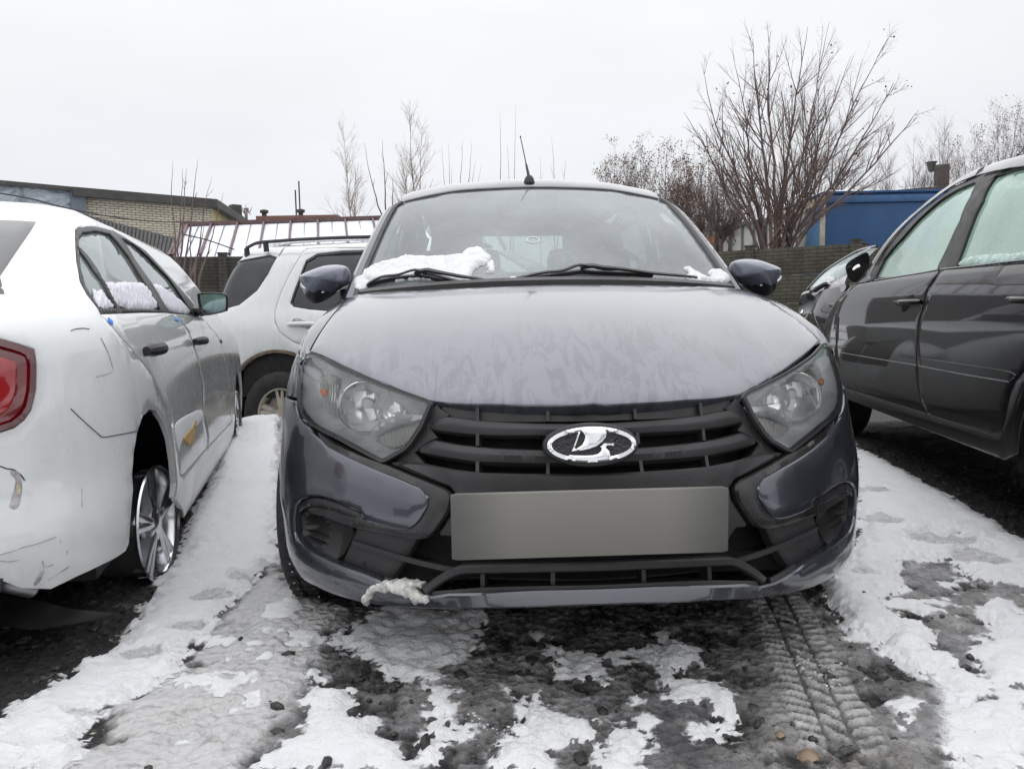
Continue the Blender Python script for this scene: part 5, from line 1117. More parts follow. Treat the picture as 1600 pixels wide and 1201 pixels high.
for m_ in MIR:
    MB().patch(UF, ush, holes=[gapped(qg, -.001), gapped(rdU, -.003)], rd=.006, depth=.02, res=.055, mir=m_).build('body_shell', M['dirtywhite'], suv)
    MB().patch(UF, rdU, holes=[gapped(rg, -.001)], rd=.006, depth=.02, res=.05, mir=m_).build('rear_door', M['dirtywhite'], suv)
    MB().patch(UF, qg, off=-.003, rd=.004, depth=.01, res=.06, mir=m_).build('quarter_glass', M['darkglass'], suv)
    G_ = MB().patch(UF, rg, off=-.006, rd=.004, depth=.01, res=.06, mir=m_).build('door_glass', M['darkglass'], suv)
    MB().patch(UF, gapped(rg, 0), holes=[gapped(rg, .022)], off=.001, rd=.002, depth=.006, res=.03, mir=m_).build('window_seal', M['seal'], G_)
    MB().patch(UF, gapped(qg, 0), holes=[gapped(qg, .014)], off=.001, rd=.002, depth=.006, res=.03, mir=m_).build('window_seal', M['seal'], suv)
    MB().patch(UF, [(uA(.5, .5), .5), (uA(2.6, .5), .5), (uA(2.6, 1.3), 1.3), (uA(.5, 1.3), 1.3)], off=-.03, rd=0, depth=0, res=.15, mir=m_).build('door_liner', M['void'], suv)
rr_ = np.array([(uW(1.735)*float(np.interp(a, utab[0], utab[1])), float(uY0(1.735)+(uY1(1.735)-uY0(1.735))*np.interp(a, utab[0], utab[2]))) for a in np.linspace(0, u_end, 40)])
nv, tri, d_, lo_ = fill2d(np.concatenate([rr_, (rr_*[-1, 1])[::-1][1:-1]]), [], .09, []); MB().add(np.stack([nv[:, 0], nv[:, 1], 1.735+.02*(1-np.exp(-d_/.15))], 1), tri).build('roof', M['dirtywhite'], suv)
M['sootrust'] = simple('rusty_dirt', (.11, .085, .06), .8, var=.5, scale=20)
line_on(UF, np.array([(uA(y, z), z) for y, z in archpts(ywu, zwu, Ra+.012, 18, .2, math.pi-.2)]), .016, M['sootrust'], 'rusty_arch_lip', suv, off=.002, h=.004)
line_on(UF, ub(Zu([(545, 215), (560, 195), (585, 165)])), .003, M['seal'], 'panel_gap', suv)
for y in (ywu, yf_):
    for sgn in (-1, 1):
        MB().lathe([(Ra+.03, .02), (Ra+.03, -.3), (0, -.3)], (sgn*.84, y, zwu), (sgn, 0, 0), 24, a0=-.1, a1=math.pi+.1).build('wheel_well', M['void'], suv)
        wheel(suv, (sgn*.875, y, zwu), (sgn, 0, 0), R=.365, rim=.215, sp=5, spw=.12, rimmat='dirtyalloy', tread=False, twist=.4)
MB().box((0, 2.2, .42), (1.5, 3.8, .08)).build('underbody', M['void'], suv)
rl = UF.ab(Zu([(380, 168), (420, 148), (470, 133), (640, 122), (850, 112), (1060, 108)]), 1)
rail = [UP.l(at(px, py, y)) for (px, py), y in zip(Zu([(372, 170), (390, 158), (440, 138), (560, 128), (640, 122), (850, 112), (1060, 106), (1200, 102)]), (6.42, 6.40, 6.36, 6.3, 6.24, 6.1, 6.0, 5.9))]
rail = cat(np.array(rail), 6)
for sgn in (1, -1):
    q = rail*[sgn, 1, 1]; R0 = MB(); R0.tube(q, .014, 8); 
    for i in (0, len(q)//3, -3): R0.tube([q[i]-[0, 0, .0], q[i]-[sgn*.01, 0, .08]], .022, 8)
    R0.build('roof_rail', M['plastic'], suv)
handle(UF, Zu([(603, 590)])[0], Zu([(762, 588)])[0], 'door_handle', M['dirtywhite'], suv, r=.018)
c = ub(Zu([(690, 590)]))[0]; e_ = np.array([[c[0]+.09*math.cos(u), c[1]+.05*math.sin(u)] for u in np.linspace(0, 2*math.pi, 20, endpoint=False)]); MB().patch(UF, e_, off=-.001, rd=0, depth=.001, res=.02, h=lambda nv, d: .003-.012*np.clip(d/.03, 0, 1)*0).build('handle_recess', M['scuff'], suv)
snow_side(UF, Zu([(390, 165), (450, 150), (680, 137), (1000, 128), (1060, 128), (1060, 112), (850, 120), (640, 130), (470, 142), (420, 155)]), suv, M['snow'], th=.03, seed=8)
snow_side(UF, Zu([(150, 215), (190, 182), (240, 175), (300, 172), (200, 192), (160, 230)]), suv, M['snow'], th=.03, seed=9)

# far end of the off-roader: bonnet, windscreen, front door glass, lamp and grille
us_ = np.array([(x, y) for x, y in [(-.80, 3.35), (-.80, 3.9), (-.70, 4.25), (0, 4.42), (.70, 4.25), (.80, 3.9), (.80, 3.35)]])
UB = Surf(lambda x, y: np.stack([x+0*y, y+0*x, 1.135-.10*np.clip((y-3.3)/1.1, 0, 1)**2-.05*(x/.8)**2], -1), UP, (-.9, .9), (3.2, 4.6), 12)
MB().patch(UB, us_, rd=.01, depth=.12, res=.1).build('bonnet', M['dirtywhite'], suv)
for m_ in MIR:
    MB().patch(UF, [(uA(2.35, 1.24), 1.24), (uA(3.05, 1.24), 1.24), (uA(2.78, 1.42), 1.42), (uA(2.45, 1.60), 1.60), (uA(2.28, 1.60), 1.60)], off=.004, rd=.003, depth=.008, res=.08, mir=m_).build('front_door_glass', M['darkglass'], suv)
    MB().patch(UF, rnd([(u_end-.80, .80), (u_end-.42, .80), (u_end-.42, .98), (u_end-.72, .99)], 2, .15), off=.004, dome=(.008, .03), depth=.02, res=.05, mir=m_).build('headlamp', M['lampgrey'], suv)
    MB().patch(UF, rnd([(.66, .95), (.82, .95), (.82, 1.22), (.70, 1.22)], 2, .15), off=.004, dome=(.008, .03), depth=.02, res=.05, mir=m_).build('tail_lamp', M['redlens'], suv)
    MB().patch(UF, [(u_end-.62, 1.20), (u_end-.02, 1.20), (u_end-.02, 1.64), (u_end-.50, 1.64)], off=.004, rd=0, depth=.006, res=.08, mir=m_).build('windscreen', M['darkglass'], suv)
    MB().patch(UF, [(.02, 1.15), (.56, 1.15), (.48, 1.62), (.02, 1.62)], off=.004, rd=0, depth=.006, res=.08, mir=m_).build('rear_window', M['darkglass'], suv)
    MB().patch(UF, [(u_end-.36, .72), (u_end-.01, .72), (u_end-.01, .95), (u_end-.36, .95)], off=.004, rd=.003, depth=.01, res=.06, mir=m_).build('grille', M['plastic'], suv)
    MB().patch(KF, ([(-.62, 1.08), (-.02, 1.08), (-.02, 1.42), (-.52, 1.42)]), off=.004, rd=0, depth=.006, res=.08, mir=m_).build('rear_window', M['darkglass'], blk)
    MB().patch(KF, rnd([(-.98, .80), (-.72, .80), (-.70, 1.06), (-.90, 1.04)], 2, .15), off=.004, dome=(.008, .03), depth=.02, res=.05, mir=m_).build('tail_lamp', M['redlens'], blk)
seam(KF, [(-.66, 1.05), (-.68, .80), (-.60, .66), (0, .64), (.60, .66), (.68, .80), (.66, 1.05)], blk, .003)
seam(KF, [(-1.35, .62), (-1.0, .60), (-.7, .56), (0, .54), (.7, .56), (1.0, .60), (1.35, .62)], blk, .003)
MB().patch(KF, rnd([(-.26, .88), (.26, .88), (.26, .77), (-.26, .77)][::-1], 1, .03), off=.006, rd=.002, depth=.006, res=.05).build('number_plate', M['film'], blk)
# ============================================================ ground: gravel, packed ice and snow as one relief
def vnoise(x, y, seed=0):
    xi = np.floor(x).astype(np.int64); yi = np.floor(y).astype(np.int64); fx = x-xi; fy = y-yi
    fx = fx*fx*fx*(fx*(fx*6-15)+10); fy = fy*fy*fy*(fy*(fy*6-15)+10)
    def hsh(a, b):
        h = (a*374761393+b*668265263+seed*1442695041) & 0xffffffff; h = ((h ^ (h >> 13))*1274126177) & 0xffffffff; return ((h ^ (h >> 16)) & 0xffff)/65535.0
    return (hsh(xi, yi)*(1-fx)+hsh(xi+1, yi)*fx)*(1-fy)+(hsh(xi, yi+1)*(1-fx)+hsh(xi+1, yi+1)*fx)*fy
def fbm(x, y, s, oc=4, seed=0, g=.5):
    v = 0; a = 1; t = 0
    for k in range(oc): v = v+a*(vnoise(x*s*2**k+17.3*k, y*s*2**k-9.1*k, seed+k)-.5); t += a; a *= g
    return v/t*2
def ax_(segs):
    o = [segs[0][0]]
    for a, b, st in segs:
        n = max(1, int(round((b-a)/st))); o += list(a+(b-a)*np.arange(1, n+1)/n)
    return np.array(o)
def geo(a, b, s0, k): 
    o = [a]; s = s0
    while (o[-1] < b): o.append(o[-1]+s); s *= k
    return o[1:]
xf = ax_([(-2.4, -.2, .0075), (-.2, 1.5, .0055), (1.5, 2.4, .0075)]); XS = np.array([-v for v in geo(2.4, 260, .02, 1.22)][::-1]+list(xf)+geo(2.4, 260, .02, 1.22))
yfn = ax_([(1.25, 2.3, .0058), (2.3, 3.0, .0085), (3.0, 7.2, .02)]); YS = np.array([-v for v in geo(-1.25, 260, .02, 1.25)][::-1]+list(yfn)+geo(7.2, 420, .04, 1.2))
GX, GY = np.meshgrid(XS, YS); gx, gy = GX.ravel(), GY.ravel()
def gpoly(px): return np.array([G(x, y)[:2] for x, y in px])
SNOW = [  # (outline in photo pixels laid on the ground, thickness, edge wobble)
 ([(375, 668), (380, 655), (436, 652), (440, 700), (440, 880), (409, 900), (382, 934), (361, 955), (330, 990), (303, 1022), (292, 1053), (268, 1084), (220, 1098), (172, 1115), (155, 1142), (135, 1185), (120, 1215), (0, 1230), (-90, 1230), (-130, 1180), (-60, 1150), (0, 1126), (50, 1090), (100, 1060), (150, 1030), (195, 998), (215, 962), (238, 932), (250, 903), (270, 880), (282, 848), (300, 802), (325, 760), (335, 735), (355, 700)], .05, .03),
 ([(499, 1009), (562, 979), (611, 950), (712, 940), (765, 965), (757, 1012), (735, 1031), (700, 1050), (690, 1069), (660, 1069), (630, 1076), (600, 1065), (589, 1039), (544, 1024)], .02, .03),
 ([(472, 1087), (491, 1052), (514, 1070), (559, 1087), (577, 1117), (596, 1140), (607, 1162), (637, 1185), (650, 1215), (375, 1215), (385, 1201), (412, 1187), (464, 1159), (472, 1125)], .035, .015),
 ([(655, 1072), (712, 1088), (708, 1135), (745, 1131), (735, 1160), (700, 1170), (690, 1201), (620, 1201), (650, 1165), (665, 1140), (668, 1110)], .02, .02),
 ([(787, 1080), (810, 1095), (844, 1087), (855, 1106), (889, 1125), (930, 1132), (937, 1162), (862, 1181), (866, 1215), (761, 1215), (772, 1170), (802, 1140), (810, 1110)], .03, .015),
 ([(934, 1162), (975, 1140), (1005, 1136), (1024, 1162), (1012, 1215), (926, 1215)], .025, .02),
 ([(825, 990), (851, 997), (870, 1015), (937, 1024), (960, 1050), (952, 1084), (900, 1065), (862, 1065), (859, 1035)], .015, .03),
 ([(1022, 989), (1060, 1000), (1101, 1026), (1127, 1052), (1075, 1045), (1056, 1056), (1082, 1067), (1131, 1075), (1150, 1105), (1165, 1135), (1150, 1161), (1082, 1165), (1075, 1142), (1112, 1131), (1109, 1105), (1049, 1109), (1034, 1090), (1030, 1060), (1022, 1030)], .025, .02),
 ([(1335, 690), (1338, 850), (1310, 880), (1272, 912), (1292, 951), (1319, 992), (1322, 1007), (1367, 1011), (1379, 1030), (1409, 1049), (1435, 1067), (1484, 1067), (1461, 1037), (1465, 1004), (1450, 985), (1424, 977), (1394, 962), (1375, 940), (1405, 936), (1420, 929), (1405, 902), (1416, 887), (1487, 880), (1495, 899), (1525, 914), (1600, 929), (1700, 950), (1700, 905), (1600, 846), (1566, 826), (1516, 793), (1460, 763), (1400, 730), (1343, 701)], .05, .02),
 ([(1517, 955), (1544, 944), (1577, 947), (1600, 970), (1700, 1000), (1700, 1090), (1600, 1082), (1555, 1086), (1544, 1112), (1532, 1105), (1536, 1067), (1517, 1037), (1521, 1004), (1551, 996), (1540, 985)], .035, .015),
 ([(1379, 1105), (1420, 1101), (1446, 1112), (1420, 1120), (1424, 1142), (1409, 1150), (1400, 1115)], .015, .012),
 ([(1469, 1180), (1495, 1150), (1514, 1131), (1544, 1146), (1521, 1165), (1510, 1215), (1484, 1215)], .02, .015),
 ([(1165, 935), (1195, 930), (1215, 990), (1190, 1000)], .006, .012),
]
ICE = [  # packed slush where wheels and feet have been: outline, strength, edge wobble
 ([(440, 870), (500, 940), (560, 950), (1280, 920), (1330, 870), (1345, 800), (1500, 830), (1700, 900), (1800, 1250), (-100, 1250), (-90, 1190), (137, 1170), (172, 1110), (300, 1020), (380, 930)], .62, .03),
 ([(425, 880), (470, 940), (540, 965), (520, 1005), (480, 1075), (460, 1120), (400, 1185), (360, 1250), (-100, 1250), (-90, 1190), (137, 1170), (172, 1110), (300, 1020), (380, 930)], 1.6, .05),
 ([(1190, 930), (1270, 925), (1400, 1100), (1420, 1215), (1200, 1215)], .85, .03),
 ([(1370, 930), (1420, 880), (1700, 930), (1750, 1250), (1430, 1250), (1400, 1100), (1480, 1060), (1440, 980)], .95, .04),
 ([(590, 1080), (760, 1000), (850, 1000), (950, 1100), (800, 1180), (650, 1170)], .8, .04),
]
STEPS = [((378, 909), 24, 8, -.3), ((327, 938), 36, 13, -.25), ((291, 985), 30, 11, -.5), ((223, 1029), 42, 14, -.15), ((135, 1122), 30, 10, 0), ((1365, 770), 30, 7, .1), ((1380, 820), 34, 10, .1), ((1350, 905), 26, 9, 0), ((1470, 850), 60, 14, .3), ((1540, 880), 50, 14, .3)]
def sdist(P, poly): d = dist(P, poly); return np.where(inside(P, poly), d, -d)
near = np.where((np.abs(gx) < 3.6) & (gy > 1.0) & (gy < 9))[0]; NP = np.stack([gx[near], gy[near]], 1)
w1 = fbm(NP[:, 0], NP[:, 1], 9, 5, 3, .6); w2 = fbm(NP[:, 0], NP[:, 1], 28, 4, 8, .6); w3 = fbm(NP[:, 0], NP[:, 1], 70, 3, 18, .6)
sn = np.zeros(len(gx)); ic = np.zeros(len(gx)); h = np.zeros(len(gx)); st_ = np.zeros(len(gx))
sm_ = np.zeros(len(NP)); hh = np.zeros(len(NP))
def sst(x, a, b): t = np.clip((x-a)/(b-a), 0, 1); return t*t*(3-2*t)
for px, th, wob in SNOW:
    d = sdist(NP, gpoly(px))+wob*(w1*.7+w2*.8+w3*.5)+.006*w3
    m = .45*sst(d, -.035, .0)*(w2+.4*w3 > -.1)+.55*sst(d, -.006, .02); m = np.where(d > .02, 1.0, m); sm_ = np.maximum(sm_, m); hh = np.maximum(hh, .62*th*sst(d, -.005, .075)**.7)
dust = sst(fbm(NP[:, 0], NP[:, 1], 3.2, 5, 61, .62)+.35*w2*.5, .10, .34)
dm = np.maximum(sst(sdist(NP, gpoly([(455, 1060), (560, 960), (960, 960), (1180, 1100), (1185, 1230), (360, 1230)])), -.05, .1), sst(sdist(NP, gpoly([(1340, 800), (1330, 930), (1440, 1080), (1440, 1240), (1750, 1240), (1750, 900)])), -.05, .1))
dl = sst(sdist(NP, gpoly([(425, 900), (520, 1005), (400, 1185), (360, 1250), (-100, 1250), (137, 1170), (300, 1020)])), -.03, .05)*sst(fbm(NP[:, 0], NP[:, 1], 4.5, 5, 91, .65), .12, .32); dm = np.maximum(dm, 0); sm_ = np.maximum(sm_, .75*dl); hh = np.maximum(hh, .006*dl)
sm_ = np.maximum(sm_, .8*dust*dm); hh = np.maximum(hh, .008*dust*dm)
icm = np.zeros(len(NP))
for px, th, wob in ICE:
    d = sdist(NP, gpoly(px))+wob*(w1+w2*.5); m = sst(d, -.03, .06); icm = icm*(1-m)+m*th
stp = np.zeros(len(NP))
for (cx_, cy_), rx, ry, an in STEPS:
    c = G(cx_, cy_)[:2]; ex_ = G(cx_+rx, cy_)[:2]-c; ey_ = G(cx_, cy_+ry)[:2]-c; a = np.linalg.norm(ex_); b = max(np.linalg.norm(ey_), a*.30); q = NP-c
    ca, sa_ = math.cos(an), math.sin(an); u = (q[:, 0]*ca+q[:, 1]*sa_)/a; v = (-q[:, 0]*sa_+q[:, 1]*ca)/b
    stp = np.maximum(stp, sst(1-np.hypot(u, v)+.35*w2+.2*w1, -.02, .2))
# tyre tracks
def track(p0, p1, w):
    a = G(*p0)[:2]; b = G(*p1)[:2]; t = b-a; L = np.linalg.norm(t); t /= L; n = np.array([-t[1], t[0]]); q = NP-a; s_ = q@t; o = q@n
    m = sst(w/2-np.abs(o)+.012*w2, 0, .02)*sst(s_, -.4, 0)*sst(L-s_+.15*w1, -.05, .15)
    ph = (s_+.30*np.abs(o)+.004*w1)/.036; ph2 = (s_-o*.9)/.055
    lug = (np.mod(ph, 1) > .42)*((np.abs(o) > w*.16) & (np.abs(o) < w*.47))+(np.mod(ph2, 1) > .38)*(np.abs(o) < w*.12); lug = lug*1.0
    return m, lug
t1, l1 = track((1205, 925), (1335, 1215), .19); t2, l2 = track((500, 935), (250, 1215), .22); t3, l3 = track((1000, 980), (1040, 1215), .2)
base = (.010*w1+.004*w2)*(1-.7*t1)
grav = .012*np.abs(w3)+.010*np.abs(fbm(NP[:, 0], NP[:, 1], 45, 3, 40, .6))
icy = icm*sst(w1*.8+w2*.5+.36+.5*t1+.5*t2+.4*(icm-.8), -.15, .4)
sm2 = sm_*(1-.55*stp)
H = base+grav*(1-sm2)*(1-.7*icy)*(1-.85*t1)+icy*.012+hh*(1-.75*stp)+sm2*(.0025*w2+.0015*w3)
H += (l1*t1*1.0+.6*l2*t2*(1-sm2))*.010*(1-.6*sm2)
rise = .12*sst(NP[:, 1], 3.6, 5.6)*np.exp(-((NP[:, 0]+1.75)/.75)**2)*sm_-.25*sst(NP[:, 1], 5.9, 6.6)
sn[near] = sm2*(1-.5*t1); ic[near] = np.clip(np.maximum(icy, stp*1.3)+.75*t1*(l1-.55)+.15*t2*l2, 0, 1.6); h[near] = H+rise; st_[near] = stp
far = gy >= 9; h[far] = -.25; h[(np.abs(gx) >= 3.6)] = -.25*sst(gy[(np.abs(gx) >= 3.6)], 5.9, 6.6)
m_far = (gy > 9) | (gy < 1.0) | (np.abs(gx) > 3.6)
sn[m_far] = (1-((gx[m_far] > .9) & (gy[m_far] < 60) & (gy[m_far] > 0)))*sst(fbm(gx[m_far], gy[m_far], .6, 4, 5), -.35, .0); ic[m_far] = 1-((gx[m_far] > .9) & (gy[m_far] < 60) & (gy[m_far] > 0))*1.0
nx, ny = len(XS), len(YS)
me = bpy.data.meshes.new('ground'); idx = (np.arange(ny-1)[:, None]*nx+np.arange(nx-1)[None]).ravel()
quads = np.stack([idx, idx+1, idx+nx+1, idx+nx], 1)
me.vertices.add(nx*ny); me.vertices.foreach_set('co', np.stack([gx, gy, h], 1).ravel())
me.loops.add(quads.size); me.polygons.add(len(quads)); me.loops.foreach_set('vertex_index', quads.ravel().astype(np.int32))
me.polygons.foreach_set('loop_start', (np.arange(len(quads))*4).astype(np.int32)); me.polygons.foreach_set('loop_total', np.full(len(quads), 4, np.int32))
for nm, arr in (('snow', sn), ('ice', ic)):
    at_ = me.attributes.new(nm, 'FLOAT', 'POINT'); at_.data.foreach_set('value', arr.astype(np.float32))
me.update(); me.validate(); me.shade_smooth()
gr = bpy.data.objects.new('ground', me); COL.objects.link(gr); gr['kind'] = 'structure'
b = NB('gravel_ice_snow'); b.set(Specular_IOR_Level=.5)
def attr(nm): n = b.n.new('ShaderNodeAttribute'); n.attribute_name = nm; return n.outputs['Fac']
vs = b.vor(42, out=1); sep = b.n.new('ShaderNodeSeparateColor'); b.l.new(vs, sep.inputs[0])
stone = b.mix(sep.outputs[0], (.010, .010, .011), (.045, .042, .038)); stone = b.mix(b.rng(sep.outputs[1], .965, .985), stone, (.16, .14, .10))
fine = b.noise(160, 4, .7)
stone = b.mix(b.rng(fine, .3, .7), stone, (.018, .018, .019))
icec = b.mix(b.rng(b.noise(5, 6, .65), .35, .68), (.20, .20, .21), (.55, .55, .56)); icec = b.mix(b.math('MULTIPLY', b.rng(b.noise(2.2, 3), .45, .65), .45), icec, (.50, .46, .40))
icec = b.mix(b.rng(b.noise(60, 5, .75), .52, .66), icec, (.10, .10, .105))
spk = b.math('MULTIPLY', b.rng(b.vor(85), .22, .12), b.rng(b.noise(11, 5, .7), .46, .56)); icec = b.mix(spk, icec, (.03, .03, .032)); wh = b.rng(b.noise(38, 6, .8), .56, .66); icec = b.mix(b.math('MULTIPLY', wh, .6), icec, (.72, .73, .75))
ismask = b.math('MULTIPLY', attr('ice'), b.rng(b.noise(13, 7, .72), .28, .60, .25, .97), True)
icec = b.mix(b.math('MULTIPLY', b.math('SUBTRACT', attr('ice'), .75), .95, True), icec, (.74, .74, .74)); c1 = b.mix(ismask, stone, icec)
snc = b.mix(b.rng(b.noise(3.3, 6, .7), .38, .72), (.88, .89, .91), (.93, .935, .94)); snc = b.mix(b.rng(b.noise(95, 5, .8), .60, .74, 0, .5), snc, (.30, .29, .28)) if False else snc
grit = b.math('MULTIPLY', b.rng(b.vor(70), .10, .05), b.rng(b.noise(7, 4, .7), .56, .66)); snc = b.mix(grit, snc, (.03, .03, .03))
sm = b.rng(b.math('ADD', attr('snow'), b.math('MULTIPLY', b.math('SUBTRACT', b.noise(120, 3, .7), .5), .5)), .35, .62)
b.set(Base_Color=b.mix(sm, c1, snc), Roughness=b.mix(sm, b.mix(ismask, b.mix(b.noise(8), (.35, .35, .35), (.8, .8, .8)), (.32, .32, .32)), (.62, .62, .62)))
bh = b.math('ADD', b.math('MULTIPLY', b.vor(42), b.math('SUBTRACT', 1.0, sm)), b.math('MULTIPLY', b.noise(120, 5, .75), .5)); b.bump(bh, 1.0, .018)
me.materials.append(b.m)
def gz(x, y):
    i = int(np.clip(np.searchsorted(XS, x)-1, 0, nx-2)); j = int(np.clip(np.searchsorted(YS, y)-1, 0, ny-2)); return float(h[j*nx+i])
# stones: loose gravel as stuff, and single stones on the snow
def rock(rs, r, flat=.7):
    bm = bmesh.new(); bmesh.ops.create_icosphere(bm, subdivisions=1, radius=r); s_ = rs.uniform(.6, 1.3, 3); s_[2] *= flat
    for v in bm.verts: k = 1+rs.uniform(-.22, .22); v.co = Vector((v.co.x*s_[0]*k, v.co.y*s_[1]*k, v.co.z*s_[2]*k))
    V = np.array([v.co[:] for v in bm.verts]); F = [[v.index for v in f.verts] for f in bm.faces]; bm.free(); return V, F
rs = np.random.RandomState(11); RK = [rock(rs, 1.0) for _ in range(14)]
M['stone'] = simple('wet_dark_stone', (.028, .027, .027), .5, var=.5, scale=14, bump=.4, bscale=120)
M['crumb'] = simple('ice_crumbs', (.45, .46, .49), .35, var=.25, scale=20)
def scatter(n, cond, rr, mat, name, label, catn, zones, seed):
    rs = np.random.RandomState(seed); m = MB(); c = 0
    for (x0, x1, y0, y1, w) in zones:
        for _ in range(int(n*w)):
            x, y = rs.uniform(x0, x1), rs.uniform(y0, y1); i = int(np.searchsorted(XS, x)-1); j = int(np.searchsorted(YS, y)-1)
            k = j*nx+i
            if not cond(sn[k], ic[k], x, y, rs): continue
            r = rr[0]*(rr[1]/rr[0])**(rs.rand()**1.8); V, F = RK[rs.randint(14)]; a = rs.uniform(0, 6.28); R3 = np.array([[math.cos(a), -math.sin(a), 0], [math.sin(a), math.cos(a), 0], [0, 0, 1]])
            m.add(V@R3.T*r+[x, y, h[k]+r*.15], F); c += 1
    o = m.build(name, mat, None, smooth=False); tag(o, label, catn, kind='stuff'); print(name, c)
scatter(9000, lambda s, i, x, y, r: s < .2 and (i < .35 or r.rand() < (.14 if i < .9 else .02)), (.004, .017), M['stone'], 'gravel', 'loose dark wet gravel lying where the snow has gone', 'gravel', [(-1.9, -.2, 1.3, 4.2, .35), (-.6, 1.9, 1.45, 2.4, .40), (1.0, 2.6, 1.5, 5.5, .35)], 5)
scatter(3000, lambda s, i, x, y, r: fbm(np.array([x]), np.array([y]), 5, 3, 77)[0] > .12 and s < .8, (.0025, .006), M['crumb'], 'ice_crumbs', 'pale crumbs of broken ice scattered in front of the grey hatchback', 'ice', [(-.5, .75, 1.5, 1.95, .8), (.4, 1.6, 1.5, 2.3, .2)], 6)
for k, (px, py, r, lb) in enumerate([(551, 1127, .020, 'dark stone on the white snow patch below the caked ice, left of centre'), (148, 1163, .014, 'dark stone at the edge of the snow in the lower left'), (512, 1196, .014, 'dark stone at the bottom edge on the snow, below the left headlamp'), (664, 1166, .018, 'dark stone beside the melted strip below the bumper centre-left'), (908, 1188, .015, 'dark stone in the small melt hole at the bottom, near the middle'), (602, 1064, .008, 'small dark stone at the tip of the thin snow under the bumper'), (1270, 1157, .012, 'dark stone frozen in the tyre track on the right'), (1101, 1105, .008, 'small round stone on the snow patch under the plate, right of centre'), (1515, 1030, .011, 'round dark stone in the footprint on the right'), (1350, 942, .007, 'small stone alone on the snow by the right front corner')]):
    p = G(px, py, .01); V, F = RK[k % 14]; o = MB().add(V*r+[0, 0, r*.3], F).build('stone', M['stone'], None, ang=20); o.location = (p[0], p[1], gz(p[0], p[1])); tag(o, lb, 'stone', 'stones lying on the snow')
M['brownstone'] = simple('brown_stone', (.20, .15, .10), .6, var=.3)
for px, py, r, lb in [(1262, 1185, .026, 'flat brown stone frozen into the ice at the lower right'), (1219, 1157, .013, 'small tan stone left of the flat brown one')]:
    p = G(px, py, .0); V, F = RK[3]; o = MB().add(V*r*[1.3, .8, .5], F).build('stone', M['brownstone'], None, ang=60); o.location = (p[0], p[1], gz(p[0], p[1])+.004); tag(o, lb, 'stone', 'stones lying on the snow')
# torn plastic undertray hanging below the white car
M['film_dark'] = simple('torn_black_plastic', (.03, .03, .032), .35, var=.3)
pts = [(0, 952), (60, 962), (110, 955), (180, 955), (130, 985), (60, 980), (0, 975)]
e_ = loft3(Place(0, 0, 0), [(0, 930, 2.1), (60, 938, 2.05), (110, 950, 2.0), (180, 957, 2.0)], [(0, 975, 2.0), (50, 982, 1.97), (100, 975, 1.98), (178, 960, 1.99)], n=5); o = MB().grid(e_).grid(e_-[0, 0, .003], flip=True).build('torn_undertray', M['film_dark'], None)
sp_l = np.array([SP.x, SP.y, SP.z]); o.parent = swt; o.matrix_parent_inverse = Matrix.Translation(Vector(sp_l)).__matmul__(Matrix.Rotation(SP.yaw, 4, 'Z')).inverted()
# exhaust tip
ex = [SP.l(at(px, py, y)) for px, py, y in [(-20, 905, 1.85), (20, 914, 1.86), (50, 920, 1.9)]]; MB().tube(cat(ex, 3), .022, 12).build('exhaust_pipe', M['steel'], swt)
# ============================================================ fence, buildings, lorry
def wpt(px, py, Y): return at(px, py, Y)
def zat(px, py, Y): return float(at(px, py, Y)[2])
def prism(mb, A, B, z0, z1, t, mi=0):
    """upright slab from ground point A to B (xy), thickness t away from the viewer"""
    A = np.array(A[:2], float); B = np.array(B[:2], float); d = B-A; n = np.array([-d[1], d[0]]); n /= np.linalg.norm(n)
    if n[1] < 0: n = -n
    P = [A, B, B+n*t, A+n*t]; V = [(*p, z) for z in (z0, z1) for p in P]
    f = [(0, 1, 2, 3), (4, 7, 6, 5), (0, 4, 5, 1), (1, 5, 6, 2), (2, 6, 7, 3), (3, 7, 4, 0)]
    return mb.add(V, f if d[0] < 0 else [q[::-1] for q in f], mi)
def fence_mat(name, col):
    b = NB(name); g = b.n.new('ShaderNodeTexBrick'); g.inputs['Scale'].default_value = 1.0; g.inputs['Brick Width'].default_value = .24; g.inputs['Row Height'].default_value = .062; g.inputs['Mortar Size'].default_value = .006; g.inputs['Mortar Smooth'].default_value = .6
    cb = b.n.new('ShaderNodeCombineXYZ'); b.l.new(b.xyz(0), cb.inputs[0]); b.l.new(b.xyz(2), cb.inputs[1])
    nv = b.n.new('ShaderNodeVectorMath'); nv.operation = 'ADD'; b.l.new(cb.outputs[0], nv.inputs[0]); nn = b.n.new('ShaderNodeTexNoise'); nn.inputs['Scale'].default_value = 5; b.l.new(b.tc.outputs['Object'], nn.inputs[0]); sc = b.n.new('ShaderNodeVectorMath'); sc.operation = 'SCALE'; sc.inputs['Scale'].default_value = .03; b.l.new(nn.outputs[1], sc.inputs[0]); b.l.new(sc.outputs[0], nv.inputs[1]); b.l.new(nv.outputs[0], g.inputs[0])
    f = b.rng(b.noise(3, 6, .7), .3, .7); c = b.mix(f, tuple(x*.65 for x in col), tuple(x*1.35 for x in col)); c = b.mix(b.math('MULTIPLY', g.outputs[1], .8), c, tuple(x*.3 for x in col)); c = b.mix(b.math('MULTIPLY', b.rng(b.noise(6, 4, .6, stretch=(1, 1, .15)), .5, .7), .5), c, tuple(x*.5 for x in col))
    b.set(Base_Color=c, Roughness=.9); b.bump(b.math('SUBTRACT', b.math('MULTIPLY', b.noise(30, 5), .3), g.outputs[1]), .9, .03); return b.m
M['fence'] = fence_mat('weathered_concrete_panel', (.070, .066, .050))
M['fence2'] = fence_mat('dark_concrete_panel', (.042, .039, .032))
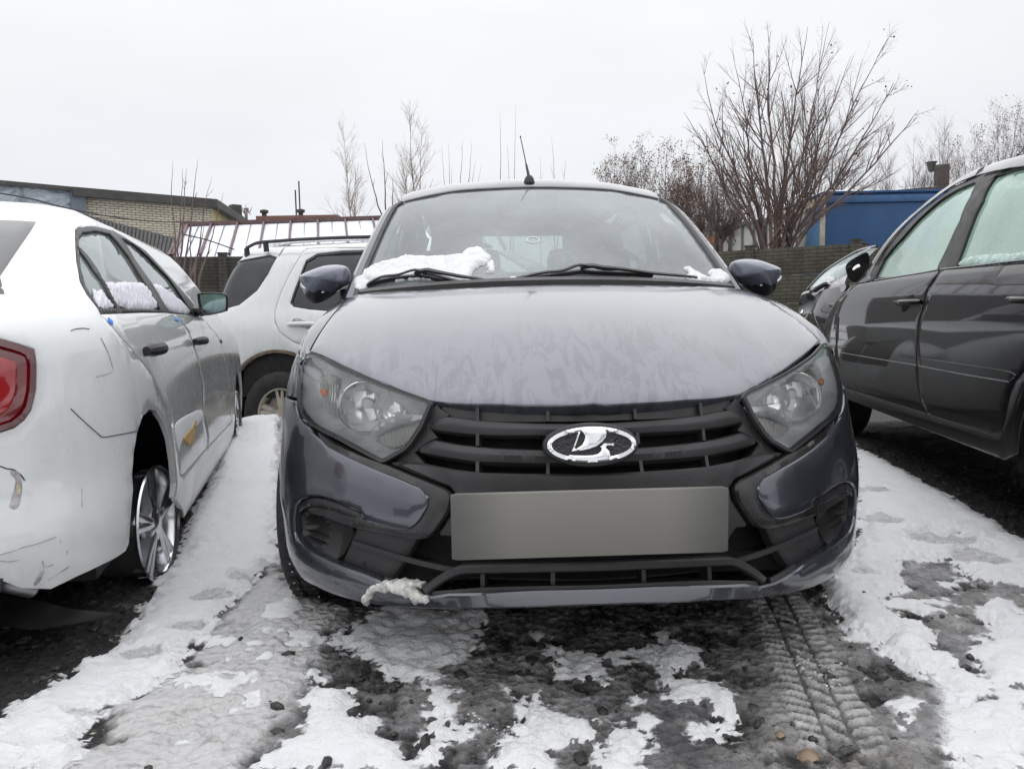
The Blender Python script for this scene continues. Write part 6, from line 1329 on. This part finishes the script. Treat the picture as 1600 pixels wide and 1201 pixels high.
def fence(name_label, A, B, ztop, nsec, mat, z0=-.4):
    A = np.array(A[:2]); B = np.array(B[:2]); L = np.linalg.norm(B-A); ang = math.atan2(B[1]-A[1], B[0]-A[0])
    t = thing('concrete_fence', name_label, 'fence', (A[0], A[1], z0), ang); w = L/nsec; hp = (ztop-z0)/5
    for i in range(nsec):
        for k in range(5):
            m = MB(); m.box((w*(i+.5), 0, hp*(k+.5)), (w-.10, .06, hp-.008), bev=.008); m.build('fence_panel', mat, t)
    for i in range(nsec+1):
        m = MB(); m.box((w*i, .0, (ztop-z0)/2+.02), (.15, .16, ztop-z0+.06), bev=.012); m.box((w*i, 0, ztop-z0+.055), (.17, .18, .03), bev=.01); m.build('fence_post', mat, t)
    return t
fa = wpt(1010, 392, 14.4); fb_ = wpt(1172, 387, 13.6); fc = wpt(1338, 380, 12.7)
u_ = (fc-fb_)[:2]; fence('weathered olive-grey concrete panel fence with brick relief between the two dark cars', fb_[:2]-u_*2, fc[:2], zat(1240, 385.5, 13.15), 3, M['fence'])
fd0 = wpt(1345, 388, 12.9); fence('short return run of concrete fence behind the black car, ending in a post', fd0, wpt(1500, 380, 14.2), zat(1350, 386, 12.95), 1, M['fence'])
fl0 = wpt(120, 403, 13.4); fl1 = wpt(318, 397, 13.8); fence('dark concrete fence seen between the white liftback and the off-roader', fl0, wpt(560, 396, 14.4), zat(280, 400.5, 13.7), 4, M['fence2'])
# --- brick building
b = NB('pale_brick'); g = b.n.new('ShaderNodeTexBrick'); g.inputs['Brick Width'].default_value = .23; g.inputs['Row Height'].default_value = .070; g.inputs['Scale'].default_value = 1; g.inputs['Mortar Size'].default_value = .010; g.inputs['Bias'].default_value = 0
g.inputs[1].default_value = (.56, .52, .42, 1); g.inputs[2].default_value = (.46, .42, .34, 1); g.inputs[3].default_value = (.07, .066, .06, 1)
cb = b.n.new('ShaderNodeCombineXYZ'); b.l.new(b.xyz(0), cb.inputs[0]); b.l.new(b.xyz(2), cb.inputs[1]); b.l.new(cb.outputs[0], g.inputs[0])
b.set(Base_Color=b.mix(b.math('MULTIPLY', b.rng(b.noise(.7, 5), .4, .7), .35), g.outputs[0], (.22, .20, .17)), Roughness=.9); b.bump(g.outputs[1], -.5, .01); M['brick'] = b.m
M['yellowwall'] = simple('faded_yellow_plaster', (.42, .37, .20), .9)
M['darkroof'] = simple('dark_bitumen_roof', (.045, .043, .042), .7, var=.3, scale=3)
b = NB('crumpled_sheet_metal'); f = b.noise(1.1, 4, .6, dist=1.4, stretch=(1, 1, 1.8)); b.set(Base_Color=b.mix(b.rng(f, .35, .65), (.15, .18, .21), (.40, .44, .48)), Metallic=.55, Roughness=.38); b.bump(f, 1, .12); M['sheet'] = b.m
P1 = wpt(128, 297, 22.0); P2 = wpt(330, 313, 24.4); P3 = wpt(380, 347, 29.8); P0 = wpt(-60, 280, 20.2)
def local_bld(label, cat_, A, B):
    A = np.array(A[:2]); B = np.array(B[:2]); ang = math.atan2(B[1]-A[1], B[0]-A[0]); t = thing('building', label, cat_, (A[0], A[1], -.3), ang)
    pl = Place(A[0], A[1], ang, -.3); return t, pl
bt_, bp = local_bld('pale brick workshop with dark overhanging roof edge behind the white car', 'building', P1, P2)
L12 = float(np.linalg.norm(P2[:2]-P1[:2])); zt = float(P1[2])+.3
q3 = bp.l(P3)
m = MB(); m.box((L12/2, .15, (zt-.1)/2), (L12, .3, zt-.1)); m.build('brick_wall', M['brick'], bt_)
m = MB(); prism(m, (L12, 0), (q3[0], q3[1]), 0, zt-.1, .3); m.build('side_wall', M['yellowwall'], bt_)
m = MB(); 
V = [(-.3, -.35, zt-.22), (L12+.05, -.35, zt-.22), (q3[0]+.35, q3[1], zt-.22), (-.3, q3[1], zt-.22)]; V2 = [(x, y, zt+.02) for x, y, _ in V]
m.add(V+V2, [(3, 2, 1, 0), (4, 5, 6, 7), (0, 1, 5, 4), (1, 2, 6, 5), (2, 3, 7, 6), (3, 0, 4, 7)]); m.build('roof', M['darkroof'], bt_, smooth=False)
m = MB(); m.box((q3[0]-.9, q3[1]-1.5, zt+.15), (.35, .35, .5), bev=.02); m.build('chimney', M['darkroof'], bt_)
m = MB(); pw = bp.l(wpt(331, 339, 26))
m.box((L12+.02+(q3[0]-L12)*.25, q3[1]*.25-.05, zt-.75), (.5, .12, .35)); m.build('window', M['darkglass'], bt_)
# lean-to roof under the brick wall
Aw = [bp.l(wpt(px, py, 21.5)) for px, py in ((130, 338), (284, 378))]; Bw = [bp.l(wpt(px, py, 20.6)) for px, py in ((130, 366), (278, 404))]
m = MB(); V = [Aw[0], Aw[1], Bw[1], Bw[0]]; V = V+[v-np.array([0, 0, .12]) for v in V]; m.add(V, [(0, 1, 2, 3)[::-1], (4, 5, 6, 7), (0, 4, 5, 1), (1, 5, 6, 2), (2, 6, 7, 3), (3, 7, 4, 0)])
for k in range(26):
    t = k/25; a = Aw[0]+(Aw[1]-Aw[0])*t; c = Bw[0]+(Bw[1]-Bw[0])*t; m.tube([a+[0, 0, .02], c+[0, 0, .02]], .06, 6)
m.build('lean_to_roof', M['darkroof'], bt_, smooth=False)
m = MB(); prism(m, Bw[0]+[0, .3, 0], Bw[1]+[0, .3, 0], 0, 3.0-.3, .2); m.build('lean_to_wall', M['yellowwall'], bt_) if False else None
# metal clad annex
an_, ap = local_bld('annex clad in crumpled grey-blue sheet metal at the far left', 'building', P0, P1)
La = float(np.linalg.norm(P1[:2]-P0[:2])); 
m = MB(); zt0 = float(P0[2])+.3; zt1 = float(P1[2])+.3
m.add([(0, -.1, 0), (La, -.1, 0), (La, -.1, zt1-.06), (0, -.1, zt0-.06), (0, 5, 0), (La, 5, 0), (La, 5, zt1-.06), (0, 5, zt0-.06)], [(0, 1, 2, 3), (5, 4, 7, 6), (1, 5, 6, 2), (4, 0, 3, 7)]); m.build('clad_wall', M['sheet'], an_, smooth=False)
m = MB(); m.add([(-.1, -.25, zt0-.08), (La+.1, -.25, zt1-.08), (La+.1, 5, zt1-.08), (-.1, 5, zt0-.08), (-.1, -.25, zt0+.03), (La+.1, -.25, zt1+.03), (La+.1, 5, zt1+.03), (-.1, 5, zt0+.03)], [(3, 2, 1, 0), (4, 5, 6, 7), (0, 1, 5, 4), (1, 2, 6, 5), (2, 3, 7, 6), (3, 0, 4, 7)]); m.build('roof', M['darkroof'], an_, smooth=False)
M['bluegrey'] = simple('blue_grey_trim', (.10, .125, .15), .5)
m = MB(); m.box((La-.15, -.16, zt1/2), (.36, .1, zt1-.1)); m.build('corner_trim', M['bluegrey'], an_)
# --- brown shed with snowy standing-seam roof
M['brownmetal'] = simple('brown_roof_metal', (.10, .055, .055), .45, .1, var=.25)
M['roofsnow'] = simple('thin_roof_snow', (.72, .73, .80), .7, var=.08, scale=3, bump=.3, bscale=30)
R0 = wpt(292, 352, 17.3); R1 = wpt(760, 336, 16.2); E0 = wpt(268, 402, 15.4); E1 = wpt(790, 392, 14.6)
sh, shp = local_bld('low shed with brown standing-seam roof under thin snow, behind the off-roader', 'shed', E0, E1)
r0, r1, e0, e1 = [shp.l(p) for p in (R0, R1, E0, E1)]
m = MB(); m.add([e0, e1, r1, r0, e0-[0, 0, .08], e1-[0, 0, .08], r1-[0, 0, .08], r0-[0, 0, .08]], [(0, 1, 2, 3), (4, 7, 6, 5), (0, 4, 5, 1), (1, 5, 6, 2), (2, 6, 7, 3), (3, 7, 4, 0)]); rf = m.build('roof', M['roofsnow'], sh, smooth=False)
N_ = np.cross(e1-e0, r0-e0); N_ /= np.linalg.norm(N_)
ns = 22
for k in range(ns+1):
    t = k/ns; a = e0+(e1-e0)*t; c = r0+(r1-r0)*t; big = k % 2 == 0
    MB().sweep([a+N_*.01, c+N_*.01], [(-.022, 0), (.022, 0), (.018, .06), (-.018, .06)] if big else [(-.006, 0), (.006, 0), (.006, .02), (-.006, .02)], N_).build('roof_seam', M['brownmetal'] if big else M['bluegrey'], rf)
MB().sweep([r0-[.1, 0, -.01], r1], [(-.10, -.03), (.10, -.03), (.10, .05), (-.10, .05)], (0, 0, 1)).build('ridge_cap', M['brownmetal'], rf)
e2 = e0+np.array([-.15, 2.4, 0]); m = MB(); m.add([e0, r0, e2, e0-[0, 0, .1], r0-[0, 0, .1], e2-[0, 0, .1]], [(0, 1, 2), (5, 4, 3), (0, 3, 4, 1), (1, 4, 5, 2)]); m.build('hip_end', M['brownmetal'], sh, smooth=False)
MB().sweep([e0+N_*.03, r0+N_*.03], [(-.07, 0), (.07, 0), (.07, .04), (-.07, .04)], N_).build('hip_edge', M['brownmetal'], rf)
m = MB(); m.box(((e1[0])/2, 1.7, (e0[2]-.15)/2), (e1[0]-.4, 3.0, e0[2]-.15)); m.build('wall', M['darkroof'], sh)
# brown roof box beyond with two vents and aerials
bx = thing('rooftop_box', 'long brown rooftop parapet with two small vents, above the snowy shed', 'building', (*wpt(400, 345, 26)[:2], 0)); bpl = Place(*wpt(400, 345, 26)[:2], 0.0)
x1 = bpl.l(wpt(528, 345, 26))[0]; zb0 = zat(460, 348, 26); zb1 = zat(460, 336.5, 26); M['brownbox'] = simple('brown_fascia', (.13, .062, .045), .6)
MB().box((x1/2, 2, (zb1)/2), (x1, 4, zb1)).build('wall', M['brownbox'], bx)
for px in (413, 470):
    c = bpl.l(wpt(px, 336, 26.3)); MB().lathe([(.08, 0), (.08, .12), (.14, .14), (.14, .22), (.0, .26)], (c[0], c[1], zb1), (0, 0, 1), 14).build('roof_vent', M['darkroof'], bx)
for px, y0 in ((469, 283), (463, 297)):
    c = bpl.l(wpt(px, 336, 26.3)); MB().tube([(c[0], c[1], zb1), (c[0], c[1], zat(px, y0, 26.3))], .025, 6).build('aerial', M['darkroof'], bx)
# --- blue lorry box, white trailer
b = NB('blue_tarpaulin'); f = b.noise(1.2, 4); b.set(Base_Color=b.mix(b.rng(f, .3, .7), (.004, .050, .150), (.006, .068, .195)), Roughness=.5); b.bump(b.math('ADD', b.noise(2.4, 4, stretch=(1, 1, .3)), b.math('MULTIPLY', b.noise(14, 3), .15)), .4, .06); M['blue'] = b.m
M['blue2'] = simple('blue_door', (.03, .10, .24), .5, var=.2)
M['cream'] = simple('cream_door_frame', (.42, .38, .30), .7, var=.3)
C0 = wpt(1289, 303, 16.0); ztp = C0[2]; lor = thing('lorry_box', 'big blue lorry box with cream rear door posts rising behind the fence', 'lorry', (C0[0], C0[1], -.3), math.radians(-1))
z_ = ztp+.3
MB().box((3.2, 1.23, z_/2+.45), (6.4, 2.46, z_-.9), bev=.02).build('cargo_box', M['blue'], lor)
MB().box((3.2, 1.23, z_+.02), (6.5, 2.56, .05), bev=.01).build('roof', M['blue'], lor)
sn_ = MB(); V = [(0.0, -.02), (.25, -.02), (.3, 2.3), (.0, 2.4)]; sn_.patch(Surf(lambda x, y: np.stack([x+0*y, y+0*x, z_+.045+0*x+0*y], -1), Place(C0[0], C0[1], math.radians(-1), -.3), (-1, 7), (-1, 3), 12), [(-.04, 0), (1.0, .02), (.9, 1.2), (1.4, 2.4), (-.04, 2.4)], off=.04, dome=(.04, .1), depth=.01, res=.1); sn_.build('roof_snow', M['snow'], lor)
for xx in (2.1, 4.3): MB().box((xx, -.006, z_/2+.45), (.03, .016, z_-.95), bev=.004).build('panel_rib', M['blue'], lor)
MB().box((3.2, -.02, z_-.12), (6.4, .05, .14), bev=.01).build('top_rail', M['blue2'], lor)
for yy in (.02, 1.0, 1.35, 2.4): MB().box((-.03, yy, z_/2+.4), (.07, .12, z_-.8), bev=.01).build('door_post', M['cream'], lor)
MB().box((-.03, 1.23, z_-.12), (.07, 2.5, .16), bev=.01).build('door_header', M['cream'], lor)
M['blue2'] = simple('blue_door', (.06, .16, .30), .5, var=.2)
for yy in (.5, 1.88): MB().box((-.02, yy, z_/2+.4), (.03, .8, z_-.9)).build('rear_door', M['blue2'], lor)
MB().box((3.0, 1.23, .6), (5.8, .9, .25)).build('chassis', M['void'], lor)
for xx in (.8, 1.9, 5.2):
    for yy in (.1, 2.3): MB().lathe([(0, 0), (.25, 0), (.30, .02), (.46, .02), (.48, -.05), (.48, -.25)], (xx, yy, .5), (0, -1 if yy < 1 else 1, 0), 24).build('wheel', M['rubber'], lor)
M['whitetarp'] = simple('white_tarpaulin', (.62, .62, .60), .6, var=.1, scale=1.5)
T0 = wpt(1092, 361, 20.2); T1 = wpt(1244, 336, 16.9); tl = math.hypot(*(T1-T0)[:2]); tr_ = thing('trailer', 'pale box trailer with thin steel uprights behind the fence, left of the blue lorry box', 'trailer', (T0[0], T0[1], -.3), math.atan2(T1[1]-T0[1], T1[0]-T0[0])); z_ = float(T0[2])+.3
MB().box((tl/2, 1.2, z_/2+.3), (tl, 2.4, z_-.6), bev=.02).build('cargo_box', M['whitetarp'], tr_)
for k in range(9): MB().box((.1+k*(tl-.2)/8, -.02, z_/2+.3), (.05, .05, z_-.6)).build('upright', M['steel'], tr_)
MB().box((tl/2, -.03, z_-.02), (tl+.05, .1, .07)).build('top_rail', M['steel'], tr_)
M['orange'] = simple('orange_board', (.55, .22, .08), .6); MB().box((.55, -.02, z_-.28), (.9, .04, .18)).build('orange_board', M['orange'], tr_)
MB().box((tl/2, 1.2, .5), (tl*.9, 1.0, .3)).build('chassis', M['void'], tr_)
# --- beige house with snowy roof and chimney far right
H0 = wpt(1392, 300, 38); H1 = wpt(1560, 292, 36); ho = thing('house', 'distant beige house with snowy roof and dark square chimney beyond the blue lorry box', 'house', (H0[0], H0[1], 0), math.atan2(H1[1]-H0[1], H1[0]-H0[0])); hl_ = float(np.hypot(*(H1-H0)[:2])); zz = float(H0[2])
M['beige'] = simple('beige_plaster', (.50, .40, .26), .9)
MB().box((hl_/2, 3, zz/2), (hl_, 6, zz)).build('wall', M['beige'], ho)
MB().add([(-.4, -.4, zz), (hl_+.4, -.4, zz), (hl_+.4, 3, zz+.55), (-.4+1, 3, zz+.55), (-.4, -.4, zz-.12), (hl_+.4, -.4, zz-.12), (hl_+.4, 3, zz+.4), (.6, 3, zz+.4)], [(0, 1, 2, 3), (7, 6, 5, 4), (0, 4, 5, 1), (1, 5, 6, 2), (2, 6, 7, 3), (3, 7, 4, 0)]).build('roof', M['snow'], ho, smooth=False)
MB().box((hl_/2, -.42, zz-.06), (hl_+.9, .06, .16)).build('gutter_board', M['darkroof'], ho)
pl_h = Place(H0[0], H0[1], math.atan2(H1[1]-H0[1], H1[0]-H0[0])); cc = pl_h.l(wpt(1471, 280, 38)); cz = zat(1471, 265, 38); MB().box((cc[0], cc[1], (cz+zz)/2-.3), (.65, .65, cz-zz+1.0), bev=.02).build('chimney', M['darkroof'], ho)
MB().lathe([(0, .0), (.12, .05), (.22, .45), (.28, .5), (0, .42)], (cc[0]-.45, cc[1], cz-.1), (0, 0, 1), 10).build('chimney_cowl', M['darkroof'], ho)
# cables
def cable(pts, r, lb):
    P = cat(np.array([wpt(*p) for p in pts]), 8); c = P.mean(0); o = MB().tube(P-c, r, 5).build('cable', M['seal'], None); o.location = c; tag(o, lb, 'cable', 'overhead cables on the left')
cable([(-40, 296, 12), (40, 309, 12.5), (100, 324, 13), (170, 338, 13.6), (240, 346, 14.3), (300, 347, 15)], .012, 'black cable sagging from the left edge across the sheet-metal annex and brick wall')
cable([(285, 366, 13), (320, 374, 13.1), (350, 384, 13.2), (366, 390, 13.3)], .011, 'short black cable slanting down over the snowy shed roof')
# ---- unseen dark row added behind the camera to darken reflections in paint and glass
M['wood'] = simple('dark_boards', (.07, .06, .05), .9, var=.4)
bk = thing('reflection_blocker', 'long dark garage row added unseen behind the camera to darken reflections', 'blocker', (0, -14, 0)); MB().box((0, -2, 1.2), (46, 4, 2.4)).build('wall', M['wood'], bk); MB().box((0, -2, 2.5), (46.6, 4.8, .2)).build('roof', M['darkroof'], bk)
# ============================================================ bare trees
M['bark'] = simple('brown_bark', (.12, .088, .078), .9, var=.35, scale=6); M['twig'] = simple('grey_brown_twigs', (.13, .09, .08), .9, var=.3, scale=2)
M['birch'] = simple('birch_twigs', (.24, .19, .16), .9, var=.35, scale=2); M['leaf'] = simple('dry_brown_leaves', (.15, .10, .07), .8, var=.4, scale=3)
M['greytwig'] = simple('misty_grey_twigs', (.14, .11, .105), .9, var=.2, scale=2)
def limb(mb, p, d, L, r, rs, wob=.12, up=.0, n=6, k=5, taper=.35, mi=0):
    pts = [np.array(p, float)]; d = np.array(d, float); d /= np.linalg.norm(d)
    for i in range(n):
        d = d+rs.randn(3)*wob*.5+np.array([0, 0, up]); d /= np.linalg.norm(d); pts.append(pts[-1]+d*L/n)
    pts = np.array(pts); mb.tube(pts, r, k, mi=mi, up=(.3, .95, .05) if abs(d[2]) > .8 else (0, 0, 1), scale=np.linspace(1, taper, n+1), cap=False)
    return pts, d
def spread(mb, p, d, L, r, rs, lvl, cfg, leaves=None):
    pts, _ = limb(mb, p, d, L, r, rs, cfg['wob'], cfg['up'], n=6 if lvl > 1 else 4, k=5 if r > .012 else (4 if r > .006 else 3), taper=cfg.get('taper', .3))
    if leaves is not None and lvl <= 1:
        for q in pts[1:]:
            if rs.rand() < cfg['leaf']: leaves.append(q+rs.randn(3)*.05)
    if lvl == 0: return
    nc = cfg['n'][lvl]
    for i in range(nc):
        t = rs.uniform(cfg['t0'], .98); j = t*(len(pts)-1); a = int(j); q = pts[a]+(pts[min(a+1, len(pts)-1)]-pts[a])*(j-a); T = pts[min(a+1, len(pts)-1)]-pts[max(a-1, 0)]; T /= np.linalg.norm(T)
        s = rs.randn(3); s -= T*(s@T); s /= np.linalg.norm(s); an = rs.uniform(*cfg['ang']); d2 = T*math.cos(an)+s*math.sin(an)
        spread(mb, q, d2, L*rs.uniform(*cfg['len'])*(1.15-.55*t), r*(1-.65*t)*.52, rs, lvl-1, cfg, leaves)
def leafmesh(ls, rs, s=.05):
    m = MB()
    for q in ls:
        a = rs.randn(3); a /= np.linalg.norm(a); b_ = np.cross(a, rs.randn(3)); b_ /= np.linalg.norm(b_); k = s*rs.uniform(.5, 1.3); m.add([q, q+a*k*.5+b_*k*.35, q+a*k*1.1, q+a*k*.5-b_*k*.35], [(0, 1, 2, 3)])
    return m
def tree(label, px, ybase, Y, ytop, seed, stems, cfg, lvl=3, group='bare trees behind the fence', r0=.05, leaf=0, mats=('bark', 'twig'), name='bare_tree', lean=None, cat_='tree', lsize=.06):
    """stems: list of (dx in px at the base, px of tip, py of tip)"""
    B = wpt(px, ybase, Y); z0 = -.3; rs = np.random.RandomState(seed)
    t = thing(name, label, cat_, (B[0], B[1], z0), 0, group); o = np.array([B[0], B[1], z0]); trunk = MB(); crown = MB(); ls = [] if leaf else None; c2 = dict(cfg); c2['leaf'] = leaf
    zb = B[2]-z0
    for dx, tx, ty in stems:
        tip = wpt(tx, ty, Y+rs.uniform(-.5, .5))-o; root = np.array([dx*Y/F_PX*.35, rs.uniform(-.1, .1), 0]); mid = np.array([dx*Y/F_PX, rs.uniform(-.15, .15), zb])
        n = 12; ctl = [root, mid, mid+(tip-mid)*.35+np.array([(tip-mid)[0]*.06, 0, (tip-mid)[2]*.05]), mid+(tip-mid)*.7+rs.randn(3)*r0*[1.2, 1.2, 0], tip]
        P = cat(np.array(ctl), 4); P[2:-1] += rs.randn(len(P)-3, 3)*r0*[.22, .22, .0]; sc = np.linspace(1, .06, len(P)); rr = r0*rs.uniform(.8, 1.15); trunk.tube(P, rr, 6, scale=sc, up=(.2, .97, .1), cap=False)
        Ltot = np.linalg.norm(tip-mid)
        nb = c2['n'][lvl]
        for i in range(nb):
            tt = rs.uniform(.25, .97); j = tt*(len(P)-1); a = int(j); q = P[a]+(P[min(a+1, len(P)-1)]-P[a])*(j-a); T = P[min(a+1, len(P)-1)]-P[max(a-1, 0)]; T /= np.linalg.norm(T)
            s = rs.randn(3); s -= T*(s@T); s /= np.linalg.norm(s); an = rs.uniform(*c2['ang']); spread(crown, q, T*math.cos(an)+s*math.sin(an), Ltot*rs.uniform(*c2['len'])*(1.2-.95*tt)*c2.get('k', .8), rr*(1-.8*tt)*.55, rs, lvl-1, c2, ls)
    trunk.build('trunk', M[mats[0]], t, ang=180); cr_ = crown.build('crown', M[mats[1]], t, ang=180) if crown.n else None
    if ls: leafmesh(ls, rs, lsize).build('dry_leaves', M['leaf'], cr_, smooth=False)
    return t
SH = dict(wob=.09, up=.035, n=[0, 4, 6, 14], ang=(.3, .75), len=(.35, .62), t0=.15, k=.78)
tree('tall many-stemmed bare maple fanning out above the concrete fence', 1212, 392, 14.6, 40, 3, [(-28, 1068, 175), (-22, 1098, 108), (-16, 1145, 85), (-10, 1176, 60), (-4, 1205, 48), (2, 1262, 42), (6, 1295, 38), (12, 1330, 88), (16, 1386, 62), (22, 1392, 140), (26, 1436, 172), (-14, 1160, 190), (4, 1240, 140), (12, 1300, 190), (-20, 1115, 210), (20, 1350, 230)], SH, 3, r0=.040, leaf=.006, name='bare_maple', lsize=.05, group=None)
TH = dict(wob=.09, up=.04, n=[0, 4, 6, 13], ang=(.3, .75), len=(.38, .66), t0=.12, k=.75)
tree('dense grey-brown bare tree directly behind the tall many-stemmed maple', 1265, 385, 19, 105, 5, [(-12, 1225, 140), (-4, 1255, 112), (4, 1280, 120), (12, 1320, 190), (-16, 1190, 215), (16, 1345, 225)], dict(TH, n=[0, 5, 7, 15], k=.9), 3, r0=.035, mats=('bark', 'greytwig'))
hz = [(958, 300, 225, 22, .5, 'leafy'), (1000, 310, 215, 21, .6, 'leafy'), (1040, 310, 222, 20, .7, 'leafy'), (1070, 330, 215, 19, .7, 'leafy'), (1105, 350, 235, 21, .35, 'bare'), (1150, 360, 230, 19, .3, 'bare'), (1345, 300, 232, 24, 0, 'bare'), (1385, 300, 225, 26, 0, 'bare'), (1425, 300, 218, 24, 0, 'bare'), (1472, 290, 178, 26, .03, 'bare'), (1520, 280, 200, 25, .35, 'leafy'), (1556, 270, 165, 24, .4, 'leafy'), (1592, 260, 172, 24, .3, 'leafy'), (1640, 260, 180, 25, .3, 'leafy'), (978, 330, 258, 18, .25, 'bare'), (1022, 330, 262, 17.5, .25, 'bare'), (1088, 350, 270, 17.5, .3, 'leafy'), (1128, 360, 265, 17, .2, 'bare')]
LB = ['thin bush at the left end of the thicket, just over the car roof', 'bush with withered leaves, second from the left end of the thicket', 'tree thick with withered leaves, left of the windscreen pillar top', 'brown-leaved bush beside the right windscreen pillar', 'slim bare tree above the left end of the pale trailer', 'bare tree behind the left stems of the tall maple', 'bare tree just right of the tall maple, over the blue lorry box', 'bare tree above the middle of the blue lorry box', 'bare tree left of the distant square chimney', 'tall bare tree rising behind the square chimney', 'leaf-speckled tree right of the square chimney', 'tallest leaf-speckled tree above the black car roof', 'leaf-speckled tree touching the right edge above the black car', 'leaf-speckled tree just beyond the right edge', 'low twiggy bush in front of the left end of the thicket', 'low twiggy bush over the middle of the car roof edge on the right', 'low leafy bush just above the top of the right windscreen pillar', 'low twiggy bush above the orange board of the pale trailer']
for k, (px, yb, yt, Y, lf, kd) in enumerate(hz):
    rs = np.random.RandomState(50+k); st = [(rs.uniform(-14, 14), px+rs.uniform(-40, 40), yt+rs.uniform(0, 95)) for _ in range(7)]+[(0, px+3, yt)]
    tree(LB[k], px, max(yb, 392), Y, yt, 60+k, st, dict(TH, n=[0, 4, 6, 20]), 3, r0=.020, leaf=lf*.14, mats=('bark', 'twig' if kd == 'leafy' else 'greytwig'), lsize=.045)
BI = dict(wob=.08, up=.02, n=[0, 4, 5, 16], ang=(.35, .7), len=(.35, .55), t0=.12, k=.75)
tree('slender birch with orange-tinted stem left of the car roof, the shorter of two', 552, 400, 24, 195, 21, [(0, 536, 197), (2, 556, 262)], dict(BI, n=[0, 5, 7, 26], k=.95), 3, r0=.026, mats=('birch', 'birch'), name='birch', group='birches left of the car roof')
tree('taller birch with thin drooping twigs, just left of the car roof', 652, 395, 23, 166, 23, [(0, 640, 168), (4, 660, 195), (-6, 625, 235)], dict(BI, n=[0, 5, 7, 24], k=.9), 3, r0=.028, mats=('birch', 'birch'), name='birch', group='birches left of the car roof')
SP_ = dict(wob=.12, up=.08, n=[0, 2, 2, 3], ang=(.3, .6), len=(.25, .45), t0=.3, k=.6)
tree('sparse grey sapling with three upright forks between the two birches', 604, 380, 17, 215, 31, [(0, 570, 228), (2, 597, 218), (6, 614, 272)], SP_, 2, r0=.028, name='sapling', group=None)
tree('fan of bare upright shoots over the left end of the car roof', 712, 400, 18, 220, 33, [(-12, 690, 226), (-8, 700, 220), (-2, 723, 220), (4, 737, 222), (8, 743, 250), (12, 753, 255), (-4, 706, 260)], dict(SP_, n=[0, 1, 1, 2]), 2, r0=.018, name='shrub', group=None)
tree('pair of tall thin wavy shoots rising behind the roof aerial', 796, 400, 16, 160, 35, [(-14, 781, 175), (6, 806, 160), (2, 792, 224)], dict(SP_, n=[0, 0, 0, 0]), 1, r0=.014, name='shrub', group=None)
tree('small sapling just right of the roof aerial', 866, 400, 18, 212, 37, [(0, 862, 212), (4, 884, 248), (-20, 845, 243)], dict(SP_, n=[0, 2, 3, 6]), 2, r0=.016, name='sapling', group=None)
tree('leafless young tree in front of the brick wall with long upright shoots', 276, 450, 12.8, 250, 41, [(-2, 270, 252), (0, 286, 262), (4, 309, 248), (-2, 292, 262)], dict(SP_, n=[0, 2, 3, 5], k=.4), 2, r0=.026, name='sapling', group='young trees by the left fence')
tree('thin leafless young tree with crooked shoots at the corner of the brick workshop', 302, 455, 12.9, 275, 43, [(0, 331, 276), (2, 349, 300), (-4, 298, 330), (6, 318, 330)], dict(SP_, n=[0, 2, 3, 6], k=.5), 2, r0=.022, name='sapling', group='young trees by the left fence')
for k, (px, yb, yt, Y) in enumerate([(370, 340, 322, 60), (385, 340, 318, 62)]):
    tree(['faint far tree beyond the workshop roof corner', 'faint far tree between the workshop roof and the brown parapet'][k], px, yb, Y, yt, 80+k, [(0, px, yt), (2, px+8, yt+5), (-2, px-8, yt+4)], dict(TH, n=[0, 2, 3, 6]), 2, r0=.08, mats=('greytwig', 'greytwig'), group='far trees on the left')
